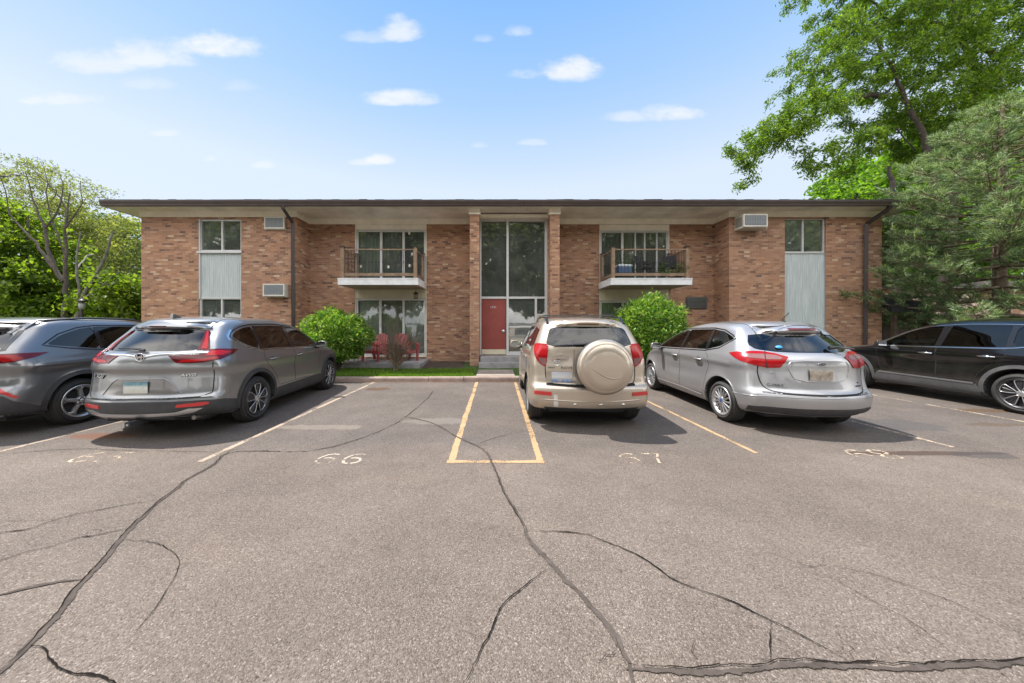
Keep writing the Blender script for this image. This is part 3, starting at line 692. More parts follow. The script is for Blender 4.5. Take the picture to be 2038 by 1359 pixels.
# bays
def corr(x0, x1, z0, z1, yf, name='corrugated_panel'):
    V = []; F = []; n_ = int((x1 - x0) / .0125)
    for k in range(n_ + 1):
        x_ = x0 + (x1 - x0) * k / n_; ph = k % 6; yy = yf + (.018 if ph in (0, 1) else .0 if ph in (3, 4) else .009)
        V += [(x_, yy, z0), (x_, yy, z1)]
        if k: F.append((2 * k - 2, 2 * k, 2 * k + 1, 2 * k - 1))
    o = npmesh(name, V, F, CORR, B); o.location = (-.6, -PY, 0); return o
window(-10.34, -8.85, 4.16, 5.29, PY, [(-9.56, .05)], .06, curtain=[(-10.3, -9.6, 4.2, 5.25, CURTD, .01)])
window(-10.34, -8.85, 1.35, 2.55, PY, [(-9.57, .05)], .06, curtain=[(-10.3, -9.6, 1.4, 2.5, CURTD, .01)])
corr(-10.30, -8.87, 2.56, 4.14, PY + .05)
m_ = MB(); m_.box(-10.38, -10.30, PY + .01, PY + .1, 2.5, 5.3); m_.box(-10.40, -8.83, PY - .015, PY + .08, 4.10, 4.17, c=.005); m_.box(-10.34, -8.85, PY + .04, PY + .12, 2.515, 2.565)
bpart(m_, 'window_trim', FRAMEW)
wa = window(10.11, 11.54, 4.13, 5.31, PY, [(10.79, .05)], .035, curtain=[(10.13, 10.79, 4.15, 5.29, mat('grey_blind', (.12, .12, .12), .9), .004)])
corr(10.115, 11.535, .6, 4.11, PY + .05)
m_ = MB(); m_.box(10.10, 11.55, PY + .03, PY + .1, 4.095, 4.14); m_.box(10.08, 10.112, PY + .02, PY + .1, .6, 4.1); m_.box(11.532, 11.56, PY + .02, PY + .1, .6, 4.1)
bpart(m_, 'window_trim', ALU)
# left unit: patio doors, panel above, balcony doors
window(-5.20, -2.58, .46, 2.585, RY, [(-4.30, .085), (-3.43, .085)], .07, curtain=[(-5.12, -4.35, .5, 2.5, CURT, .015), (-4.25, -3.5, .5, 2.5, mat('curtain_mid', (.36, .33, .28), .9), .02), (-3.4, -2.66, .5, 2.5, CURT, .015)], name='patio_door')
m_ = MB(); m_.box(-5.20, -2.58, RY + .03, RY + .12, 2.60, 2.93)
for x in np.arange(-5.1, -2.6, .1): m_.box(x, x + .006, RY + .024, RY + .03, 2.60, 2.93)
m_.box(-5.23, -2.55, RY + .005, RY + .1, 2.586, 2.605); bpart(m_, 'panel', CREAM)
window(-5.20, -2.58, 3.17, 5.17, RY, [(-4.27, .085), (-3.43, .085)], .08, curtain=[(-4.2, -3.5, 3.2, 5.1, CURTD, .015), (-5.1, -4.32, 3.2, 5.1, mat('curtain_dim', (.30, .34, .30), .9), .015)], name='balcony_door')
m_ = MB(); m_.box(-5.23, -2.55, RY + .02, RY + .14, 5.172, 5.36, c=.004); m_.box(-5.23, -5.202, RY + .02, RY + .12, .42, 5.17); m_.box(-2.578, -2.55, RY + .02, RY + .12, .42, 5.17); m_.box(-5.2, -2.58, RY + .0, RY + .16, .40, .458)
bpart(m_, 'door_trim', WHITE)
for (px, pz) in ((-5.03, 3.8), (-4.0, 3.78), (-3.2, 3.83), (-3.22, 5.05)): m_ = MB(); m_.box(px - .04, px + .04, RY + .085, RY + .088, pz - .05, pz + .05); bpart(m_, 'sticker', WHITE)
# right unit
window(3.93, 6.50, .46, 2.50, RY, [(4.8, .085), (5.65, .085)], .07, curtain=[(4.0, 6.4, .5, 2.5, mat('curtain_green', (.42, .46, .34), .9), .012)], name='patio_door')
m_ = MB(); m_.box(3.93, 6.50, RY + .03, RY + .12, 2.525, 2.93)
for x in np.arange(4.0, 6.45, .1): m_.box(x, x + .006, RY + .024, RY + .03, 2.53, 2.93)
m_.box(3.90, 6.53, RY + .01, RY + .13, 2.503, 2.53); bpart(m_, 'panel', CREAM)
window(3.93, 6.50, 3.17, 5.13, RY, [(4.78, .08), (5.27, .05), (5.62, .05), (6.08, .05)], .07, curtain=[(4.85, 5.2, 3.2, 5.1, mat('curtain_tan', (.30, .27, .17), .9), .02), (6.1, 6.42, 3.2, 5.1, mat('curtain_tan', (.30, .27, .17), .9), .02), (4.0, 4.72, 3.2, 5.1, CURTD, .02)], name='balcony_door')
m_ = MB(); m_.box(3.90, 6.53, RY + .02, RY + .14, 5.132, 5.355, c=.004); m_.box(3.90, 3.928, RY + .02, RY + .12, .42, 5.13); m_.box(6.502, 6.53, RY + .02, RY + .12, .42, 5.13); m_.box(3.93, 6.5, RY + .0, RY + .16, .40, .458)
bpart(m_, 'door_trim', WHITE)
# floor between storeys, back partition (seen dimly through the glass)
m_ = MB(); m_.box(BX0 + .3, -.9, RY + .45, 21.9, 2.7, 2.98); m_.box(2.25, BX3 - .3, RY + .45, 21.9, 2.7, 2.98); m_.box(BX0 + .3, -.9, 15.5, 15.6, .1, 5.4); m_.box(2.25, BX3 - .3, 15.5, 15.6, .1, 5.4)
m_.box(-.86, 2.2, 12.4, 20, .2, .5); m_.box(-.86, 2.2, 17, 17.1, .5, 5.5); m_.box(-.95, -.87, 12.4, 17, .2, 5.5); m_.box(2.21, 2.25, 12.4, 17, .2, 5.5)
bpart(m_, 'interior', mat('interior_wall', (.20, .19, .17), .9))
m_ = MB()
for k in range(12): m_.box(-.7, .55, 13.2 + k * .26, 13.46 + k * .26, .5 + k * .19, .69 + k * .19)
m_.box(-.7, 2.1, 16.3, 17, 2.7, 2.9)
for k in range(8): m_.box(.6 + k * .2, .62 + k * .2, 16.3, 16.32, 2.9, 3.8)
m_.box(.55, 2.1, 16.29, 16.33, 3.8, 3.85)
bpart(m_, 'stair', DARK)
# entrance glazing
ex0, ex1 = -.535, 1.885
xm, xm2, zt = .452, 1.47, 2.56      # centre mullion, side mullion, transom
m_ = MB(); y0, y1 = GY, GY + .1
m_.box(ex0, ex0 + .05, y0, y1, .51, 5.37, c=.006); m_.box(ex1 - .10, ex1 - .004, y0 - .02, y1, .51, 5.37, c=.006)
m_.box(xm - .04, xm + .04, y0 - .03, y1 + .02, .51, 5.37, c=.006)
m_.box(ex0 + .05, xm - .04, y0, y1, zt - .03, zt + .05, c=.006); m_.box(xm + .04, ex1 - .1, y0, y1, zt - .03, zt + .05, c=.006)
m_.box(ex0 + .05, xm - .04, y0, y1, 5.30, 5.37); m_.box(xm + .04, ex1 - .1, y0, y1, 5.30, 5.37)
m_.box(xm2 - .04, xm2 + .04, y0, y1, .62, zt - .03, c=.006); m_.box(xm + .04, xm2 - .04, y0, y1, .51, .64, c=.006); m_.box(xm2 + .04, ex1 - .1, y0, y1, .51, .64)
m_.box(xm + .04, xm2 - .04, y0, y1, 1.50, 1.555, c=.006); m_.box(xm2 + .04, ex1 - .1, y0, y1, 1.93, 1.99)
eg = bpart(m_, 'entrance_frame', FRAMEW)
m_ = MB(); m_.box(xm2 + .04, ex1 - .1, y0 + .02, y1 - .02, .64, 1.93); m_.build('infill_panel', CREAM, eg)
m_ = MB(); m_.box(ex0 - .02, ex1 + .02, 11.40, 11.75, 5.372, 5.49, c=.005); m_.build('header', WHITE, eg)
for (a, b, c, d) in [(ex0 + .05, xm - .04, zt + .05, 5.30), (xm + .04, ex1 - .1, zt + .05, 5.30), (xm + .04, xm2 - .04, 1.555, zt - .03), (xm + .04, xm2 - .04, .64, 1.5), (xm2 + .04, ex1 - .1, 1.99, zt - .03)]:
    m_ = MB(); m_.add([(a, y0 + .05, c), (b, y0 + .051, c), (b, y0 + .053, d), (a, y0 + .05, d)], [(0, 1, 2, 3)]); m_.build('pane', GLASS, eg, fix=False)
m_ = MB(); m_.box(ex0 + .06, xm - .045, y0 + .03, y0 + .085, .72, zt - .035, c=.004)
dr = bpart(m_, 'entrance_door', DOORRED)
m_ = MB(); m_.box(ex0 + .06, xm - .045, y0 + .028, y0 + .087, .535, .718, c=.003); m_.build('kick_plate', CREAM, dr)
m_ = MB(); m_.lathe([(-.002, 0), (-.005, .05), (.004, .055), (.02, .055)], 24, 'y', (.30, y0 + .01, 1.37)); m_.lathe([(-.06, 0), (-.06, .02), (-.045, .028), (-.02, .02), (.0, .012)], 16, 'y', (.30, y0 + .01, 1.37)); m_.build('door_knob', ALU, dr)
m_ = MB(); m_.box(ex0 + .0, ex0 + .055, y0 - .03, y0 - .002, 2.36, 2.50, c=.004); m_.build('closer_box', FRAMEW, dr)
tm = text_mesh('1731', .105, .006, 0, 1.1); tm.materials.append(mat('door_number', (.75, .78, .85), .5)); tm.transform(Matrix.Rotation(R(90), 4, 'X')); tn = link('house_number', tm, dr); tn.location = (-.055, y0 + .022, 2.225)
# balconies
bal_mesh = None
def balcony(x0, x1, lab):
    global bal_mesh
    yf, yb, zt_ = 10.82, 12.09, 3.155
    m_ = MB(); m_.box(x0, x1, yf, yf + .05, 2.93, zt_, c=.006); m_.box(x0, x0 + .05, yf + .05, yb, 2.93, zt_); m_.box(x1 - .05, x1, yf + .05, yb, 2.93, zt_)
    m_.box(x0 + .05, x1 - .05, yf + .05, yb, 3.03, zt_ - .004); m_.box(x0 - .012, x1 + .012, yf - .012, yf + .3, zt_ - .03, zt_ + .004, c=.004)
    o = bpart(m_, 'balcony', SLABW)
    if lab: o['label'] = lab
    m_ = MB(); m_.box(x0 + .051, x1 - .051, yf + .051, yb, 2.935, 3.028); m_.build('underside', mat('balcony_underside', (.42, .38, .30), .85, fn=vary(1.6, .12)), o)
    pr = MB(); pr.box(-.055, .055, -.055, .055, 0, 1.05, c=.006); pm = None
    cp = MB(); cp.box(-.082, .082, -.082, .082, 1.052, 1.078, c=.006); cp.add([(-.06, -.06, 1.078), (.06, -.06, 1.078), (.06, .06, 1.078), (-.06, .06, 1.078), (0, 0, 1.10)], [(0, 1, 4), (1, 2, 4), (2, 3, 4), (3, 0, 4)])
    fl, fr_ = (x0 + .12, yf + .11), (x1 - .12, yf + .11); bl, br_ = (x0 + .12, yb - .09), (x1 - .12, yb - .09)
    for k, (px, py) in enumerate((fl, fr_, bl, br_)):
        p = pr.build('post', WOODRAIL, o, loc=(px, py, zt_)); cp.build('post_cap', BLACKM, o, loc=(px, py, zt_))
    def rail(a, b):
        m2 = MB(); hx = abs(a[0] - b[0]) > .3
        if hx: m2.box(a[0] + .055, b[0] - .055, a[1] - .02, a[1] + .02, zt_ + .96, zt_ + 1.0, c=.004); m2.box(a[0] + .055, b[0] - .055, a[1] - .022, a[1] + .022, zt_ + .09, zt_ + .185, c=.004)
        else: m2.box(a[0] - .02, a[0] + .02, a[1] + .055, b[1] - .055, zt_ + .96, zt_ + 1.0, c=.004); m2.box(a[0] - .022, a[0] + .022, a[1] + .055, b[1] - .055, zt_ + .09, zt_ + .185, c=.004)
        m2.build('rail', WOODRAIL, o)
        L_ = (Vector(b) - Vector(a)).length - .11; n_ = int(L_ / .112)
        for k in range(1, n_):
            t_ = (k / n_ * L_ + .055) / (L_ + .11); c = (a[0] + (b[0] - a[0]) * t_, a[1] + (b[1] - a[1]) * t_, zt_)
            global bal_mesh
            if bal_mesh is None:
                m3 = MB(); m3.tube([(0, 0, .186), (0, 0, .42), (0, 0, .5), (0, 0, .56), (0, 0, .62), (0, 0, .7), (0, 0, .958)], [.0085, .0085, .0085, .019, .0085, .0085, .0085], 6)
                q = m3.build('baluster', BLACKM, o, loc=c); bal_mesh = q.data
            else: link('baluster', bal_mesh, o, c)
    rail(fl, fr_); rail(fl, bl); rail(fr_, br_)
balcony(-5.25, -2.56, None); balcony(3.86, 6.59, None)
# air conditioners and vent
def ac(x0, x1, z0, z1, yf, pr, skirt=False, sl=True):
    m_ = MB(); y0 = yf - pr; f = .045
    m_.box(x0, x1, y0 + .012, yf + .05, z0, z1, c=.008)
    m_.box(x0, x0 + f, y0, y0 + .02, z0, z1); m_.box(x1 - f, x1, y0, y0 + .02, z0, z1); m_.box(x0 + f, x1 - f, y0, y0 + .02, z1 - f, z1); m_.box(x0 + f, x1 - f, y0, y0 + .02, z0, z0 + f)
    if pr > .15:
        for k in range(9): m_.box(x0 - .004, x0, y0 + .06, yf - .03, z0 + .05 + k * .035, z0 + .065 + k * .035, 1)
    m_.box(x0 - .01, x1 + .02, y0 + .05, yf, z0 - .03, z0 - .001)
    o = bpart(m_, 'air_conditioner', [ACW, BLACKM])
    m_ = MB(); m_.box(x0 + f, x1 - f, y0 + .006, y0 + .0115, z0 + f, z1 - f)
    nx_, nz_ = 13, 8
    for k in range(1, nx_): xx = x0 + f + (x1 - x0 - 2 * f) * k / nx_; m_.box(xx - .004, xx + .004, y0 - .002, y0 + .005, z0 + f, z1 - f, 1)
    for k in range(1, nz_): zz = z0 + f + (z1 - z0 - 2 * f) * k / nz_; m_.box(x0 + f, x1 - f, y0 - .004, y0 + .004, zz - .004, zz + .004, 1)
    m_.build('grille', [ACG, mat('grille_bar', (.34, .36, .38), .5)], o)
ac(-7.98, -7.28, 4.92, 5.34, PY, .10)
ac(-7.94, -7.20, 2.58, 3.00, PY, .22)
ac(8.36, 9.18, 4.90, 5.33, PY, .40)
m_ = MB(); m_.box(7.13, 7.90, RY - .03, RY - .001, 2.20, 2.64, c=.004)
for k in range(8): m_.prism([(RY - .055, 2.235 + k * .05), (RY - .03, 2.235 + k * .05), (RY - .03, 2.27 + k * .05)], 'x', 7.16, 7.87)
bpart(m_, 'vent_grille', mat('vent_metal', (.10, .105, .10), .5))
# downspouts
def spout(pts, r=.04):
    m_ = MB()
    for a, b in zip(pts[:-1], pts[1:]):
        m_.tube([a, b], r * 1.25, 4, cap=True, smooth=False)
    bpart(m_, 'downspout', DARKPIPE)
spout([(-7.04, 10.76, 5.58), (-7.04, 10.78, 5.45), (-6.99, 11.20, 5.12), (-6.99, 11.235, .25)], .055)
spout([(13.16, 10.76, 5.58), (13.12, 10.82, 5.44), (12.84, 11.20, 5.08), (12.84, 11.235, .25)], .055)
spout([(-13.0, 12.1, 5.56), (-12.95, 12.1, 5.46), (-12.42, 12.1, 5.30), (-12.40, 12.1, .25)], .045)

# ------------------------------------------------------------------ small things by the wall
def lantern():
    o = empty('hanging_lantern', (-2.87, 11.75, 2.54), label='small black lantern hanging under the left balcony', category='lantern')
    m_ = MB(); m_.lathe([(.0, 0), (0, .075), (.012, .08), (.02, .06), (.022, 0)], 6, 'z', smooth=False); m_.lathe([(.17, .062), (.18, .115), (.19, .11), (.235, .045), (.26, .02), (.27, .0)], 6, 'z', smooth=False)
    for k in range(6): a = k * math.pi / 3; m_.tube([(.07 * math.sin(a), .07 * math.cos(a), .015), (.07 * math.sin(a), .07 * math.cos(a), .18)], .006, 5)
    m_.build('lantern_frame', BLACKM, o)
    m_ = MB(); m_.lathe([(.02, .055), (.17, .055)], 6, 'z', smooth=False); m_.build('lantern_glass', mat('lantern_glass', (.20, .19, .15), .3), o)
    m_ = MB(); m_.tube([(0, 0, .26), (0, 0, .385)], .004, 5); m_.lathe([(.26, .008), (.275, .016), (.29, .008)], 10, 'z'); m_.build('chain', BLACKM, o)
lantern()
CHAIRM = mat('chair_red', (.29, .050, .055), .5, fn=vary(8, .15))
def adirondack(loc, rz, lab):
    o = empty('garden_chair', loc, rz, label=lab, category='garden chair', group='red plastic garden chairs on the patio')
    # seat slopes back, local front is -y
    m_ = MB()
    for k in range(5):
        y0 = -.26 + k * .105; z0 = .375 - k * .032
        m_.add([(-.25, y0, z0), (.25, y0, z0), (.25, y0 + .095, z0 - .028), (-.25, y0 + .095, z0 - .028), (-.25, y0, z0 - .022), (.25, y0, z0 - .022), (.25, y0 + .095, z0 - .05), (-.25, y0 + .095, z0 - .05)], [(0, 1, 2, 3), (7, 6, 5, 4), (0, 4, 5, 1), (1, 5, 6, 2), (2, 6, 7, 3), (3, 7, 4, 0)])
    m_.box(-.25, .25, -.29, -.262, .27, .375, c=.01)
    m_.build('seat', CHAIRM, o)
    m_ = MB()
    for k in range(5):
        x0 = -.245 + k * .1; t_ = 1 - ((x0 + .045) / .3) ** 2; zt_ = .80 + .15 * t_
        A = Vector((0, .24, .20)); Bv = Vector((0, .46, .95)); d = (Bv - A) / .75
        L_ = zt_ - .2; e = A + d * L_; n_ = Vector((0, d.z, -d.y)).normalized() * .02
        pts = []
        for (xx, q, ll) in ((x0, A, 0), (x0 + .088, A, 0), (x0 + .088, e, -.02 if k > 2 else 0), (x0 + .044, e, .012), (x0, e, -.02 if k < 2 else 0)): pts.append(Vector((xx, q.y, q.z)) + d * ll)
        v = [tuple(p) for p in pts] + [tuple(p + n_) for p in pts]
        m_.add(v, [(0, 1, 2, 3, 4), (9, 8, 7, 6, 5)] + [(i, (i + 1) % 5 + 0, (i + 1) % 5 + 5, i + 5) for i in range(5)])
    m_.box(-.25, .25, .30, .33, .33, .40, c=.006); m_.build('backrest', CHAIRM, o)
    for s in (-1, 1):
        m_ = MB(); m_.prism([(-.36, .575), (-.34, .605), (.36, .605), (.36, .575)], 'x', s * .33 - .06, s * .33 + .06); m_.build('armrest', CHAIRM, o)
        m_ = MB(); m_.prism([(-.30, 0), (-.23, 0), (-.215, .42), (-.20, .575), (-.34, .575), (-.32, .42)], 'x', s * .30 - .03, s * .30 + .03); m_.build('leg', CHAIRM, o)
        m_ = MB(); m_.prism([(.36, 0), (.43, 0), (.36, .575), (.28, .575), (.25, .36), (.28, .22)], 'x', s * .28 - .028, s * .28 + .028); m_.build('leg', CHAIRM, o)
    return o
adirondack((-4.20, 11.35, .34), R(-14), 'red plastic garden chair nearer the round bush, facing the lot')
adirondack((-3.12, 11.4, .34), R(38), 'red plastic garden chair behind the bare shrub, turned aside')
# things on the right balcony
o = empty('cooler_box', (4.42, 11.15, 3.156), .1, label='blue cooler with a white lid on the right balcony', category='cooler')
m_ = MB(); m_.box(-.24, .24, -.15, .15, .2, .42, c=.03); m_.build('cooler_body', mat('cooler_blue', (.05, .10, .20), .4), o)
m_ = MB(); m_.box(-.25, .25, -.16, .16, .422, .50, c=.03); m_.build('lid', mat('cooler_white', (.6, .65, .7), .4), o)
m_ = MB(); m_.box(-.2, .2, -.12, .12, 0, .198, c=.01); m_.build('stand', BLACKM, o)
def folding_chair(loc, rz, lab):
    o = empty('folding_chair', loc, rz, label=lab, category='folding chair', group='dark folding chairs on the right balcony')
    m_ = MB(); m_.box(-.22, .22, -.2, .2, .42, .45, c=.01); m_.build('seat', mat('fabric_black', (.02, .02, .025), .8), o)
    m_ = MB(); m_.prism([(.18, .5), (.2, .5), (.3, .92), (.28, .92)], 'x', -.22, .22); m_.build('backrest', MATS['fabric_black'], o)
    for s in (-1, 1):
        m_ = MB(); m_.tube([(s * .24, .25, 0), (s * .24, -.2, .62)], .011, 6); m_.build('leg', BLACKM, o)
        m_ = MB(); m_.tube([(s * .24, -.22, 0), (s * .24, .18, .5), (s * .24, .3, .94)], .011, 6); m_.build('leg', BLACKM, o)
        m_ = MB(); m_.box(s * .24 - .025, s * .24 + .025, -.24, .2, .62, .64, c=.006); m_.build('armrest', BLACKM, o)
folding_chair((5.35, 11.5, 3.156), .5, 'dark folding chair at the middle of the right balcony')
folding_chair((6.12, 11.45, 3.156), -.6, 'dark folding chair at the right end of the balcony')
def potplant(loc, s, lab, seed):
    o = empty('potted_plant', loc, 0, label=lab, category='potted plant', group='potted plants on the right balcony')
    m_ = MB(); m_.lathe([(0, 0), (0, .09 * s), (.2 * s, .13 * s), (.22 * s, .13 * s), (.2 * s, .11 * s), (.2 * s, 0)], 20, 'z'); m_.build('pot', mat('pot_dark', (.05, .035, .03), .6), o)
    r_ = random.Random(seed); V = []; F = []
    for k in range(240):
        a = r_.uniform(0, 6.28); e = r_.uniform(.1, 1.4); l = r_.uniform(.1, .42) * s; c = Vector((math.cos(a) * math.cos(e) * l, math.sin(a) * math.cos(e) * l, .2 * s + math.sin(e) * l * 1.5))
        d = Vector((r_.gauss(0, 1), r_.gauss(0, 1), r_.gauss(0, 1))).normalized() * .045; u = d.orthogonal().normalized() * .02; o_ = len(V)
        V += [tuple(c - d), tuple(c + u), tuple(c + d), tuple(c - u)]; F.append((o_, o_ + 1, o_ + 2, o_ + 3))
    npmesh('foliage', V, F, LEAF_DARK, o)
potplant((4.75, 11.75, 3.156), 1.5, 'tall dark potted plant beside the blue cooler', 3)
potplant((6.28, 11.05, 3.156), .8, 'low potted plant in the right balcony corner', 5)
potplant((5.75, 11.05, 3.156), .7, 'small potted plant behind the middle of the railing', 6)

# ------------------------------------------------------------------ right-hand background: fence, awning, shed, garage
DKWOOD = mat('fence_wood', (.065, .042, .030), .85, fn=vary(4, .35, .4, 60))
o = empty('wooden_fence', (14.4, 13.4, 0), label='dark brown board fence beside the right end of the building', category='fence')
for k in range(34):
    m_ = MB(); m_.box(k * .235, k * .235 + .222, 0, .025, .1, 2.05 + .03 * math.sin(k * 7.)); m_.build('board', DKWOOD, o)
m_ = MB(); m_.box(0, 8, .026, .07, .5, .6); m_.box(0, 8, .026, .07, 1.6, 1.7); m_.build('rail', DKWOOD, o)
o = empty('awning', (14.1, 11.6, 0), label='black sloping canopy on brown posts at the right corner of the building', category='awning')
m_ = MB(); m_.add([(-.62, .35, 2.72), (.62, .35, 2.72), (.62, -.75, 2.20), (-.82, -.75, 2.20), (-.62, .35, 2.66), (.62, .35, 2.66), (.62, -.75, 2.02), (-.82, -.75, 2.02)], [(0, 3, 2, 1), (4, 5, 6, 7), (3, 7, 6, 2), (0, 4, 7, 3), (1, 2, 6, 5), (0, 1, 5, 4)]); m_.build('canopy', mat('awning_black', (.018, .018, .022), .6), o)
for sx in (-.55, .55):
    m_ = MB(); m_.box(sx - .05, sx + .05, -.65, -.55, .1, 2.1); m_.build('post', DKWOOD, o)
o = empty('garage', (25, 17, 0), label='low brown garage with a flat brown eave behind the pine', category='garage')
m_ = MB(); m_.box(-6.9, 9, 0, 7, -.1, 3.45); m_.build('wall', BRICK, o)
m_ = MB(); m_.box(-7.3, 9.4, -.5, 7.4, 3.46, 3.60); m_.box(-7.35, 9.45, -.55, 7.45, 3.605, 3.85); m_.build('roof', BROWN, o)
m_ = MB(); m_.box(-4.5, -1.8, -.04, -.001, .1, 2.4); m_.build('door', CREAM, o)
o = empty('garden_shed', (19.6, 14.4, 0), label='brown shed with a pinkish shingle gable roof behind the pine', category='shed')
m_ = MB(); m_.box(-2.4, 2.4, 0, 2.0, 0, 1.95); m_.build('wall', DKWOOD, o)
PINKR = mat('pink_shingle', (.26, .17, .145), .9, fn=vary(8, .3, .5, 40))
m_ = MB(); m_.add([(-2.7, -.4, 1.85), (2.7, -.4, 1.85), (2.7, 1.0, 3.1), (-2.7, 1.0, 3.1), (2.7, 2.4, 1.85), (-2.7, 2.4, 1.85), (-2.7, -.4, 1.75), (2.7, -.4, 1.75), (2.7, 2.4, 1.75), (-2.7, 2.4, 1.75)], [(0, 1, 2, 3), (3, 2, 4, 5), (0, 6, 7, 1), (1, 7, 8, 4, 2), (5, 9, 6, 0, 3), (4, 8, 9, 5), (6, 9, 8, 7)]); m_.build('roof', PINKR, o)
o = empty('lamp_post', (-17.2, 13.5, 0), label='slim black garden lamp post with white head among the left trees', category='lamp post')
m_ = MB(); m_.tube([(0, 0, 0), (0, 0, 2.25)], .045, 8); m_.build('pole', BLACKM, o)
m_ = MB(); m_.lathe([(2.25, .0), (2.26, .08), (2.48, .11), (2.56, .0)], 12, 'z'); m_.build('lamp_head', mat('lamp_white', (.35, .38, .40), .3), o)
m_ = MB(); m_.lathe([(2.562, .0), (2.563, .2), (2.64, .09), (2.7, .0)], 12, 'z'); m_.build('lamp_cap', BLACKM, o)

# ------------------------------------------------------------------ cars
def f_carpaint(n, p):
    g = geopos(n)
    # a thin film of road dust, thicker low on the body
    v = objco(n); x, y, z = n.sep(v)
    d = n.m('MULTIPLY', n.map(z, .3, .95, 1, .12), n.map(n.noise(v, 5, 5, .6), .3, .7, .25, 1))
    base = tuple(p.inputs['Base Color'].default_value)
    fl = n.noise(v, 900, 1)
    c = n.mix(n.map(fl, .35, .65, 0, .18), base, n.mix(1, base, (.72, .72, .72, 1), 'MULTIPLY'))
    n.l.new(n.mix(n.m('MULTIPLY', d, .20), c, (.22, .19, .16, 1)), p.inputs['Base Color'])
    n.l.new(n.map(d, 0, 1, p.inputs['Roughness'].default_value, p.inputs['Roughness'].default_value + .16), p.inputs['Roughness'])
    n.l.new(n.m('MULTIPLY', n.m('SUBTRACT', 1, n.m('MULTIPLY', d, .5)), p.inputs['Coat Weight'].default_value), p.inputs['Coat Weight'])
def carpaint(name, c, metal=.75, rough=.33, coat=1.0): return mat(name, c, rough, metal, coat, fn=f_carpaint, coat_rough=.05)
P_CRV = carpaint('paint_silver_grey', (.285, .292, .305), .8, .30)
P_RAV = carpaint('paint_champagne', (.53, .45, .365), .6, .32)
P_CMX = carpaint('paint_silver', (.40, .40, .415), .6, .34)
P_ESC = carpaint('paint_dark_grey', (.20, .205, .215), .75, .28)
P_BLK = carpaint('paint_black', (.004, .0045, .006), .15, .1)
CLAD = mat('plastic_cladding', (.040, .040, .042), .6, fn=vary(6, .25, .25, 300, world=False))
CLADG = mat('plastic_cladding_grey', (.085, .085, .088), .5, fn=vary(6, .2, .2, 300, world=False))
SEAM = mat('panel_gap', (.012, .012, .012), .9)
GLOSSB = mat('gloss_black', (.012, .012, .014), .12, 0, .5)
REDL = mat('lamp_red', (.40, .006, .010), .22, 0, .25, .4)
REDD = mat('lamp_dark_red', (.10, .003, .006), .18, 0, .3, .4)
REDB = mat('lamp_red_bright', (.30, .004, .007), .25, 0, .15, .3)
CLEARL = mat('lamp_clear', (.22, .10, .10), .25, .2, .2)
REFL = mat('reflector_red', (.50, .03, .03), .3, 0, .5)
TYRE = mat('tyre_rubber', (.030, .029, .028), .75, fn=vary(6, .3, .2, 90, world=False))
RIMS = mat('rim_silver', (.55, .55, .56), .32, .8)
RIMD = mat('rim_dark', (.05, .05, .055), .4, .5)
RIMG = mat('rim_grey', (.24, .24, .25), .35, .7)
DISC = mat('brake_disc', (.22, .21, .20), .45, .8)
BADGE = mat('badge_chrome', (.75, .75, .76), .15, 1.0)
BADGED = mat('badge_dark', (.10, .10, .11), .3, .5)
SEATM = mat('seat_fabric', (.075, .072, .070), .85)
SEATL = mat('seat_light', (.25, .23, .20), .8)
BLUEB = mat('badge_blue', (.02, .07, .25), .2, 0, 1)
def f_plate(n, p):
    v = objco(n); x, y, z = n.sep(v)
    a = n.noise(v, 14, 2); c = n.ramp(n.map(z, -.07, .07), PLATE_STOPS[p.id_data.name if False else 0])
    n.l.new(n.mix(n.map(a, .45, .65, 0, .45), c, (.30, .36, .45, 1)), p.inputs['Base Color'])
def platemat(name, stops, blob=(.30, .36, .45)):
    def f(n, p):
        v = objco(n); x, y, z = n.sep(v)
        c = n.ramp(n.map(z, -.075, .075), stops)
        n.l.new(n.mix(n.map(n.noise(v, 16, 2), .45, .68, 0, .55), c, tuple(blob) + (1,)), p.inputs['Base Color'])
    return mat(name, rough=.4, fn=f)
PLATE1 = platemat('plate_teal', [(0, (.55, .52, .46)), (.55, (.62, .64, .60)), (.8, (.10, .26, .33)), (1, (.08, .22, .30))], (.42, .50, .44))
PLATE2 = platemat('plate_blue', [(0, (.10, .17, .35)), (.25, (.22, .30, .46)), (.5, (.62, .64, .62)), (1, (.45, .52, .62))], (.62, .50, .42))
PLATE3 = platemat('plate_tan', [(0, (.42, .38, .33)), (.5, (.36, .30, .24)), (1, (.50, .46, .40))], (.09, .06, .05))

def chaikin(pts, it=2, r_=.25, closed=True):
    P = [tuple(p) for p in pts]
    for _ in range(it):
        Q = []; n = len(P)
        rng = range(n if closed else n - 1)
        if not closed: Q.append(P[0])
        for i in rng:
            a = np.array(P[i]); b = np.array(P[(i + 1) % n])
            Q.append(tuple(a * (1 - r_) + b * r_)); Q.append(tuple(a * r_ + b * (1 - r_)))
        if not closed: Q.append(P[-1])
        P = Q
    return P

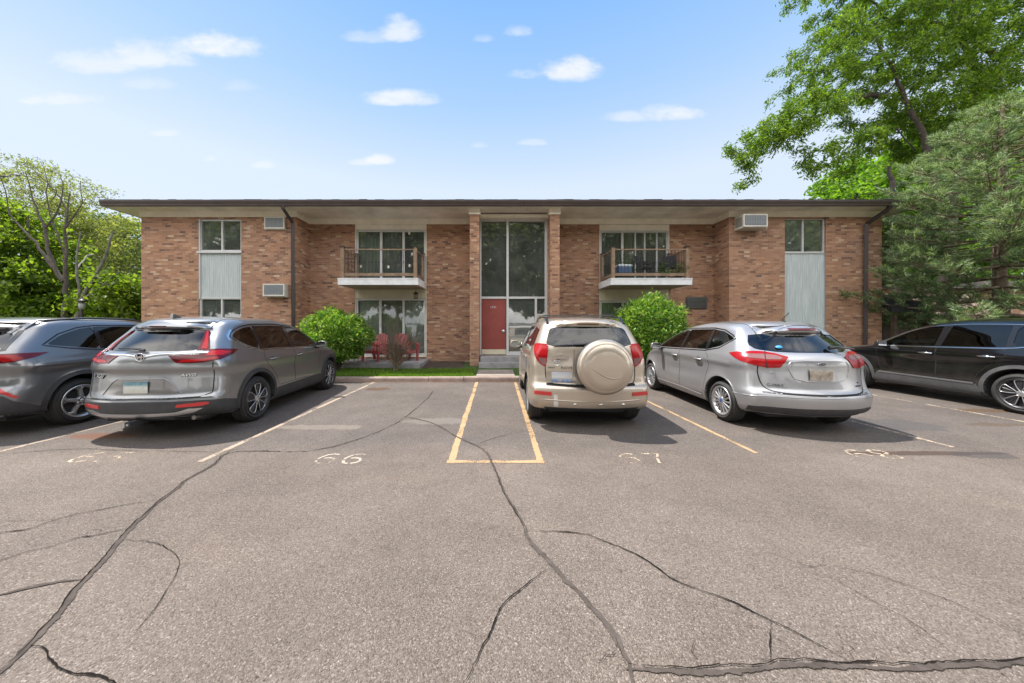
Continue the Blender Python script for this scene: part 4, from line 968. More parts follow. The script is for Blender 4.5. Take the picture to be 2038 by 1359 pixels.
class Car:
    def __init__(s, name, sp, loc, rz, label, paint, cat='car'):
        s.sp = sp; s.paint = paint
        s.root = empty(name, (loc[0], loc[1], 0), rz, label=label, category=cat)
        s.T = pchip(sp['top']); s.Bt = pchip(sp['bot']); s.rr = pchip(sp['rear']); s.fr = pchip(sp['front'])
        s.ins = pchip(sp['inset']); s.pl = pchip(sp['plan']) if 'plan' in sp else (lambda u: 0 * u)
        s.L = sp['L']; s.W = sp['W']; s.rw = sp['rw']; s.ax = (sp['axR'], sp['axF'])
        s.make_body()
    def shape(s, un, b, c, inset=0.0, Tz=None, Bz=None):
        sp = s.sp; L, W = s.L, s.W
        T = s.T(un) if Tz is None else Tz; Bz = s.Bt(un) if Bz is None else Bz
        z = Bz + (T - Bz) * c
        hw = W + s.pl(un) - s.ins(z)
        # corner rounding in plan
        cu, cw = sp.get('rc', (.30, .16)); t_ = np.clip((cu - un) / cu, 0, 1); hw = hw - cw * (1 - np.sqrt(np.clip(1 - t_ ** 2, 0, 1)))
        cu, cw = sp.get('fc', (.75, .30)); t_ = np.clip((un - (L - cu)) / cu, 0, 1); hw = hw - cw * (1 - np.sqrt(np.clip(1 - t_ ** 2, 0, 1)))
        # greenhouse narrows to the rear
        hw = hw - sp.get('gt', .07) * np.clip(1 - un / 1.3, 0, 1) ** 2 * np.clip((z - 1.05) / .5, 0, 1)
        # wheel-arch flares
        for ua in s.ax:
            d = np.hypot(un - ua, z - s.rw); hw = hw + sp.get('flare', .018) * np.exp(-((d - (s.rw + .06)) / .085) ** 2) * (z < s.rw * 2 + .35)
        if 'sculpt' in sp: hw = hw + sp['sculpt'](un, z)
        rad = sp.get('rad', .10); rl = sp.get('radl', .12)
        t_ = np.clip((z - (T - rad)) / rad, 0, 1); hw = hw - rl * (1 - np.sqrt(np.clip(1 - t_ ** 2, 0, 1)))
        rb = .07; t_ = np.clip(((Bz + rb) - z) / rb, 0, 1); hw = hw - .05 * (1 - np.sqrt(np.clip(1 - t_ ** 2, 0, 1)))
        hw = hw - inset
        y = b * hw
        z = z + sp.get('crown', .035) * (1 - b ** 2) * c ** 4 + (sp['hood'](un, b) * c ** 3 if 'hood' in sp else 0)
        wR = np.clip(1 - un / 1.25, 0, 1) ** 1.35; wF = np.clip(1 - (L - un) / 1.2, 0, 1) ** 1.5
        u = un + s.rr(z) * wR - s.fr(z) * wF
        if 'spoil' in sp: zs, ds_ = sp['spoil']; u = u - ds_ * np.clip((z - zs) / .022, 0, 1) * (1 - np.clip((z - zs - .05) / .25, 0, 1)) * (1 - np.abs(b) ** 7) * wR
        u = u + sp.get('bowR', .10) * np.abs(b) ** 2.4 * wR - sp.get('bowF', .22) * np.abs(b) ** 2.2 * wF
        return y, u, z
    def grid(s, na, nb, nc, ur, cz=None, inset=0.0, shr=0):
        """closed box lattice mapped to the body; returns verts, quads"""
        idx = {}; A = []
        def vid(i, j, k):
            q = (i, j, k)
            if q not in idx: idx[q] = len(A); A.append(q)
            return idx[q]
        F = []
        for i in range(na):
            for j in range(nb):
                F.append((vid(i, j, 0), vid(i, j + 1, 0), vid(i + 1, j + 1, 0), vid(i + 1, j, 0)))
                F.append((vid(i, j, nc), vid(i + 1, j, nc), vid(i + 1, j + 1, nc), vid(i, j + 1, nc)))
            for k in range(nc):
                F.append((vid(i, 0, k), vid(i + 1, 0, k), vid(i + 1, 0, k + 1), vid(i, 0, k + 1)))
                F.append((vid(i, nb, k), vid(i, nb, k + 1), vid(i + 1, nb, k + 1), vid(i + 1, nb, k)))
        for j in range(nb):
            for k in range(nc):
                F.append((vid(0, j, k), vid(0, j, k + 1), vid(0, j + 1, k + 1), vid(0, j + 1, k)))
                F.append((vid(na, j, k), vid(na, j + 1, k), vid(na, j + 1, k + 1), vid(na, j, k + 1)))
        A = np.array(A, float); t_ = A[:, 0] / na
        if cz is None: t_ = .62 * t_ + .38 * (.5 - .5 * np.cos(np.pi * t_))
        un = ur[0] + (ur[1] - ur[0]) * t_; b = -1 + 2 * A[:, 1] / nb; b = b * (1 - .18 * (1 - b ** 2) * 0) ; c = A[:, 2] / nc
        if cz is None: x, u, z = s.shape(un, b, c, inset)
        else:
            T = s.T(un) - cz[1]; x, u, z = s.shape(un, b, c, inset, T, np.full_like(T, cz[0]))
        return np.stack([x, u, z], 1), F
    def make_body(s):
        sp = s.sp
        V, F = s.grid(120, 30, 52, (0, s.L))
        bm = bmesh.new(); vs = [bm.verts.new(v) for v in V]
        for f in F: bm.faces.new([vs[i] for i in f])
        bm.normal_update(); bmesh.ops.recalc_face_normals(bm, faces=bm.faces[:])
        bm.verts.ensure_lookup_table(); bm.verts.index_update(); bm.normal_update()
        s.on = np.array([v.normal[:] for v in bm.verts]); s.ov = V
        tb = bm.copy(); bmesh.ops.triangulate(tb, faces=tb.faces[:]); tb.faces.ensure_lookup_table()
        s.tri = [tuple(v.index for v in f.verts) for f in tb.faces]; tb.free()
        s.bvh = BVHTree.FromPolygons([tuple(v) for v in V], s.tri)
        me = bpy.data.meshes.new('body'); bm.to_mesh(me); bm.free()
        o = bpy.data.objects.new('body', me); COL.objects.link(o)
        cutters = []
        def cutter(bmx):
            m_ = bpy.data.meshes.new('cut'); bmesh.ops.recalc_face_normals(bmx, faces=bmx.faces[:]); bmx.to_mesh(m_); bmx.free()
            q = bpy.data.objects.new('cut', m_); COL.objects.link(q); cutters.append(q)
            md = o.modifiers.new('b', 'BOOLEAN'); md.operation = 'DIFFERENCE'; md.solver = 'EXACT'; md.object = q
        # cabin
        cb = sp['cabin']; V2, F2 = s.grid(40, 12, 14, (cb[0], cb[1]), (cb[2], cb[3]), .065)
        bc = bmesh.new(); v2 = [bc.verts.new(v) for v in V2]
        for f in F2: bc.faces.new([v2[i] for i in f])
        cutter(bc)
        # wheel wells
        bc = bmesh.new()
        for ua in s.ax:
            for sg in (-1, 1):
                n = 48; Rw = s.rw + .062; ring = []
                for xx in (sg * (s.W - .36), sg * (s.W + .3)):
                    ring.append([bc.verts.new((xx, ua + Rw * math.cos(2 * math.pi * k / n), s.rw + .012 + Rw * math.sin(2 * math.pi * k / n))) for k in range(n)])
                for k in range(n): bc.faces.new((ring[0][k], ring[0][(k + 1) % n], ring[1][(k + 1) % n], ring[1][k]))
                bc.faces.new(ring[0]); bc.faces.new(ring[1])
        cutter(bc)
        # side window openings, right through
        bc = bmesh.new()
        for w_ in sp['panes']:
            a = [bc.verts.new((-1.6, p[0], p[1])) for p in w_]; b = [bc.verts.new((1.6, p[0], p[1])) for p in w_]; n = len(w_)
            for k in range(n): bc.faces.new((a[k], a[(k + 1) % n], b[(k + 1) % n], b[k]))
            bc.faces.new(a); bc.faces.new(b)
        cutter(bc)
        bc = bmesh.new()
        w_ = sp['rearglass']; n = len(w_)
        a = [bc.verts.new((p[0], -.5, p[1])) for p in w_]; b = [bc.verts.new((p[0], 1.15, p[1])) for p in w_]
        for k in range(n): bc.faces.new((a[k], a[(k + 1) % n], b[(k + 1) % n], b[k]))
        bc.faces.new(a); bc.faces.new(b)
        w_ = sp['screen']; n = len(w_)
        a = [bc.verts.new((p[0], sp['screen_u'], p[1])) for p in w_]; b = [bc.verts.new((p[0], s.L + .3, p[1])) for p in w_]
        for k in range(n): bc.faces.new((a[k], a[(k + 1) % n], b[(k + 1) % n], b[k]))
        bc.faces.new(a); bc.faces.new(b)
        cutter(bc)
        bpy.context.view_layer.update()
        me2 = bpy.data.meshes.new_from_object(o.evaluated_get(bpy.context.evaluated_depsgraph_get()))
        bpy.data.objects.remove(o)
        for q in cutters: bpy.data.objects.remove(q)
        me2.materials.clear(); me2.materials.append(s.paint); me2.materials.append(DARK)
        s.body = link('body', me2, s.root)
        # normals and materials: outer skin keeps the smooth normals of the uncut body
        nl = np.zeros((len(me2.loops), 3)); co = [v.co.copy() for v in me2.vertices]
        me2.polygons.foreach_set('use_smooth', np.ones(len(me2.polygons), dtype=bool))
        for p in me2.polygons:
            c = p.center; h = s.bvh.find_nearest(c)
            outer = h[0] is not None and h[3] < .006 and h[1].dot(p.normal) > .75
            p.material_index = 0 if outer else 1
            for li in p.loop_indices:
                nl[li] = s.nrm(co[me2.loops[li].vertex_index]) if outer else p.normal
        me2.normals_split_custom_set([tuple(q) for q in nl])
        # cabin glass
        for i, w_ in enumerate(sp['panes']):
            for sg in (-1, 1): s.patch(w_, 'side', -.006, CARPRIV if i in sp.get('privacy', ()) else CARGLASS, 'window', sg=sg, rim=0)
        s.patch(sp['rearglass'], 'rear', -.006, CARPRIV if 'r' in sp.get('privacy', ()) else CARGLASS, 'rear_window', rim=0)
        s.patch(sp['screen'], 'front', -.006, CARGLASS, 'windscreen', rim=0)
        s.interior()
    def nrm(s, p):
        h = s.bvh.find_nearest(p)
        if h[0] is None: return (0, 0, 1)
        a, b, c = s.tri[h[2]]; A, B_, C_ = s.ov[a], s.ov[b], s.ov[c]; q = np.array(h[0])
        v0, v1, v2 = B_ - A, C_ - A, q - A
        d00, d01, d11, d20, d21 = v0 @ v0, v0 @ v1, v1 @ v1, v2 @ v0, v2 @ v1; den = d00 * d11 - d01 * d01
        if abs(den) < 1e-14: return tuple(h[1])
        v = (d11 * d20 - d01 * d21) / den; w_ = (d00 * d21 - d01 * d20) / den
        n = s.on[a] * (1 - v - w_) + s.on[b] * v + s.on[c] * w_; l = np.linalg.norm(n)
        if l < 1e-6: return tuple(h[1])
        n = n / l; fn = np.array(h[1]); k = float(n @ fn)
        if k < .78: f = min(1, (.78 - k) / .08); n = n * (1 - f) + fn * f; n /= np.linalg.norm(n)
        return tuple(n)
    def hit(s, p, mode, sg=1):
        """2D design point -> surface point, smooth normal"""
        if mode == 'side': o, d = Vector((sg * 1.7, p[0], p[1])), Vector((-sg, 0, 0))
        elif mode == 'rear': o, d = Vector((p[0], -1.0, p[1])), Vector((0, 1, 0))
        elif mode == 'front': o, d = Vector((p[0], s.L + 1, p[1])), Vector((0, -1, 0))
        elif mode == 'top': o, d = Vector((p[0], p[1], 3)), Vector((0, 0, -1))
        else:  # 'cyl'
            a = p[0] / .9; dirv = Vector((math.sin(a), -math.cos(a), 0)); o = Vector((0, s.cyu, p[1])) + dirv * 3; d = -dirv
        h = s.bvh.ray_cast(o, d)
        if h[0] is None:
            q = o + d * (o.length * .5); q = Vector((sg * s.W, p[0], p[1])) if mode == 'side' else Vector((p[0], .3, p[1])) if mode == 'rear' else o + d * 1.9
            h = s.bvh.find_nearest(q)
        return h[0], Vector(s.nrm(h[0]))
    cyu = 1.0
    def cyl(s, pts):
        """(x,u,z) design points -> cylindrical coordinates"""
        return [(math.atan2(x, s.cyu - u) * .9, z) for x, u, z in pts]
    def patch(s, poly, mode, off, m_, name, sg=1, rim=.012, step=.045, parent=None, round_=0, crown=0.0, depthfn=None, **kw):
        if round_: poly = chaikin(poly, round_)
        bm = bmesh.new(); vs = [bm.verts.new((p[0], p[1], 0)) for p in poly]
        f = bm.faces.new(vs)
        if f.normal.z < 0: pass
        xs = [p[0] for p in poly]; ys = [p[1] for p in poly]
        for ax_, (lo, hi) in ((0, (min(xs), max(xs))), (1, (min(ys), max(ys)))):
            n = int((hi - lo) / step)
            for k in range(1, n + 1):
                c = [0, 0, 0]; c[ax_] = lo + (hi - lo) * k / (n + 1); nn_ = [0, 0, 0]; nn_[ax_] = 1
                bmesh.ops.bisect_plane(bm, geom=bm.verts[:] + bm.edges[:] + bm.faces[:], plane_co=c, plane_no=nn_, dist=1e-6)
        bmesh.ops.triangulate(bm, faces=[q for q in bm.faces if len(q.verts) > 4])
        bm.verts.ensure_lookup_table(); bm.verts.index_update()
        V = []; N = []
        bnd = [e for e in bm.edges if e.is_boundary]
        for v in bm.verts:
            p, n = s.hit((v.co.x, v.co.y), mode, sg); o_ = off
            if depthfn: o_ = off + depthfn(v.co.x, v.co.y)
            V.append(p + n * o_); N.append(n)
        F = [[q.index for q in f.verts] for f in bm.faces]
        # orientation
        if F:
            a, b, c = [V[i] for i in F[0][:3]]
            if (b - a).cross(c - a).dot(N[F[0][0]]) < 0: F = [q[::-1] for q in F]
        nN = [tuple(n) for n in N]
        if rim > 0:
            mp = {}
            for e in bnd:
                for v in e.verts:
                    if v.index not in mp:
                        k = len(V); mp[v.index] = (k, k + 1); V.append(V[v.index].copy()); V.append(V[v.index] - N[v.index] * rim); nN += [(0, 0, 0), (0, 0, 0)]
            for e in bnd: a, b = e.verts[0].index, e.verts[1].index; F.append([mp[a][0], mp[b][0], mp[b][1], mp[a][1]])
        bm.free()
        me = bpy.data.meshes.new(name); me.from_pydata([tuple(v) for v in V], [], F); me.materials.append(m_); me.update()
        me.polygons.foreach_set('use_smooth', np.ones(len(me.polygons), dtype=bool))
        me.normals_split_custom_set_from_vertices(nN)
        return link(name, me, parent or s.root, **kw)
    def strip(s, pts, width, mode, off, m_, name, sg=1, closed=False, raise_=0.0, step=.04, parent=None, round_=0, **kw):
        if round_: pts = chaikin(pts, round_, .25, closed)
        P = [np.array(p, float) for p in pts]
        if closed: P.append(P[0])
        Q = []
        for a, b in zip(P[:-1], P[1:]):
            n = max(1, int(np.linalg.norm(b - a) / step))
            for k in range(n): Q.append(a + (b - a) * k / n)
        if not closed: Q.append(P[-1])
        n = len(Q); V = []; N = []; F = []
        for i, q in enumerate(Q):
            a, b = (Q[(i - 1) % n], Q[(i + 1) % n]) if closed else (Q[max(i - 1, 0)], Q[min(i + 1, n - 1)])
            d = b - a; l = np.linalg.norm(d); d = d / l if l > 0 else np.array([1., 0]); nr = np.array([-d[1], d[0]]) * width / 2
            cr = [(-1, 0), (-.5, .8), (.5, .8), (1, 0)] if raise_ else [(-1, 0), (1, 0)]
            pn = [s.hit(tuple(q + nr * c), mode, sg) for c, _ in cr]
            for (c, h), (p, nn_) in zip(cr, pn): V.append(p + nn_ * (off + raise_ * h)); N.append(nn_)
        w_ = 4 if raise_ else 2
        for i in range(n if closed else n - 1):
            j = (i + 1) % n
            for k in range(w_ - 1): F.append([i * w_ + k, j * w_ + k, j * w_ + k + 1, i * w_ + k + 1])
        a, b, c = [V[i] for i in F[0][:3]]
        if (b - a).cross(c - a).dot(N[F[0][0]]) < 0: F = [q[::-1] for q in F]
        me = bpy.data.meshes.new(name); me.from_pydata([tuple(v) for v in V], [], F); me.materials.append(m_); me.update()
        me.polygons.foreach_set('use_smooth', np.ones(len(me.polygons), dtype=bool))
        return link(name, me, parent or s.root, **kw)
    def both(s, fn, *a, **k): return [fn(*a, sg=q, **k) for q in (-1, 1)]
    def letters(s, txt, size, x, z, m_, name, mode='rear', shear=.0, space=1.0, parent=None, off=.006, sx=1.0):
        me = text_mesh(txt, size, .003, shear, space); me.materials.append(m_)
        if mode == 'rear':
            p, n = s.hit((x, z), 'rear'); yaw = math.atan2(n.x, -n.y); pit = math.asin(max(-1, min(1, n.z)))
            me.transform(Matrix.Diagonal((sx, 1, 1, 1))); me.transform(Matrix.Rotation(R(90) - pit, 4, 'X'))
            me.transform(Matrix.Rotation(yaw, 4, 'Z'))
            o = link(name, me, parent or s.root); o.location = p + n * off
            if m_ is BADGE: m2 = me.copy(); m2.materials.clear(); m2.materials.append(SEAM); q = link('badge_shadow', m2, o); q.location = Vector((.004, .004, -.005))  # dark offset copy draws a shadow along the chrome letters
        return o
    def obox(s, x, z, w_, h, d, m_, name, mode='rear', off=0.0, parent=None, c=.01, lift=0, rot=0, **kw):
        """small bevelled block lying on the surface"""
        p, n = s.hit((x, z), mode, kw.pop('sg', 1)); m2 = MB(); m2.box(-w_ / 2, w_ / 2, -d / 2, d / 2, -h / 2, h / 2, c=c)
        o = m2.build(name, m_, parent or s.root, **kw)
        if mode == 'rear': o.rotation_euler = (-math.asin(max(-1, min(1, n.z))) * lift, rot, math.atan2(n.x, -n.y))
        else: o.rotation_euler = (0, 0, R(90))
        o.location = p + n * off
        return o
    def interior(s):
        sp = s.sp; zf = sp['cabin'][2]; sm = sp.get('seatmat', SEATM)
        # seats stand on the cabin floor; squab + headrest each
        def seat(x, u, w_, lab='seat', top=1.12, hr=True, lean=.16):
            m_ = MB(); m_.prism([(u, zf + .005), (u + .16, zf + .005), (u + .13 - lean * .3, top), (u - lean, top), (u - lean - .02, top - .1)], 'x', x - w_ / 2, x + w_ / 2)
            bmx = None
            if hr:
                m_.box(x - .02, x + .02, u - lean + .02, u - lean + .05, top - .01, top + .05)
                m_.box(x - .13, x + .13, u - lean - .02, u - lean + .08, top + .045, top + .215, c=.035)
            m_.build('seat', sm, s.root)
        uf, ur_ = sp['seats']
        for x in (-.37, .37): seat(x, uf, .48)
        for x in (-.40, 0, .40): seat(x, ur_, .38, top=1.08, hr=True)
        ud = sp['dash']
        m_ = MB(); m_.prism([(ud, zf + .005), (ud + .35, zf + .005), (ud + .35, 1.02), (ud + .12, 1.06), (ud, 1.0)], 'x', -.66, .66); m_.build('dashboard', SEATM, s.root)
        m_ = MB(); c = Vector((-.37, ud - .12, 1.0)); pts = []
        for k in range(21): a = k / 20 * 2 * math.pi; pts.append(c + Vector((math.cos(a) * .18, math.sin(a) * .07, math.sin(a) * .165)))
        m_.tube(pts, .014, 6, cap=False); m_.tube([c, c + Vector((0, .12, -.05))], .03, 8); m_.box(c.x - .17, c.x + .17, c.y - .012, c.y + .012, c.z - .025, c.z + .025); m_.build('steering_wheel', GLOSSB, s.root)
    LIP = 0
    def wheels(s, rimfn, wd=.225, rr=.235, track=None, skip=()):
        tr = track or (s.W - .015); LIPM = 3 if rimfn is rim_petal else 0
        meshes = None
        for ai, ua in enumerate(s.ax):
            for sg in (-1, 1):
                w_ = empty('wheel', (sg * tr, ua, s.rw), 0, s.root)
                if sg < 0: w_.rotation_euler = (0, 0, math.pi)
                if meshes is None:
                    r = s.rw; m_ = MB()
                    prof = [(-wd + .01, rr - .01), (-wd - .005, rr + .03), (-wd - .012, (rr + r) / 2), (-wd + .012, r - .022), (-wd + .035, r - .006)]
                    x = -wd + .035
                    for gk in range(4):
                        xa = -wd + .045 + gk * (wd - .08) / 4; prof += [(xa + .006, r), (xa + (wd - .08) / 4 - .006, r), (xa + (wd - .08) / 4 - .003, r - .008), (xa + (wd - .08) / 4 + .002, r - .008)]
                    prof += [(-.03, r - .006), (-.012, r - .022), (.006, r - .05), (.012, (rr + r) / 2 + .01), (.008, rr + .035), (.002, rr + .022), (-.006, rr + .015), (-.008, rr - .004)]
                    m_.lathe(prof, 64, 'x'); ty = m_.build('tyre', TYRE, w_)
                    m_ = MB(); m_.lathe([(-wd + .01, rr - .01), (-.03, rr - .035), (-.012, rr - .015), (.004, rr - .004), (.006, rr + .008), (-.006, rr + .012)], 64, 'x', mi=LIPM)
                    m_.lathe([(-.13, rr - .02), (-.13, 0)], 32, 'x', mi=1)
                    m_.lathe([(-.10, .15), (-.10, .0)], 32, 'x', mi=2); m_.lathe([(-.105, .15), (-.10, .15)], 32, 'x', mi=2)
                    rimfn(m_, rr)
                    ri = m_.build('rim', [RIMS, DARK, DISC, RIMD, RIMG, BLUEB, CHROME], w_)
                    meshes = (ty.data, ri.data)
                else:
                    link('tyre', meshes[0], w_); link('rim', meshes[1], w_)
        # axles, underbody
        m_ = MB()
        for ua in s.ax: m_.tube([(-s.W + .2, ua, s.rw), (s.W - .2, ua, s.rw)], .04, 8)
        m_.box(-s.W + .32, s.W - .32, .35, s.L - .4, .21, .30); m_.tube([(.35, .25, .30), (.35, .9, .27)], .06, 10); m_.box(-.35, .35, s.ax[0] - .25, s.ax[0] + .25, .24, .36)
        m_.build('underbody', DARK, s.root)
    def mirror(s, u, z, m_, glass=CHROME, size=1.0):
        for sg in (-1, 1):
            p, n = s.hit((u, z), 'side', sg); b = MB()
            bm = bmesh.new(); bmesh.ops.create_uvsphere(bm, u_segments=20, v_segments=12, radius=1)
            for v in bm.verts:
                x, y, z_ = v.co; k = lambda q: math.copysign(abs(q) ** .6, q)
                v.co = Vector((k(x) * .115 * size, max(y, -.25) * .085 if y < 0 else y * .10, k(z_) * .075 * size * (1 - .15 * (x * sg < 0))))
            bm.verts.index_update()
            b.add([tuple(v.co) for v in bm.verts], [[v.index for v in f.verts] for f in bm.faces], 0, True); bm.free()
            o = b.build('mirror', m_, s.root, loc=(p.x + sg * .145, p.y, p.z + .045))
            b = MB(); b.prism([(-.09 * size, -.055 * size), (.09 * size, -.055 * size), (.1 * size, .03), (.07 * size, .06 * size), (-.08 * size, .06 * size), (-.1 * size, .0)], 'y', -.028, -.0235); b.build('mirror_glass', glass, o)
            b = MB(); b.box(-.11 * sg - .05, -.11 * sg + .05, -.01, .05, -.09, -.03, c=.01); b.build('mirror_foot', GLOSSB, o)
    def handle(s, u, z, m_, parents, w_=.20, rec=True):
        for sg, par in zip((-1, 1), parents):
            p, n = s.hit((u, z), 'side', sg); b = MB()
            pts = [(sg * .004, -w_ / 2, -.004), (sg * .032, -w_ / 2 + .03, 0), (sg * .038, 0, .002), (sg * .032, w_ / 2 - .03, 0), (sg * .004, w_ / 2, -.004)]
            b.tube(pts, [.012, .014, .015, .014, .012], 8); o = b.build('handle', m_, par, loc=p)
            if rec:
                b = MB(); b.lathe([(.004 * sg, 0), (.0045 * sg, .05), (.001 * sg, .062)], 24, 'x'); q = b.build('handle_cup', SEAM if m_ is GLOSSB else MATS['handle_cup'], par, loc=(p.x, p.y, p.z)); q.scale = (1, 1.15, .62)
mat('handle_cup', (.14, .135, .13), .35, .5)

# ---- rims
def spoke(m_, a, r0, r1, w0, w1, x0, x1, mi=0, th=.02, bend=0.0):
    """tapered spoke in the plane of the wheel; x = outward"""
    n = 5; V = []
    for i in range(n + 1):
        t_ = i / n; r = r0 + (r1 - r0) * t_; w_ = w0 + (w1 - w0) * t_; x = x0 + (x1 - x0) * t_ ; aa = a + bend * t_
        ca, sa = math.cos(aa), math.sin(aa)
        for (dw, dx) in ((-1, -th), (-1, -.004), (-.55, .0), (.55, .0), (1, -.004), (1, -th)):
            V.append((x + dx, r * ca - dw * w_ / 2 * sa, r * sa + dw * w_ / 2 * ca))
    F = []
    for i in range(n):
        for k in range(5): F.append((i * 6 + k, i * 6 + k + 1, (i + 1) * 6 + k + 1, (i + 1) * 6 + k))
    m_.add(V, F, mi)
def rim_petal(m_, rr):
    for k in range(5):
        a = 2 * math.pi * k / 5 + .31
        out_ = [(.045, -.012), (.12, -.045), (rr - .045, -.075), (rr - .022, -.06), (rr - .012, -.02), (rr - .012, .02), (rr - .022, .06), (rr - .045, .075), (.12, .045), (.045, .012)]
        P = chaikin(out_, 1)
        ca, sa = math.cos(a), math.sin(a)
        Q = [(-.012 + .012 * (1 - abs(r - .12) / .2), r * ca - w_ * sa, r * sa + w_ * ca) for r, w_ in P]
        m_.add([(x - .014, y, z) for x, y, z in Q], [list(range(len(Q)))], 3)
        m_.tube(Q + [Q[0]], .0065, 6, 0, cap=False)
        spoke(m_, a, .04, rr - .03, .012, .02, -.010, -.012, 3, .01)
    m_.lathe([(-.05, .055), (-.006, .052), (.0, .04), (.0, 0)], 24, 'x', mi=0)
    m_.lathe([(-.045, rr - .03), (-.045, .05)], 40, 'x', mi=3)
def rim_multi(m_, rr):
    for k in range(15):
        a = 2 * math.pi * k / 15; spoke(m_, a, .03, rr - .015, .022, .020, .0, -.012, 0, .03)
    m_.lathe([(-.05, .07), (-.008, .066), (.003, .05), (.004, .03)], 30, 'x', mi=0); m_.lathe([(.004, .031), (.007, .026), (.0075, 0)], 24, 'x', mi=5)
    m_.lathe([(-.07, rr - .03), (-.07, .05)], 40, 'x', mi=3)
def rim_five(m_, rr):
    for k in range(5):
        a = 2 * math.pi * k / 5 + math.pi / 2
        spoke(m_, a, .03, rr - .05, .055, .05, .0, -.010, 0, .035, .10)
        spoke(m_, a + .10, rr - .09, rr - .01, .045, .085, -.008, -.012, 4, .035, .12); spoke(m_, a + .05, rr - .07, rr - .01, .03, .06, -.009, -.013, 0, .035, -.16)
        ca, sa = math.cos(a + .63), math.sin(a + .63); m_.lathe([(-.002, .012), (.004, .010), (.005, 0)], 10, 'x', (0, .055 * ca, .055 * sa), 6)
    m_.lathe([(-.05, .075), (-.008, .07), (.002, .05), (.003, 0)], 30, 'x', mi=4); m_.lathe([(.003, .032), (.008, .028), (.009, 0)], 24, 'x', mi=0)
    m_.lathe([(-.06, rr - .02), (-.06, .05)], 40, 'x', mi=1)
def rim_six(m_, rr):
    for k in range(6): spoke(m_, k * math.pi / 3, .03, rr - .015, .05, .06, .0, -.012, 0, .03)
    m_.lathe([(-.05, .08), (-.008, .075), (.003, .05), (.004, 0)], 30, 'x', mi=0); m_.lathe([(-.07, rr - .03), (-.07, .05)], 40, 'x', mi=3)

def arch(ua, rw, r0, r1, zmin, a0=0, a1=180, n=22):
    """ring sector polygon of a wheel-arch trim, cut level at zmin"""
    def P(r, a):
        y = ua + r * math.cos(R(a)); z = rw + .012 + r * math.sin(R(a)); return (y, z)
    def al(r): return math.degrees(math.asin(max(-1, min(1, (zmin - rw - .012) / r))))
    o0, i0 = al(r1), al(r0)
    out_ = [P(r1, o0 + (180 - 2 * o0) * k / n) for k in range(n + 1)]; inn = [P(r0, i0 + (180 - 2 * i0) * k / n) for k in range(n + 1)]
    return out_ + inn[::-1]

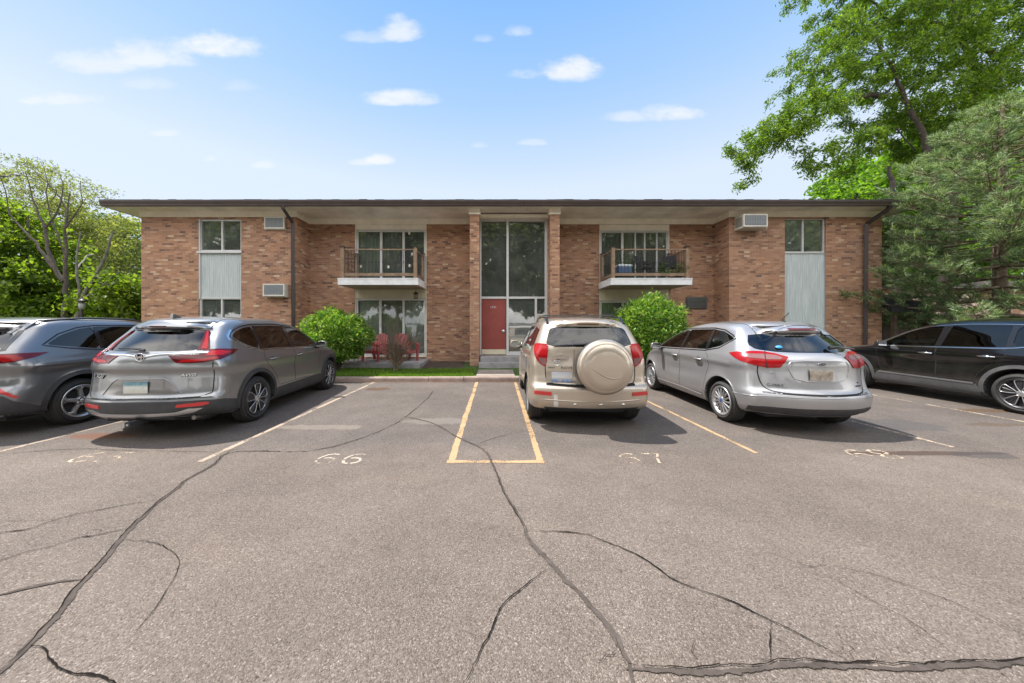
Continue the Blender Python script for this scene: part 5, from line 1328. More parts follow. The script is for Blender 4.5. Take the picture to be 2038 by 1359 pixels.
# ---- compact crossover, used twice (silver grey and black)
def crv(name, loc, rz, label, paint, black=False):
    W = .928
    def rec(u, z): return 0 * u
    sp = dict(L=4.60, W=W, rw=.362, axR=1.03, axF=3.69,
        top=[(0, 1.595), (.35, 1.64), (1.0, 1.675), (1.8, 1.675), (2.3, 1.62), (2.75, 1.45), (3.15, 1.22), (3.35, 1.115), (3.6, 1.07), (4.1, .99), (4.45, .88), (4.6, .74)],
        bot=[(0, .31), (.5, .24), (1.5, .215), (3.5, .22), (4.2, .22), (4.6, .26)],
        rear=[(.20, .15), (.34, .03), (.42, .0), (.54, .0), (.585, .02), (.62, .05), (.80, .075), (.92, .085), (.96, .065), (1.06, .07), (1.15, .10), (1.19, .135), (1.30, .21), (1.52, .395), (1.62, .45), (1.70, .48)], spoil=(1.517, .10),
        front=[(.2, .12), (.4, .02), (.6, .0), (.8, .04), (1.0, .14), (1.3, .2)],
        inset=[(.2, .08), (.35, .03), (.50, .008), (.68, .004), (.84, .012), (.95, .004), (1.02, .012), (1.10, .040), (1.18, .070), (1.30, .115), (1.45, .170), (1.6, .23), (1.7, .27)],
        cabin=(.36, 3.28, .76, .055), seats=(2.10, 1.20), dash=2.72, gt=.05, flare=.014, bowR=.19, rc=(.42, .14),
        privacy=(0, 1, 'r'), seatmat=SEATL if black else SEATM,
        sculpt=lambda u, z: -.014 * np.exp(-((z - .74) / .11) ** 2) * np.exp(-((u - 2.35) / .75) ** 2) + .010 * np.exp(-((z - .985) / .03) ** 2) * (u > .3) * np.exp(-((u - 2.) / 1.6) ** 4),
        panes=[chaikin([(.655, 1.375), (.74, 1.455), (.95, 1.525), (1.16, 1.545), (1.16, 1.175), (.95, 1.225)], 1, .2),
               [(1.23, 1.55), (1.6, 1.56), (2.00, 1.555), (2.08, 1.145), (1.23, 1.17)],
               [(2.13, 1.55), (2.32, 1.53), (2.6, 1.435), (2.90, 1.265), (3.06, 1.150), (3.06, 1.115), (2.17, 1.14)]],
        rearglass=chaikin([(-.66, 1.205), (.66, 1.205), (.545, 1.51), (-.545, 1.51)], 2, .12),
        screen=[(-.60, 1.15), (.60, 1.15), (.50, 1.50), (-.50, 1.50)], screen_u=2.35)
    c = Car(name, sp, loc, rz, label, paint)
    c.wheels(rim_petal, .235, .255)
    dlo = chaikin([(.615, 1.378), (.70, 1.475), (.93, 1.555), (1.20, 1.583), (1.8, 1.59), (2.30, 1.558), (2.62, 1.455), (2.93, 1.278), (3.13, 1.135), (3.12, 1.098), (2.2, 1.115), (1.22, 1.145), (.90, 1.20)], 1, .2)
    for sg in (-1, 1):
        for (q) in ([(1.16, 1.55), (1.23, 1.555), (1.23, 1.165), (1.16, 1.172)], [(2.00, 1.56), (2.13, 1.555), (2.17, 1.135), (2.08, 1.14)]): c.patch(q, 'side', .001, GLOSSB, 'pillar_trim', sg, rim=0)
        c.strip(dlo, .020 if not black else .016, 'side', .002, CHROME if black else GLOSSB, 'window_surround', sg, True, .004)
        c.strip([(.60, 1.36), (.92, 1.19), (1.22, 1.136), (2.2, 1.106), (3.1, 1.09)], .014, 'side', .004, CHROME, 'chrome_strip', sg, False, .003)
        c.strip([(.59, 1.33), (.60, 1.40), (.70, 1.49)], .03, 'side', .004, CHROME, 'chrome_strip', sg, False, .002) if not black else None
        fd = [(2.135, .49), (3.02, .49), (3.10, .62), (3.17, .90), (3.16, 1.06), (3.10, 1.082), (2.14, 1.098)]
        rd = [(1.60, .49), (2.115, .49), (2.12, 1.098), (1.25, 1.128), (1.215, 1.08), (1.20, 1.00), (1.28, .91), (1.42, .80), (1.53, .66), (1.575, .55)]
        ds = []
        for q in (fd, rd):
            c.strip(q, .016, 'side', .0006, SEAM, 'door_gap', sg, True)
            ds.append(c.patch(q, 'side', .0022, paint, 'door', sg, rim=.004))
        hm = CHROME if black else paint
        for d_, hu in zip(ds, (2.28, 1.42)):
            p, n = c.hit((hu, .985), 'side', sg); b = MB()
            b.tube([(sg * .004, -.11, -.006), (sg * .034, -.075, 0), (sg * .04, 0, .002), (sg * .034, .075, 0), (sg * .004, .11, -.004)], [.012, .014, .016, .014, .012], 8); b.build('handle', hm, d_, loc=p)
            b = MB(); b.lathe([(.004 * sg, 0), (.0045 * sg, .055), (.001 * sg, .066)], 24, 'x'); q_ = b.build('handle_cup', GLOSSB if black else MATS['handle_cup'], d_, loc=(p.x, p.y, p.z)); q_.scale = (1, 1.25, .6)
        cl = CLADG if black else CLAD
        for ua in c.ax: c.patch(arch(ua, .362, .424, .488, .30), 'side', .012, cl, 'wheel_arch', sg, rim=.05, step=.06)
        c.patch([(1.50, .235), (3.22, .235), (3.22, .36), (3.16, .47), (1.57, .445), (1.51, .36)], 'side', .011, cl, 'sill', sg, rim=.02)
        if black: c.strip([(1.58, .452), (3.12, .476)], .035, 'side', .014, mat('sill_bright', (.30, .30, .31), .3, .7), 'sill_strip', sg, False, .006)
        c.strip([(.80, .905), (.82, .885), (.80, .865)], .003, 'side', .001, SEAM, 'filler_gap', sg)
    cl = CLAD
    # rear bumper cladding round the corners
    c.patch(c.cyl([(-.95, .62, .30), (-.8, .15, .30), (0, 0, .30), (.8, .15, .30), (.95, .62, .30), (.95, .60, .45), (.9, .33, .515), (.7, .1, .535), (0, .0, .545), (-.7, .1, .535), (-.9, .33, .515), (-.95, .60, .45)]), 'cyl', .008, cl, 'rear_bumper', rim=.02)
    sk = [(-.62, .0, .395), (-.54, 0, .355), (-.44, 0, .34), (.3, 0, .345)]
    c.patch(c.cyl([(-.80, .1, .425), (-.60, .1, .43), (-.50, 0, .392), (0, 0, .388), (.50, 0, .392), (.60, .1, .43), (.80, .1, .425), (.66, .1, .372), (.52, .0, .352), (0, .0, .350), (-.52, .0, .352), (-.66, .1, .372)]), 'cyl', .016, RIMS, 'skid_trim', rim=.01)
    for s_ in (-1, 1):
        P = [(.50, .0, .455), (.78, .1, .455), (.84, .15, .475), (.83, .15, .50), (.76, .1, .505), (.52, .0, .495)]
        c.patch(c.cyl([(s_ * x, u, z) for x, u, z in P]), 'cyl', .016, REFL, 'reflector')
    c.strip([(-.86, .565), (0, .572), (.86, .565)], .010, 'rear', .001, SEAM, 'bumper_gap')
    tg = [(-.80, .62), (-.70, .578), (0, .585), (.70, .578), (.80, .62), (.815, 1.04), (.80, 1.05), (0, 1.05), (-.80, 1.05), (-.815, 1.04)]
    c.strip(tg[:5], .012, 'rear', .0008, SEAM, 'tailgate_gap'); c.strip([(.80, .62), (.80, .8), (.79, 1.06)], .012, 'rear', .0008, SEAM, 'tailgate_gap'); c.strip([(-.80, .62), (-.80, .8), (-.79, 1.06)], .012, 'rear', .0008, SEAM, 'tailgate_gap')
    # number plate recess: raised border round a flat field, its shade painted in a darker colour
    rp = [(-.50, .625), (.50, .625), (.37, .79), (.30, .835), (-.30, .835), (-.37, .79)]
    tgp = c.patch(rp, 'rear', .0012, carpaint('paint_recess_shaded', (.22, .21, .205)) if not black else paint, 'plate_recess', rim=0)
    c.strip(rp[:1] + rp[5:6] + rp[4:5] + rp[3:4] + rp[2:3] + rp[1:2], .012, 'rear', .002, paint, 'recess_edge', raise_=.008)
    c.obox(-.03, .725, .305, .152, .006, PLATE1, 'number_plate', off=.014, c=.002)
    c.letters('CR-V', .085, -.63, .865, BADGE, 'badge', shear=.25, sx=1.25, space=1.05); c.letters('AWD', .052, .55, .875, BADGE, 'badge', shear=.2, sx=1.3)
    # chrome bar and emblem
    c.strip([(-.70, 1.178), (-.22, 1.165), (-.12, 1.15), (-.05, 1.135), (.05, 1.135), (.12, 1.15), (.22, 1.165), (.70, 1.178)], .034, 'rear', .006, CHROME, 'chrome_bar', raise_=.012)
    p, n = c.hit((0, 1.125), 'rear')
    e = MB()
    e.tube([(x, 0, z) for x, z in chaikin([(-.062, .05), (.062, .05), (.05, -.05), (-.05, -.05)], 2)] + [(-.062 + .0155, 0, .05)], .007, 6, cap=False)
    e.prism([(-.040, .036), (-.022, .036), (-.018, .008), (.018, .008), (.022, .036), (.040, .036), (.030, -.037), (.014, -.037), (.016, -.010), (-.016, -.010), (-.014, -.037), (-.030, -.037)], 'y', -.008, .004)
    e.build('emblem', CHROME, c.root, loc=p + n * .012); e = MB(); e.prism(chaikin([(-.06, .05), (.06, .05), (.05, -.05), (-.05, -.05)], 2), 'y', .001, .008); e.build('emblem_base', BLUEB if False else GLOSSB, c.root, loc=p + n * .012)
    # tail lamps
    for s_ in (-1, 1):
        m3 = lambda P: c.cyl([(s_ * x, u, z) for x, u, z in P])
        lp = m3([(.33, .08, 1.150), (.45, .08, 1.045), (.62, .1, 1.040), (.78, .13, 1.045), (.885, .30, 1.075), (.905, .52, 1.14), (.905, .64, 1.195), (.89, .50, 1.212), (.85, .32, 1.222), (.76, .17, 1.215), (.70, .15, 1.15)])
        o = c.patch(lp, 'cyl', .008, REDD, 'tail_lamp', rim=.016)
        c.patch(m3([(.47, .08, 1.057), (.62, .1, 1.054), (.78, .13, 1.060), (.87, .29, 1.09), (.85, .27, 1.118), (.76, .15, 1.092), (.52, .09, 1.090)]), 'cyl', .011, REDL, 'lamp_lens', rim=.003, parent=o)
        c.patch(m3([(.80, .16, 1.13), (.88, .35, 1.13), (.895, .50, 1.172), (.86, .34, 1.20), (.79, .2, 1.19)]), 'cyl', .011, REDL, 'lamp_lens', rim=.003, parent=o)
        o2 = c.patch(m3([(.665, .15, 1.215), (.800, .24, 1.215), (.660, .42, 1.485), (.595, .41, 1.485)]), 'cyl', .007, REDD, 'tail_lamp', rim=.014)
        c.patch(m3([(.715, .17, 1.225), (.775, .22, 1.225), (.645, .42, 1.475), (.622, .41, 1.475)]), 'cyl', .010, REDL, 'lamp_lens', rim=.003, parent=o2)
    # dark strip painting the shade under the spoiler lip / wiper / antenna / tow bar
    c.strip([(-.55, 1.505), (0, 1.510), (.55, 1.505)], .03, 'rear', .004, GLOSSB, 'spoiler_shade', raise_=.004)
    c.strip([(-.10, 1.548), (.12, 1.548)], .014, 'rear', .006, REDD, 'brake_lamp', raise_=.003)
    p, n = c.hit((0.02, 1.20), 'rear'); m_ = MB(); m_.tube([p + n * .03, p + n * .035 + Vector((-.08, 0, .02)), p + n * .03 + Vector((-.33, .01, .035))], [.022, .016, .008], 8); m_.tube([p + n * .02 + Vector((-.33, .01, .035)), p + n * .02 + Vector((-.06, .01, .028))], .009, 6); m_.build('wiper', GLOSSB, c.root)
    p, n = c.hit((0, .62), 'top'); m_ = MB(); m_.prism([(-.09, 0), (.09, 0), (-.04, .055), (-.075, .06)], 'x', -.018, .018); m_.build('antenna', paint, c.root, loc=p - Vector((0, 0, .003)))
    if not black:
        m_ = MB(); m_.box(-.035, .035, -.08, .4, .235, .305, c=.006); m_.tube([(-.42, .12, .30), (.42, .12, .30)], .028, 8); m_.build('tow_bar', DARK, c.root)
        m_ = MB(); m_.lathe([(-.082, .0), (-.082, .02), (-.082, .020)], 4, 'y', (0, 0, .27)); m_.tube([(.62, .16, .29), (.62, .5, .27)], .03, 10); m_.build('exhaust', DISC, c.root)
    for s_ in (-1, 1): c.strip([(s_ * .52, .5), (s_ * .55, 1.6), (s_ * .54, 2.3)], .012, 'top', .001, SEAM, 'roof_gap')
    c.mirror(2.98, 1.10, paint)
    return c
car_silver = crv('suv', (-4.76, 4.27), R(3.6), 'silver grey SUV with boomerang tail lamps, left of the empty bay', P_CRV)
car_black = crv('suv', (10.14, 4.66), R(0.0), 'black SUV seen from its left side at the right edge of the lot', P_BLK, True)

# ---- champagne SUV with spare wheel on the tailgate
def rav():
    W = .905
    sp = dict(L=4.33, W=W, rw=.352, axR=.78, axF=3.44,
        top=[(0, 1.615), (.3, 1.645), (1.0, 1.675), (1.7, 1.67), (2.2, 1.60), (2.65, 1.42), (3.05, 1.20), (3.25, 1.10), (3.5, 1.05), (4.0, .96), (4.2, .86), (4.33, .70)],
        bot=[(0, .31), (.5, .25), (1.5, .22), (3.5, .23), (4.33, .28)],
        rear=[(.25, .10), (.36, .02), (.44, .0), (.60, .0), (.645, .015), (.665, .05), (.70, .075), (1.0, .10), (1.2, .125), (1.35, .18), (1.56, .29), (1.64, .33), (1.7, .36)], spoil=(1.56, .06),
        front=[(.2, .12), (.4, .02), (.6, .0), (.8, .04), (1.0, .14), (1.3, .2)],
        inset=[(.2, .07), (.35, .02), (.50, .0), (.72, .012), (.80, .02), (.95, .012), (1.10, .030), (1.2, .06), (1.35, .11), (1.5, .165), (1.62, .22), (1.7, .26)],
        cabin=(.22, 3.1, .76, .055), seats=(1.95, 1.05), dash=2.55, gt=.04, flare=.03, bowR=.09, rc=(.28, .12), privacy=(0, 1), rad=.09, radl=.10,
        panes=[[(.42, 1.25), (.50, 1.50), (.95, 1.54), (.98, 1.20)], [(1.06, 1.545), (1.85, 1.545), (1.9, 1.15), (1.06, 1.19)], [(1.95, 1.54), (2.15, 1.52), (2.5, 1.40), (2.92, 1.14), (2.92, 1.11), (1.98, 1.14)]],
        rearglass=chaikin([(-.665, 1.235), (.665, 1.235), (.57, 1.545), (-.57, 1.545)], 2, .12),
        screen=[(-.58, 1.13), (.58, 1.13), (.50, 1.48), (-.50, 1.48)], screen_u=2.2)
    c = Car('suv', sp, (1.43, 4.74), R(-1.6), 'champagne SUV with a covered spare wheel on its tailgate', P_RAV)
    c.wheels(rim_six, .225, .225)
    for sg in (-1, 1):
        for q in ([(.98, 1.54), (1.06, 1.545), (1.06, 1.19), (.98, 1.2)], [(1.85, 1.545), (1.95, 1.54), (1.98, 1.14), (1.9, 1.15)]): c.patch(q, 'side', .001, GLOSSB, 'pillar_trim', sg, rim=0)
        ds = []
        for q in ([(1.95, .44), (2.78, .44), (2.92, .62), (3.0, .9), (2.98, 1.07), (1.95, 1.12)], [(1.42, .44), (1.935, .44), (1.93, 1.12), (1.03, 1.165), (1.0, 1.0), (1.15, .86), (1.32, .68)]):
            c.strip(q, .014, 'side', .0006, SEAM, 'door_gap', sg, True); ds.append(c.patch(q, 'side', .002, P_RAV, 'door', sg, rim=.004))
        for d_, hu in zip(ds, (2.08, 1.2)):
            p, n = c.hit((hu, .99), 'side', sg); b = MB(); b.tube([(sg * .004, -.1, 0), (sg * .034, -.07, 0), (sg * .034, .07, 0), (sg * .004, .1, 0)], .014, 8); b.build('handle', CHROME, d_, loc=p)
        m_ = MB(); rl = []
        for u in (.42, .55, 1.2, 1.9, 2.08):
            p, n = c.hit((sg * .60, u), 'top'); rl.append(p + Vector((0, 0, .008 if u in (.42, 2.08) else .055)))
        m_.tube(rl, [.02, .018, .016, .018, .02], 8); m_.build('roof_rail', GLOSSB, c.root)
    m_ = MB()
    for u in (.95, 1.75):
        p, n = c.hit((0, u), 'top'); m_.box(-.60, .60, u - .02, u + .02, p.z + .02, p.z + .04, c=.006)
    m_.build('crossbar', GLOSSB, c.root)
    # tailgate outline
    tg = [(-.665, 1.22), (-.675, .74), (-.60, .675), (.60, .675), (.675, .74), (.665, 1.22)]
    c.strip(chaikin(tg, 2, .25, False), .014, 'rear', .0008, SEAM, 'tailgate_gap')
    c.strip([(-.66, .68), (0, .655), (.66, .68)], .035, 'rear', .001, SEAM, 'tailgate_gap')
    c.patch([(-.66, .70), (-.22, .70), (-.22, .865), (-.60, .875), (-.66, .86)], 'rear', .0015, carpaint('paint_champagne_shaded', (.40, .34, .275), .6), 'plate_recess', rim=0)  # darker copy of the body paint stands for shade in the plate recess
    c.strip([(-.24, 1.20), (-.255, .9), (-.25, .70)], .006, 'rear', .001, SEAM, 'tailgate_crease'); c.strip([(.50, .88), (.66, .885)], .005, 'rear', .001, SEAM, 'tailgate_crease')
    c.obox(-.43, .785, .305, .152, .006, PLATE2, 'number_plate', off=.012, c=.002)
    c.letters('RAV4', .058, -.36, .925, BADGED, 'badge', sx=1.2); c.letters('SPORT', .032, -.575, .925, BADGED, 'badge', sx=1.1)
    p, n = c.hit((-.49, 1.00), 'rear'); m_ = MB()
    def ell(rx, rz, cz=0): return [(rx * math.cos(k * math.pi / 14), 0, cz + rz * math.sin(k * math.pi / 14)) for k in range(29)]
    m_.tube(ell(.056, .037), .0045, 6, cap=False); m_.tube(ell(.016, .034), .004, 6, cap=False); m_.tube(ell(.042, .014, .017), .004, 6, cap=False); m_.build('emblem', CHROME, c.root, loc=p + n * .01)
    p, n = c.hit((-.45, 1.085), 'rear'); m_ = MB(); m_.box(-.125, .125, -.035, -.012, -.018, .016, c=.01); m_.build('tailgate_handle', P_RAV, c.root, loc=p); m_ = MB(); m_.lathe([(-.004, 0), (-.004, .06), (.0, .07)], 24, 'y'); q = m_.build('handle_cup', carpaint('paint_champagne_shaded', (.3, .25, .2)), c.root, loc=p); q.scale = (1.0, 1, .75)  # cup shade painted with the darker champagne
    m_ = MB(); m_.box(-.13, .13, -.04, -.034, .010, .018); m_.box(-.13, .13, -.04, -.034, -.022, -.014); m_.build('handle_trim', CHROME, c.root, loc=p)
    for s_ in (-1, 1):
        m3 = lambda P: c.cyl([(s_ * x, u, z) for x, u, z in P])
        o = c.patch(m3([(.69, .1, 1.27), (.69, .1, .94), (.75, .12, .945), (.81, .17, 1.02), (.865, .26, 1.17), (.865, .34, 1.275), (.80, .2, 1.285)]), 'cyl', .010, REDB, 'tail_lamp', rim=.02, round_=1)
        c.patch(m3([(.705, .1, 1.06), (.705, .1, .965), (.745, .12, .965), (.785, .15, 1.01), (.80, .17, 1.07)]), 'cyl', .013, CLEARL, 'lamp_lens', rim=.003, parent=o)
        c.patch(m3([(.70, .1, 1.10), (.81, .17, 1.11), (.855, .28, 1.20), (.85, .3, 1.255), (.70, .1, 1.25)]), 'cyl', .013, REDL, 'lamp_lens', rim=.003, parent=o)
        c.patch(m3([(.60, .03, .52), (.60, .03, .575), (.82, .14, .585), (.82, .14, .53)]), 'cyl', .008, REFL, 'reflector')
    for x in (-.25, .12, .45):
        p, n = c.hit((x, .40), 'rear'); m_ = MB(); m_.lathe([(-.006, 0), (-.005, .015), (.002, .02)], 14, 'y'); q = m_.build('bumper_plug', BADGE, c.root, loc=p); q.scale = (1.5, 1, .8)
    c.patch(c.cyl([(-.7, .1, .345), (0, .0, .335), (.7, .1, .345), (.7, .1, .315), (0, 0, .31), (-.7, .1, .315)]), 'cyl', .004, DARK, 'bumper_lip', rim=.01)
    c.patch([(-.56, .36), (-.49, .35), (-.51, .53), (-.56, .54)], 'rear', .0015, mat('scrape', (.62, .60, .56), .8), 'scrape_mark', rim=0)
    c.strip([(-.70, .46), (-.3, .445), (.3, .445), (.7, .46)], .02, 'rear', .0, P_RAV, 'bumper_crease', raise_=.008)
    # spare wheel: tyre behind, painted cover in front
    sx, sz, r = .145, .965, .392
    m_ = MB(); m_.lathe([(.10, .0), (.10, r - .06), (.07, r - .012), (-.06, r - .006), (-.09, r - .03)], 64, 'y', (sx, 0, sz)); o = m_.build('spare_wheel', TYRE, c.root)
    m_ = MB(); m_.lathe([(-.085, r + .0), (-.10, r + .006), (-.135, r + .002), (-.168, r - .016), (-.188, r - .045), (-.192, r - .062), (-.1935, r - .068), (-.205, r - .078), (-.213, r * .55), (-.216, 0)], 96, 'y', (sx, 0, sz)); cv = m_.build('spare_cover', P_RAV, o)
    m_ = MB(); pts = []; rad = []
    for k in range(17):
        t_ = k / 16; x = sx - .245 + .47 * t_; z = sz + .01 - .17 * math.sin(min(1, t_ * 1.25) * math.pi / 2) ** 1.1 + (.0 if t_ < .6 else .04 * ((t_ - .6) / .4) ** 1.4); rr_ = math.hypot(x - sx, z - sz); pts.append((x, -.2135 + .006 * (rr_ / .3) ** 2, z)); rad.append(.002 + .006 * math.sin(t_ * math.pi))
    rad = [q * 1.35 for q in rad]; m_.tube(pts, rad, 6); m_.build('cover_crease', carpaint('paint_champagne_shaded', (.3, .25, .2)), cv)  # crease shade painted as a line of darker champagne
    m_ = MB(); m_.tube([(-.1, .06, 1.20), (-.02, -.0, 1.275), (.06, -.03, 1.30)], .02, 8); m_.tube([(.02, .12, 1.285), (-.10, .13, 1.275), (-.52, .15, 1.255)], [.018, .013, .006], 8); m_.tube([(-.12, .145, 1.262), (-.54, .165, 1.245)], .007, 6); m_.build('wiper', GLOSSB, c.root)
    c.strip([(-.16, 1.585), (.16, 1.585)], .022, 'rear', .005, mat('lamp_tan', (.30, .20, .14), .3), 'brake_lamp', raise_=.004)
    c.mirror(2.80, 1.09, P_RAV, mat('mirror_glass', (.5, .55, .55), .03, 1.0), 1.12)
    return c
rav()

# ---- silver compact hatchback
def cmax():
    W = .914
    sp = dict(L=4.41, W=W, rw=.328, axR=.87, axF=3.52,
        top=[(0, 1.535), (.35, 1.575), (.9, 1.605), (1.6, 1.62), (2.1, 1.57), (2.6, 1.41), (3.05, 1.20), (3.35, 1.07), (3.6, 1.00), (4.0, .89), (4.3, .75), (4.41, .64)],
        bot=[(0, .29), (.5, .24), (1.2, .19), (3.5, .19), (4.41, .22)],
        rear=[(.2, .14), (.32, .05), (.40, .012), (.52, .0), (.58, .012), (.615, .045), (.65, .075), (.90, .115), (1.04, .125), (1.12, .165), (1.18, .225), (1.30, .33), (1.44, .455), (1.54, .53), (1.66, .58)], spoil=(1.447, .095),
        front=[(.2, .12), (.4, .02), (.6, .0), (.8, .08), (1.0, .2), (1.3, .25)],
        inset=[(.18, .10), (.28, .05), (.40, .012), (.55, .0), (.75, .012), (.88, .016), (.98, .004), (1.06, .018), (1.15, .055), (1.28, .11), (1.42, .175), (1.55, .24), (1.65, .30)],
        cabin=(.42, 3.15, .72, .06), seats=(2.10, 1.25), dash=2.62, gt=.07, flare=.022, bowR=.20, rc=(.46, .18), fc=(.9, .34), rad=.11, radl=.13,
        sculpt=lambda u, z: -.012 * np.exp(-((z - .66) / .1) ** 2) * np.exp(-((u - 2.2) / .7) ** 2) + .012 * np.exp(-((z - (.98 + .02 * (u - 2))) / .03) ** 2) * (u > .5) * (u < 3.2),
        panes=[[(.765, 1.345), (.83, 1.385), (1.05, 1.46), (1.31, 1.492), (1.29, 1.145), (1.0, 1.215)],
               [(1.39, 1.495), (2.06, 1.485), (2.10, 1.115), (1.37, 1.14)],
               [(2.15, 1.478), (2.35, 1.445), (2.65, 1.33), (2.98, 1.155), (3.02, 1.115), (3.02, 1.085), (2.19, 1.11)]],
        rearglass=chaikin([(-.42, 1.165), (.42, 1.165), (.66, 1.20), (.705, 1.27), (.60, 1.445), (-.60, 1.445), (-.705, 1.27), (-.66, 1.20)], 1, .2),
        screen=[(-.58, 1.10), (.58, 1.10), (.50, 1.43), (-.50, 1.43)], screen_u=2.1)
    c = Car('hatchback', sp, (4.58, 4.43), R(-2.6), 'silver hatchback parked between the champagne SUV and the black SUV', P_CMX)
    c.wheels(rim_multi, .22, .226)
    for sg in (-1, 1):
        for q in ([(1.31, 1.495), (1.39, 1.497), (1.37, 1.138), (1.29, 1.143)], [(2.06, 1.487), (2.15, 1.48), (2.19, 1.108), (2.10, 1.113)]): c.patch(q, 'side', .001, GLOSSB, 'pillar_trim', sg, rim=0)
        dlo = [(.735, 1.345), (.82, 1.402), (1.05, 1.485), (1.35, 1.517), (2.1, 1.508), (2.36, 1.468), (2.68, 1.348), (3.0, 1.172), (3.10, 1.10), (3.08, 1.062), (2.2, 1.088), (1.35, 1.118), (1.0, 1.185)]
        c.strip(dlo, .018, 'side', .002, GLOSSB, 'window_surround', sg, True, .004)
        ds = []
        for q in ([(2.17, .34), (3.02, .34), (3.12, .5), (3.16, .8), (3.14, 1.04), (2.17, 1.078)], [(1.42, .34), (2.155, .34), (2.15, 1.078), (1.32, 1.108), (1.20, 1.0), (1.20, .86), (1.28, .66), (1.33, .45)]):
            c.strip(q, .013, 'side', .0006, SEAM, 'door_gap', sg, True); ds.append(c.patch(q, 'side', .002, P_CMX, 'door', sg, rim=.004))
        for d_, hu in zip(ds, (2.34, 1.48)):
            p, n = c.hit((hu, .955), 'side', sg); b = MB(); b.tube([(sg * .004, -.1, -.004), (sg * .032, -.07, 0), (sg * .036, 0, .002), (sg * .032, .07, 0), (sg * .004, .1, -.004)], .014, 8); b.build('handle', P_CMX, d_, loc=p)
            b = MB(); b.lathe([(.004 * sg, 0), (.0045 * sg, .06), (.001 * sg, .07)], 24, 'x'); q_ = b.build('handle_cup', MATS['handle_cup'], d_, loc=p); q_.scale = (1, 1.1, .62)
        c.strip([(1.42, .31), (2.2, .33), (3.1, .33)], .03, 'side', .004, P_CMX, 'sill', sg, raise_=.014)
        c.patch([(1.22, .20), (1.30, .20), (1.30, .42), (1.24, .42)], 'side', .006, DARK, 'mud_flap', sg)
        for ua in c.ax: c.patch(arch(ua, .328, .390, .404, .26), 'side', .006, P_CMX, 'arch_lip', sg, rim=.03, step=.06)
    hb = [(-.66, 1.12), (-.735, .93), (-.70, .68), (-.60, .605), (0, .595), (.60, .605), (.70, .68), (.735, .93), (.66, 1.12)]
    c.strip(chaikin(hb, 2, .2, False), .014, 'rear', .0008, SEAM, 'tailgate_gap')
    c.strip([(-.72, .60), (0, .585), (.72, .60)], .02, 'rear', .0006, SEAM, 'tailgate_gap')
    c.patch(c.cyl([(-.80, .2, .30), (0, 0, .30), (.80, .2, .30), (.90, .35, .31), (.88, .3, .385), (.7, .12, .40), (0, 0, .405), (-.7, .12, .40), (-.88, .3, .385), (-.90, .35, .31)]), 'cyl', .005, CLAD, 'rear_diffuser', rim=.02)
    c.strip([(-.92, .53), (-.6, .555), (.6, .555), (.92, .53)], .02, 'rear', -.003, P_CMX, 'bumper_crease', raise_=.01)
    rp = chaikin([(-.42, .98), (-.34, .765), (.34, .765), (.42, .98), (.36, 1.055), (-.36, 1.055)], 1, .2)
    c.patch(rp, 'rear', .0012, carpaint('paint_silver_recess', (.42, .42, .43), .65), 'plate_recess', rim=0); c.strip(rp, .014, 'rear', .001, P_CMX, 'recess_edge', closed=True, raise_=.009)
    c.patch([(-.375, .975), (.375, .975), (.345, 1.04), (-.345, 1.04)], 'rear', .009, P_CMX, 'grab_bar', rim=.01)
    p, n = c.hit((0, 1.012), 'rear')
    m_ = MB(); m_.lathe([(-.006, 0), (-.006, .04), (-.002, .044), (.01, .044)], 40, 'y'); q = m_.build('emblem', BADGED, c.root, loc=p + n * .014); q.scale = (1.35, 1, .56); q.rotation_euler = (0, 0, 0)
    m_ = MB(); m_.tube([(.058 * math.cos(k * math.pi / 16), -.006, .0235 * math.sin(k * math.pi / 16)) for k in range(33)], .0032, 6, cap=False); m_.build('emblem_ring', CHROME, c.root, loc=p + n * .015)
    me = text_mesh('Ford', .036, .001, .3); me.materials.append(CHROME); me.transform(Matrix.Rotation(R(90), 4, 'X')); q = link('emblem_lettering', me, c.root); q.location = p + n * .0235
    c.obox(-.02, .86, .305, .152, .006, PLATE3, 'number_plate', off=.014, c=.002)
    c.letters('C-MAX', .052, -.57, .705, BADGED, 'badge', shear=.25, sx=1.2); c.letters('ENERGI', .032, .57, .70, BADGED, 'badge', sx=1.2); c.letters('SE', .026, .57, .745, BLUEB, 'badge')
    c.letters('SEL', .036, -.59, .885, BADGE, 'badge', shear=.2)
    for s_ in (-1, 1):
        m3 = lambda P: c.cyl([(s_ * x, u, z) for x, u, z in P])
        o = c.patch(m3([(.43, .1, 1.105), (.50, .1, 1.02), (.56, .1, .955), (.72, .14, .945), (.82, .26, .97), (.885, .46, 1.03), (.905, .70, 1.125), (.89, .58, 1.150), (.82, .36, 1.172), (.74, .24, 1.172), (.58, .18, 1.150)]), 'cyl', .010, REDB, 'tail_lamp', rim=.02)
        c.patch(m3([(.52, .1, 1.095), (.55, .1, 1.068), (.72, .14, 1.064), (.84, .35, 1.078), (.86, .46, 1.105), (.82, .38, 1.132), (.72, .2, 1.135), (.59, .15, 1.125)]), 'cyl', .013, CLEARL, 'lamp_lens', rim=.003, parent=o)
        c.strip(m3([(.735, .2, 1.175), (.735, .14, .94)]), .010, 'cyl', .014, SEAM, 'lamp_gap', parent=o)
    c.strip([(-.19, 1.500), (.19, 1.500)], .034, 'rear', .005, REDD, 'brake_lamp', raise_=.006)
    p, n = c.hit((.22, 1.215), 'rear'); m_ = MB(); m_.tube([p + n * .03, p + n * .05 + Vector((.10, -.0, .0)), p + n * .045 + Vector((.25, .02, -.012)), p + n * .03 + Vector((.40, .05, -.015))], [.03, .024, .016, .006], 8); m_.build('wiper', GLOSSB, c.root)
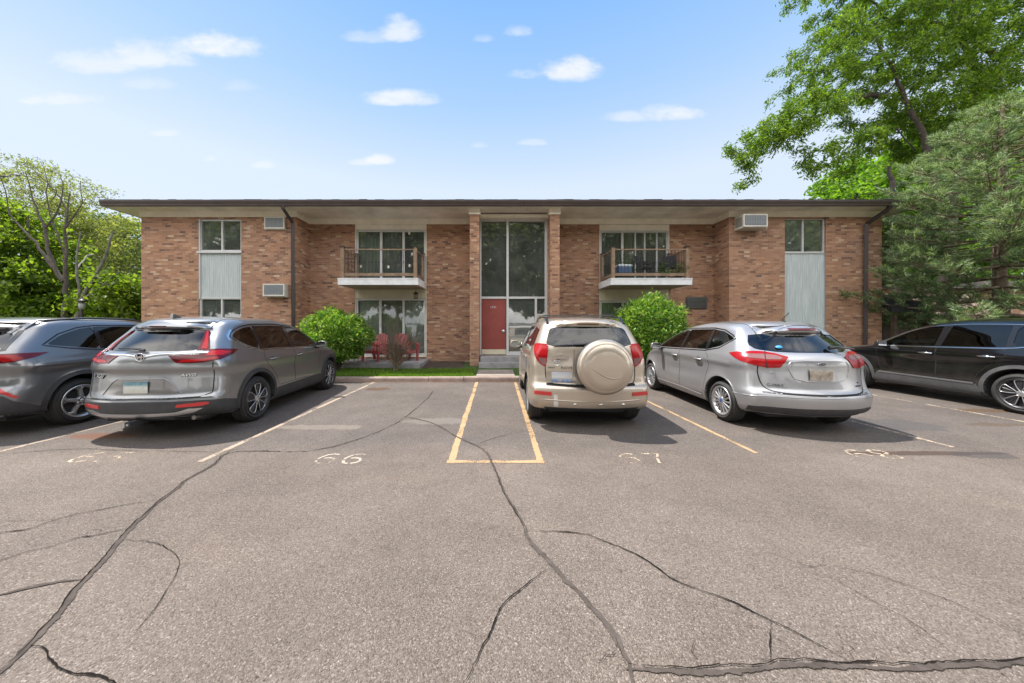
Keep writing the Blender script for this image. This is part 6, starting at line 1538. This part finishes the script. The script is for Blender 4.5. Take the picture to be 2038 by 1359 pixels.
    p, n = c.hit((-.40, 1.235), 'rear'); m_ = MB(); m_.lathe([(-.003, 0), (-.0025, .036), (.0, .037)], 28, 'y'); q = m_.build('sticker', mat('sticker_blue', (.04, .28, .55), .5), c.root, loc=p + n * .012); q.scale = (1.1, 1, .75); q.rotation_euler = (-.7, 0, math.atan2(n.x, -n.y))
    p, n = c.hit((0, .75), 'top'); m_ = MB(); m_.lathe([(0, .03), (.012, .028), (.02, .012), (.02, 0)], 16, 'z'); m_.tube([(0, 0, .015), (.0, .03, .04), (0, -.10, .14)], .006, 6); m_.build('antenna', GLOSSB, c.root, loc=p)
    for s_ in (-1, 1): c.strip([(s_ * .50, .56), (s_ * .53, 1.2), (s_ * .54, 2.2)], .012, 'top', .001, SEAM, 'roof_gap')
    c.strip([(-.50, .50), (0, .47), (.50, .50)], .008, 'top', .001, SEAM, 'roof_gap')
    c.mirror(2.90, 1.06, P_CMX, CHROME)
    return c
cmax()

# ---- dark grey crossover cut by the left edge
def esc():
    W = .94
    sp = dict(L=4.59, W=W, rw=.358, axR=.96, axF=3.67,
        top=[(0, 1.585), (.35, 1.63), (1.0, 1.665), (1.8, 1.66), (2.3, 1.60), (2.75, 1.43), (3.15, 1.20), (3.35, 1.10), (3.6, 1.05), (4.1, .98), (4.45, .85), (4.59, .72)],
        bot=[(0, .31), (.5, .25), (1.5, .22), (3.5, .22), (4.59, .26)],
        rear=[(.25, .12), (.36, .02), (.46, .0), (.60, .0), (.66, .02), (.72, .07), (.85, .09), (1.0, .085), (1.1, .09), (1.2, .14), (1.5, .40), (1.60, .46), (1.7, .5)], spoil=(1.50, .09),
        front=[(.2, .12), (.4, .02), (.6, .0), (.8, .04), (1.0, .14), (1.3, .2)],
        inset=[(.2, .08), (.35, .03), (.52, .006), (.7, .01), (.86, .016), (.98, .0), (1.08, .018), (1.16, .05), (1.3, .105), (1.45, .165), (1.6, .23), (1.7, .27)],
        cabin=(.36, 3.28, .76, .055), seats=(2.10, 1.20), dash=2.72, gt=.05, flare=.03, bowR=.14, rc=(.40, .16), privacy=(0, 1, 'r'),
        sculpt=lambda u, z: .018 * np.exp(-((z - (1.0 + .03 * (u - 1))) / .05) ** 2) * (u > .2) * np.exp(-((u - 1.2) / 1.2) ** 4),
        panes=[chaikin([(.60, 1.275), (.80, 1.41), (1.05, 1.505), (1.24, 1.535), (1.24, 1.175), (.85, 1.235)], 1, .15), [(1.30, 1.54), (2.02, 1.545), (2.08, 1.14), (1.30, 1.17)], [(2.12, 1.54), (2.3, 1.52), (2.6, 1.43), (3.04, 1.14), (3.04, 1.11), (2.16, 1.135)]],
        rearglass=chaikin([(-.66, 1.20), (.66, 1.20), (.54, 1.47), (-.54, 1.47)], 2, .12),
        screen=[(-.60, 1.14), (.60, 1.14), (.50, 1.49), (-.50, 1.49)], screen_u=2.35)
    c = Car('suv', sp, (-7.52, 4.22), R(1.0), 'dark grey SUV cut off by the left edge of the photo', P_ESC)
    c.wheels(rim_five, .225, .248)
    for sg in (-1, 1):
        c.patch([(1.24, 1.535), (1.30, 1.54), (1.30, 1.17), (1.24, 1.175)], 'side', .001, GLOSSB, 'pillar_trim', sg, rim=0); c.patch([(2.02, 1.545), (2.12, 1.54), (2.16, 1.135), (2.08, 1.14)], 'side', .001, GLOSSB, 'pillar_trim', sg, rim=0)
        c.strip([(.555, 1.268), (.78, 1.43), (1.04, 1.53), (1.27, 1.562), (2.05, 1.57), (2.32, 1.545), (2.62, 1.455), (3.11, 1.13), (3.10, 1.09), (2.1, 1.115), (1.27, 1.15), (.84, 1.21)], .018, 'side', .002, GLOSSB, 'window_surround', sg, True, .004)
        for q in ([(2.11, .48), (3.0, .48), (3.1, .62), (3.16, .95), (3.12, 1.07), (2.12, 1.10)], [(1.56, .48), (2.095, .48), (2.10, 1.10), (1.30, 1.13), (1.16, 1.06), (1.14, .98), (1.28, .88), (1.42, .74), (1.52, .60)]):
            c.strip(q, .014, 'side', .0006, SEAM, 'door_gap', sg, True); d_ = c.patch(q, 'side', .002, P_ESC, 'door', sg, rim=.004)
            hu = 2.27 if q[0][0] > 2 else 1.36
            p, n = c.hit((hu, .975), 'side', sg); b = MB(); b.tube([(sg * .004, -.1, -.004), (sg * .032, -.07, 0), (sg * .036, 0, .002), (sg * .032, .07, 0), (sg * .004, .1, -.004)], .014, 8); b.build('handle', P_ESC, d_, loc=p)
        for ua in c.ax: c.patch(arch(ua, .358, .420, .480, .30), 'side', .012, CLAD, 'wheel_arch', sg, rim=.05, step=.06)
        c.patch([(1.44, .235), (3.22, .235), (3.20, .44), (1.50, .42)], 'side', .011, CLAD, 'sill', sg, rim=.02)
        m_ = MB(); rl = []
        for u in (.55, .68, 1.3, 2.0, 2.2):
            p, n = c.hit((sg * .60, u), 'top'); rl.append(p + Vector((0, 0, .004 if u in (.55, 2.2) else .035)))
        m_.tube(rl, [.012, .016, .016, .016, .012], 8); m_.build('roof_rail', BADGED, c.root)
        m3 = lambda P: c.cyl([(sg * x, u, z) for x, u, z in P])
        o = c.patch(m3([(.35, .1, 1.155), (.36, .1, 1.05), (.72, .15, 1.03), (.85, .26, 1.05), (.90, .42, 1.10), (.915, .58, 1.165), (.86, .3, 1.165)]), 'cyl', .010, REDD, 'tail_lamp', rim=.02)
        c.patch(m3([(.40, .1, 1.14), (.40, .1, 1.115), (.74, .15, 1.11), (.80, .2, 1.05), (.86, .3, 1.07), (.87, .34, 1.10), (.84, .26, 1.14)]), 'cyl', .013, REDB, 'lamp_lens', rim=.003, parent=o)
        c.patch(m3([(.70, .1, .74), (.77, .14, .73), (.885, .3, .56), (.86, .26, .555)]), 'cyl', .006, REFL, 'reflector')
    c.patch(c.cyl([(-.95, .56, .30), (0, 0, .30), (.95, .56, .30), (.93, .50, .38), (.86, .25, .52), (.80, .2, .60), (0, .0, .60), (-.80, .2, .60), (-.86, .25, .52), (-.93, .50, .38)]), 'cyl', .008, CLAD, 'rear_bumper', rim=.02)
    c.patch([(-.60, 1.16), (.60, 1.16), (.66, 1.175), (-.66, 1.175)], 'rear', .003, GLOSSB, 'glass_edge')
    for s_ in (-1, 1): c.patch([(s_ * .655, 1.20), (s_ * .70, 1.21), (s_ * .60, 1.50), (s_ * .545, 1.48)], 'rear', .003, GLOSSB, 'spoiler_wing')
    p, n = c.hit((0, .62), 'top'); m_ = MB(); m_.prism([(-.09, 0), (.09, 0), (-.04, .055), (-.075, .06)], 'x', -.018, .018); m_.build('antenna', GLOSSB, c.root, loc=p - Vector((0, 0, .003)))
    c.strip([(.52, .45), (.55, 1.0), (.54, 2.2)], .012, 'top', .001, SEAM, 'roof_gap'); c.strip([(.30, .36), (.45, .42), (.52, .62)], .012, 'top', .001, SEAM, 'roof_gap')
    c.mirror(2.98, 1.10, P_ESC)
    return c
esc()

# ------------------------------------------------------------------ vegetation
def W3(px, py, d): return np.array([(px - CX) * d / FPX, d, CAMZ - (py - HY) * d / FPX])
def inpoly(P, poly):
    x, y = P[:, 0], P[:, 1]; c = np.zeros(len(P), bool); n = len(poly)
    for i in range(n):
        x1, y1 = poly[i]; x2, y2 = poly[(i + 1) % n]
        m_ = ((y1 > y) != (y2 > y)); xi = (x2 - x1) * (y - y1) / ((y2 - y1) if y2 != y1 else 1e-9) + x1
        c ^= m_ & (x < xi)
    return c
def attract(rng, poly, n, d0, d1):
    """n points inside the crown region: outline given as seen, spread through the crown's depth"""
    poly = np.array(poly, float); lo, hi = poly.min(0), poly.max(0); out = []
    while len(out) < n:
        P = rng.uniform(lo, hi, (n * 2, 2)); P = P[inpoly(P, poly)]
        out += list(P[:n - len(out)])
    D = rng.uniform(d0, d1, n); Dm = (d0 + d1) / 2
    return np.array([W3(p[0], p[1], Dm) + np.array([0, d - Dm, 0]) for p, d in zip(out, D)])
def leaves(rng, C, size, asp=.5, droop=0.0, dirs=None, jit=1.0):
    """rhombic leaves folded along the midrib; C centres (n,3)"""
    n = len(C); d = rng.normal(size=(n, 3)) * jit
    if dirs is not None: d = d * .6 + dirs
    d[:, 2] -= droop; d /= np.linalg.norm(d, axis=1)[:, None] + 1e-9
    a = rng.normal(size=(n, 3)); s_ = np.cross(d, a); s_ /= np.linalg.norm(s_, axis=1)[:, None] + 1e-9; nn = np.cross(d, s_)
    L = (size * rng.uniform(.6, 1.35, n))[:, None]; Wd = L * asp
    p0 = C - d * L * .5; p2 = C + d * L * .5; p1 = C + s_ * Wd * .5 + nn * Wd * .15 - d * L * .05; p3 = C - s_ * Wd * .5 + nn * Wd * .15 - d * L * .05
    V = np.stack([p0, p1, p2, p3], 1).reshape(-1, 3); F = np.arange(n * 4).reshape(n, 4)
    return V, F
def grow(rng, limbs, att, sag=.10, step=.35, tip=.007):
    """connect crown points to the nearest wood by curved twigs; returns tubes and twig paths"""
    nodes = []; tubes = []
    for pts, r0, r1 in limbs:
        P = [np.array(p) for p in pts]; Q = []
        for a, b in zip(P[:-1], P[1:]):
            n = max(1, int(np.linalg.norm(b - a) / .3)); 
            for k in range(n): Q.append(a + (b - a) * k / n)
        Q.append(P[-1]); Q = np.array(Q)
        # soften the polyline and add a little crookedness
        for _ in range(2): Q[1:-1] = (Q[:-2] + Q[1:-1] * 2 + Q[2:]) / 4
        Q[1:-1] += rng.normal(scale=.02, size=Q[1:-1].shape)
        tubes.append((Q, list(np.linspace(r0, r1, len(Q))))); nodes += list(Q)
    nodes = np.array(nodes); paths = []
    base = nodes.mean(0); left = list(range(len(att)))
    dist = np.array([np.min(np.linalg.norm(nodes - a, axis=1)) for a in att]); order = np.argsort(dist)
    cap = len(nodes) + len(att) * 14; buf = np.zeros((cap, 3)); buf[:len(nodes)] = nodes; n_ = len(nodes)
    for i in order:
        a = att[i]; dd = np.linalg.norm(buf[:n_] - a, axis=1) + .25 * np.maximum(0, buf[:n_, 2] - a[2]); j = int(np.argmin(dd)); s0 = buf[j].copy(); L = np.linalg.norm(a - s0)
        if L < .06: continue
        n = max(2, min(12, int(L / step) + 1)); t = np.linspace(0, 1, n + 1)[:, None]
        Q = s0 + (a - s0) * t; Q[:, 2] += (np.sin(t[:, 0] * np.pi) * sag * L); Q[1:-1] += rng.normal(scale=.03 * L / n + .006, size=Q[1:-1].shape)
        r0 = min(.035, .006 + .011 * L); tubes.append((Q, list(np.linspace(r0, tip, n + 1)))); paths.append(Q)
        k = min(n, cap - n_); buf[n_:n_ + k] = Q[1:k + 1]; n_ += k
    return tubes, paths
def wood(tubes, name, m_, root, seg=6, minr=.0):
    mb = MB()
    for Q, r in tubes: mb.tube([tuple(q) for q in Q], r, seg if max(r) > .05 else 4 if max(r) > .02 else 3, cap=False)
    return mb.build(name, m_, root, fix=False)
def crown(rng, paths, root, m_, per, spread, size, asp=.45, droop=.3, last=.8, extra=None):
    C = []; Dn = []
    for Q in paths:
        L = np.linalg.norm(Q[-1] - Q[0]); k = int(per * min(1.4, .4 + L))
        t = 1 - rng.random(k) ** 1.3 * last; idx = t * (len(Q) - 1); i0 = np.clip(idx.astype(int), 0, len(Q) - 2); f = (idx - i0)[:, None]
        P = Q[i0] * (1 - f) + Q[i0 + 1] * f; d = Q[i0 + 1] - Q[i0]; d /= np.linalg.norm(d, axis=1)[:, None] + 1e-9
        C.append(P + rng.normal(scale=spread, size=(k, 3))); Dn.append(d)
    C = np.concatenate(C); Dn = np.concatenate(Dn); V, F = leaves(rng, C, size, asp, droop, Dn)
    return npmesh('crown', V, F, m_, root)
def tree(name, label, base, group=None):
    kw = dict(label=label, category='tree')
    if group: kw['group'] = group
    return empty(name, base, 0, **kw)
def local(tubes, paths, base):
    b = np.array(base); return [(Q - b, r) for Q, r in tubes], [Q - b for Q in paths]

# --- the big locust over the right end of the roof
rng = np.random.default_rng(5)
D = 14.0
def lim(pts, r0, r1, d=D, dd=0): return ([W3(p[0], p[1], d) + np.array([0, dd * i / max(1, len(pts) - 1), 0]) for i, p in enumerate(pts)], r0, r1)
base = (W3(1885, 640, D)[0], D, .1)
limbs = [lim([(1888, 716), (1880, 600), (1862, 480), (1848, 410), (1834, 330), (1812, 285), (1790, 250), (1765, 215), (1750, 190), (1738, 155), (1712, 148), (1700, 130), (1690, 90)], .26, .035, dd=-1),
         lim([(1745, 190), (1690, 198), (1640, 226), (1590, 258), (1545, 278), (1510, 300), (1488, 345)], .11, .014, dd=-1.2),
         lim([(1880, 600), (1905, 420), (1935, 300), (1972, 200), (1984, 120), (1972, 40), (1978, -70)], .22, .08, dd=1),
         lim([(1976, 105), (1930, 85), (1905, 70), (1860, 62), (1800, 58), (1750, 64), (1722, 60), (1712, 35), (1680, 28), (1640, 18), (1600, 10)], .12, .014, d=14.8, dd=-1),
         lim([(1984, 140), (2020, 90), (2080, 20)], .10, .03, d=14.8), lim([(1834, 330), (1868, 275), (1898, 225), (1885, 190)], .07, .02),
         lim([(1822, 300), (1770, 262), (1740, 262), (1700, 270)], .035, .01, dd=-.8), lim([(1905, 70), (1900, 20), (1880, -60)], .06, .02, d=14.5),
         lim([(1750, 195), (1790, 160), (1815, 110), (1820, 60)], .05, .015)]
att = np.concatenate([attract(rng, [(1600, -80), (1650, 30), (1598, 90), (1572, 128), (1600, 190), (1690, 195), (1800, 175), (1900, 215), (2080, 190), (2080, -80)], 1050, 12.2, 16.5),
    attract(rng, [(1610, 185), (1545, 222), (1500, 258), (1445, 290), (1470, 318), (1560, 292), (1640, 255), (1700, 205)], 125, 12.4, 13.8),
    attract(rng, [(1462, 312), (1500, 310), (1508, 365), (1462, 376)], 13, 12.6, 13.4), attract(rng, [(1580, 295), (1640, 300), (1640, 352), (1600, 355)], 16, 12.6, 13.6),
    attract(rng, [(1655, 270), (1740, 260), (1700, 350), (1672, 350)], 34, 12.6, 14), attract(rng, [(1700, 205), (1760, 255), (1840, 320), (2060, 320), (2060, 180), (1900, 200)], 480, 12.6, 16)])
tubes, paths = grow(rng, limbs, att, sag=.10)
tr = tree('locust_tree', 'tall locust tree with crooked dark limbs reaching over the right end of the roof', base)
tubes, paths = local(tubes, paths, base)
wood(tubes, 'trunk', BARK, tr); crown(rng, paths, tr, LEAF_LOCUST, 92, .11, .145, .34, .35, .8)

# --- maple behind the right end
rng = np.random.default_rng(8); D = 26.5; base = (W3(1790, 649, D)[0], D, .1)
limbs = [lim([(1790, 690), (1790, 560), (1785, 480), (1780, 400), (1770, 330)], .3, .06), lim([(1788, 540), (1740, 450), (1700, 390)], .12, .03), lim([(1788, 520), (1840, 430), (1870, 360)], .12, .03)]
att = attract(rng, [(1638, 415), (1660, 372), (1695, 335), (1735, 300), (1800, 285), (1860, 320), (1900, 420), (1890, 590), (1730, 600), (1700, 460)], 430, 23.5, 29.5)
tubes, paths = grow(rng, limbs, att); tr = tree('maple_tree', 'bright green maple rising behind the right end of the roof', base); tubes, paths = local(tubes, paths, base)
wood(tubes, 'trunk', BARK, tr); crown(rng, paths, tr, LEAF_MAPLE, 62, .34, .33, .75, .2)

# --- left trees
rng = np.random.default_rng(12); D = 21; base = (W3(130, 649, D)[0], D, .1)
limbs = [lim([(130, 690), (130, 610), (129, 506), (131, 454), (134, 410), (140, 380)], .12, .015), lim([(128, 560), (105, 532), (93, 480), (91, 454), (72, 416), (59, 380), (50, 340)], .085, .012),
         lim([(91, 454), (121, 416), (128, 380), (120, 350)], .05, .012), lim([(131, 454), (165, 408), (170, 385), (160, 360)], .045, .012), lim([(105, 532), (60, 470), (20, 430), (10, 380), (0, 350)], .06, .012),
         lim([(129, 506), (90, 400), (95, 350), (80, 320)], .045, .01), lim([(134, 420), (110, 380), (60, 330)], .04, .01)]
att = attract(rng, [(-20, 325), (60, 308), (98, 325), (120, 352), (150, 348), (185, 368), (198, 400), (188, 440), (140, 455), (60, 470), (-20, 450)], 620, 18.5, 23)
tubes, paths = grow(rng, limbs, att, sag=.06, tip=.009); tr = tree('sparse_tree', 'tall sparse tree with thin bare branches at the left', base); tubes, paths = local(tubes, paths, base)
wood(tubes, 'trunk', BARK, tr); crown(rng, paths, tr, LEAF_OLIVE, 20, .16, .14, .5, .1, .8)
rng = np.random.default_rng(13); D = 24; base = (W3(166, 649, D)[0], D, .1)
limbs = [lim([(150, 690), (160, 600), (190, 552), (214, 503), (225, 460)], .14, .03), lim([(160, 600), (200, 575), (240, 540)], .07, .02), lim([(160, 600), (150, 520), (160, 460)], .06, .02)]
att = attract(rng, [(138, 450), (172, 418), (212, 422), (250, 448), (264, 482), (280, 500), (300, 560), (300, 620), (140, 620), (122, 520)], 460, 21.5, 27)
tubes, paths = grow(rng, limbs, att); tr = tree('olive_leaved_tree', 'olive green tree with a pale leaning trunk beside the left end of the building', base); tubes, paths = local(tubes, paths, base)
wood(tubes, 'trunk', BARKG, tr); crown(rng, paths, tr, LEAF_OLIVE, 34, .26, .22, .6, .2)
def bushy(name, label, seed, D, poly, n, base_px, m_, per=50, spread=.25, size=.2, dd=2, asp=.65):
    rng = np.random.default_rng(seed); base = (W3(base_px, 649, D)[0], D, .1)
    p = np.array(poly); top = p[:, 1].min(); cx = p[:, 0].mean()
    limbs = [lim([(base_px, 649 + 1.4 * FPX / D), (base_px, 620), (cx, (top + 640) / 2), (cx, top + 30)], .16, .03, d=D)]
    att = attract(rng, poly, n, D - dd, D + dd)
    tubes, paths = grow(rng, limbs, att); tr = tree(name, label, base); tubes, paths = local(tubes, paths, base)
    wood(tubes, 'trunk', BARK, tr); crown(rng, paths, tr, m_, per, spread, size, asp, .2)
bushy('maple_tree', 'leafy bright green tree at the far left edge of the photo', 21, 16, [(-60, 400), (28, 405), (44, 450), (78, 470), (82, 520), (122, 535), (132, 600), (140, 660), (-60, 660)], 420, 20, LEAF_GREEN, 62, .22, .21)
bushy('shrub', 'low green shrub growing behind the silver grey SUV', 22, 18, [(120, 600), (150, 570), (200, 585), (240, 575), (250, 655), (110, 655)], 140, 180, LEAF_OLIVE, 60, .2, .2, 1.5)
bushy('shrub', 'light green shrub against the left end wall of the building', 23, 15, [(200, 590), (235, 560), (281, 540), (300, 560), (300, 655), (195, 655)], 150, 255, LEAF_GREEN, 55, .2, .19, 1.3)
bushy('evergreen_tree', 'dark evergreen showing through the gap at the left eave', 24, 30, [(196, 440), (225, 420), (255, 440), (268, 470), (280, 520), (280, 600), (180, 600), (180, 520)], 170, 230, LEAF_DARK, 40, .4, .3, 3)
bushy('tree', 'blue green tree showing between the building corner and the pine', 25, 36, [(1740, 470), (1800, 450), (1900, 470), (1960, 500), (1960, 610), (1740, 610)], 170, 1830, LEAF_DARK, 60, .5, .4, 3)
bushy('maple_tree', 'green maple filling the gap behind the pine at the right edge', 26, 24, [(1830, 300), (1880, 230), (1950, 190), (2120, 180), (2120, 600), (1830, 600)], 480, 1980, LEAF_MAPLE, 62, .34, .32, 3)
# far wood closing the horizon
rng = np.random.default_rng(31); C = []
for (x0, x1, y0, h) in ((-150, -28, 62, 8.5), (30, 150, 62, 9), (-75, -52, 38, 6)):
    n = 9000; x = rng.uniform(x0, x1, n); hh = h * (.7 + .3 * np.sin(x * .35) * np.cos(x * .13 + 1)); C.append(np.stack([x, y0 + rng.uniform(-3, 3, n), rng.random(n) ** .8 * hh], 1))
V, F = leaves(rng, np.concatenate(C), 1.0, .7); npmesh('far_wood', V, F, LEAF_GREEN, kind='stuff', label='distant wood closing the horizon beyond the building', category='wood')

# --- round bushes either side of the entrance
def bush(name, label, seed, c, rx, rz, base_z, n, leafsize):
    rng = np.random.default_rng(seed); root = empty(name, (c[0], c[1], base_z), 0, label=label, category='bush', group='round green bushes in front of the building')
    d = rng.normal(size=(n, 3)); d /= np.linalg.norm(d, axis=1)[:, None]
    lump = 1 + .10 * np.sin(d[:, 0] * 6 + seed) * np.cos(d[:, 2] * 6) + .05 * np.sin(d[:, 1] * 11 + d[:, 2] * 9) + .05 * rng.normal(size=n)
    r = np.where(rng.random(n) < .62, 1 - np.abs(rng.normal(size=n)) * .055, rng.random(n) ** .45 * .93) * lump
    sh = rng.random(n) < .035; r = np.where(sh, r * rng.uniform(1.04, 1.2, n), r); r = r * np.where(np.sin(d[:, 0] * 4.3 + seed * 2) * np.sin(d[:, 2] * 5.1 + seed) > .62, .86, 1)
    P = d * r[:, None] * np.array([rx, rx * .95, rz]); P[:, 2] += c[2] - base_z
    P = P[P[:, 2] > .16 + .18 * rng.random(len(P))]
    dr = P - np.array([0, 0, c[2] - base_z]); dr /= np.linalg.norm(dr, axis=1)[:, None] + 1e-9
    V, F = leaves(rng, P, leafsize, .55, .0, dr * .9 + np.array([0, 0, .25])); npmesh('crown', V, F, LEAF_BUSH, root)
    mb = MB(); rd = random.Random(seed)
    for k in range(16):
        a = rd.uniform(0, 6.28); e = rd.uniform(.25, .8); t = Vector((math.cos(a) * rx * e, math.sin(a) * rx * e, (c[2] - base_z) + rz * rd.uniform(-.3, .6)))
        s0 = Vector((rd.uniform(-.07, .07), rd.uniform(-.07, .07), 0)); mb.tube([s0, s0.lerp(t, .4) + Vector((0, 0, .15)), t], [.022, .015, .006], 5)
    mb.build('stem', BARK, root)
bush('round_bush', 'round green bush beside the front of the silver grey SUV', 3, (-4.86, 10.0, 1.24), .98, .80, .17, 11500, .092)
bush('round_bush', 'taller round green bush between the champagne SUV and the silver hatchback', 7, (4.70, 10.0, 1.48), 1.08, .98, .17, 13500, .092)
# --- bare shrub in front of the patio
rng = np.random.default_rng(41); rd = random.Random(41)
base = (-3.10, 10.05, .17); root = empty('bare_shrub', base, 0, label='bare twiggy shrub in front of the patio doors', category='shrub')
mb = MB()
def twig(p, d, L, r, lvl):
    n = 4; pts = [p]; q = p.copy(); dd = d.copy()
    for k in range(n): dd = (dd + Vector((rd.gauss(0, .14), rd.gauss(0, .14), rd.gauss(.03, .10)))).normalized(); q = q + dd * L / n; pts.append(q.copy())
    mb.tube(pts, [r * (1 - .6 * k / n) for k in range(n + 1)], 5 if r > .01 else 3, cap=False)
    if lvl < 4:
        for k in range(rd.randint(3, 4) if lvl else 9):
            i = rd.randint(1, n) if lvl else rd.randint(1, 3); nd = (dd + Vector((rd.gauss(0, .8), rd.gauss(0, .6), rd.gauss(.35, .4)))).normalized(); twig(pts[i], nd, L * rd.uniform(.45, .75), r * .48, lvl + 1)
for k in range(4): twig(Vector((rd.uniform(-.05, .05), rd.uniform(-.05, .05), 0)), Vector((rd.gauss(0, .16), rd.gauss(0, .12), 1)).normalized(), .72, .036, 0)
for k in range(6): twig(Vector((0, 0, .5)), Vector((rd.gauss(0, .7), rd.gauss(0, .3), 1)).normalized(), 1.0, .011, 3)
mb.build('stem', mat('bark_tan', (.17, .125, .085), .95, fn=vary(12, .4)), root, fix=False)

# --- pine at the right, in front of the building corner
rng = np.random.default_rng(55); rd = random.Random(55)
PX, PD = 16.15, 10.35; base = (PX, PD, .15); root = tree('pine_tree', 'feathery pine tree at the right in front of the building corner', base)
tr_ = MB(); tp = [(0, 0, 0), (.05, 0, 1.5), (-.02, .03, 3.5), (.06, 0, 5.5), (0, -.05, 7.5), (.05, 0, 8.7)]; tr_.tube(tp, [.19, .17, .14, .11, .07, .02], 12)
prof = pchip([(1.1, 3.1), (1.9, 3.8), (2.6, 4.0), (4.1, 4.1), (5.2, 3.4), (6.1, 2.8), (7.0, 2.1), (7.8, 1.3), (8.6, .5), (9, .2)])
tuft_p = []; tuft_d = []
z = 1.15
while z < 8.6:
    nb = rd.randint(7, 9); a0 = rd.uniform(0, 6.28)
    for k in range(nb):
        a = a0 + 2 * math.pi * k / nb + rd.uniform(-.25, .25); full = math.cos(a) < .45
        L = float(prof(z)) * (rd.uniform(.70, 1.0) if rd.random() < .85 else rd.uniform(1.02, 1.14)); up = rd.uniform(.02, .22); n = 9
        pts = []; 
        for i in range(n + 1):
            t = i / n; r_ = L * t; pts.append(Vector((math.cos(a) * r_ + .05 * math.sin(t * 5 + a), math.sin(a) * r_ + .05 * math.cos(t * 4 + a), z + r_ * up * .5 - .22 * L * .25 * math.sin(t * math.pi) + .12 * L * .3 * t * t)))
        tr_.tube(pts, [.032 * (L / 4) * (1 - t * .85 / n) + .004 for t in range(n + 1)], 5, cap=False)
        nt = int((8.5 if full else 3.0) * L)
        for j in range(nt):
            t = .22 + .78 * rd.random() ** .8; i = min(n - 1, int(t * n)); f = t * n - i; p = pts[i].lerp(pts[i + 1], f); d = (pts[i + 1] - pts[i]).normalized()
            sd = Vector((-d.y, d.x, 0)) * rd.choice((-1, 1)); tl = (.25 + .75 * (1 - t)) * rd.uniform(.35, .9) * min(1, L / 3) + .12
            td = (d * rd.uniform(.5, 1) + sd * rd.uniform(.3, 1) + Vector((0, 0, rd.uniform(-.1, .4)))).normalized(); e = p + td * tl
            tr_.tube([p, p.lerp(e, .5) - Vector((0, 0, .02)), e], [.008, .006, .004], 3, cap=False)
            for q in range(max(1, int(tl / .16))):
                tuft_p.append(p.lerp(e, 1 - q * .16 / tl)); tuft_d.append((td + Vector((rd.gauss(0, .25), rd.gauss(0, .25), .18 + rd.gauss(0, .2)))).normalized())
        for q in range(3): tuft_p.append(pts[-1] - (pts[-1] - pts[-2]).normalized() * q * .1); tuft_d.append((pts[-1] - pts[-2]).normalized() + Vector((0, 0, .2)))
    z += rd.uniform(.26, .36)
tr_.build('trunk', mat('pine_bark', (.20, .15, .11), .95, fn=vary(9, .4, .5, 40)), root, fix=False)
P = np.array([tuple(p) for p in tuft_p]); Dv = np.array([tuple(d) for d in tuft_d]); Dv /= np.linalg.norm(Dv, axis=1)[:, None]
K = 21; P = np.repeat(P, K, 0); Dv = np.repeat(Dv, K, 0); n = len(P)
dd = Dv + rng.normal(scale=.48, size=(n, 3)); dd /= np.linalg.norm(dd, axis=1)[:, None]; L = rng.uniform(.12, .20, n)[:, None]
s_ = np.cross(dd, rng.normal(size=(n, 3))); s_ /= np.linalg.norm(s_, axis=1)[:, None]; b0 = P + rng.normal(scale=.02, size=(n, 3))
V = np.stack([b0 - s_ * .006, b0 + s_ * .006, b0 + dd * L + s_ * .003, b0 + dd * L - s_ * .003], 1).reshape(-1, 3); F = np.arange(n * 4).reshape(n, 4)
npmesh('crown', V, F, NEEDLE, root)

# --- trees and a house across the lot (behind the photographer; the windows and cars mirror them)
rng = np.random.default_rng(70)
for k, (x, y, h, r) in enumerate([(-35, -18, 16, 5.6), (-22, -21, 14, 5.5), (-13, -18, 17.5, 5.6), (-2.5, -21, 17.5, 6.4), (6.5, -20, 16.5, 6.0), (16.5, -19, 17.5, 5.8), (25, -18, 12.5, 5.2), (37, -19, 16, 5.6)]):
    n = 8500; d = rng.normal(size=(n, 3)); d /= np.linalg.norm(d, axis=1)[:, None]
    lump = 1 + .13 * np.sin(d[:, 0] * 5 + k) * np.cos(d[:, 2] * 5 + k) + .1 * np.sin(d[:, 1] * 9 + d[:, 2] * 7 + k)
    P = d * (lump * (.62 + .38 * rng.random(n) ** .5))[:, None] * np.array([r, r, h * .40]); P[:, 2] += h * .60
    tr = tree('backdrop_tree', 'broad green tree across the lot, number %s from the left behind the camera' % ('one two three four five six seven eight'.split()[k]), (x, y, -.05), 'broad trees across the lot')
    V, F = leaves(rng, P, .78, .7); npmesh('crown', V, F, LEAF_BACK, tr)
    mb = MB(); mb.tube([(0, 0, 0), (.1, 0, h * .3), (0, .1, h * .6)], [.34, .26, .12], 10); mb.build('trunk', BARK, tr)
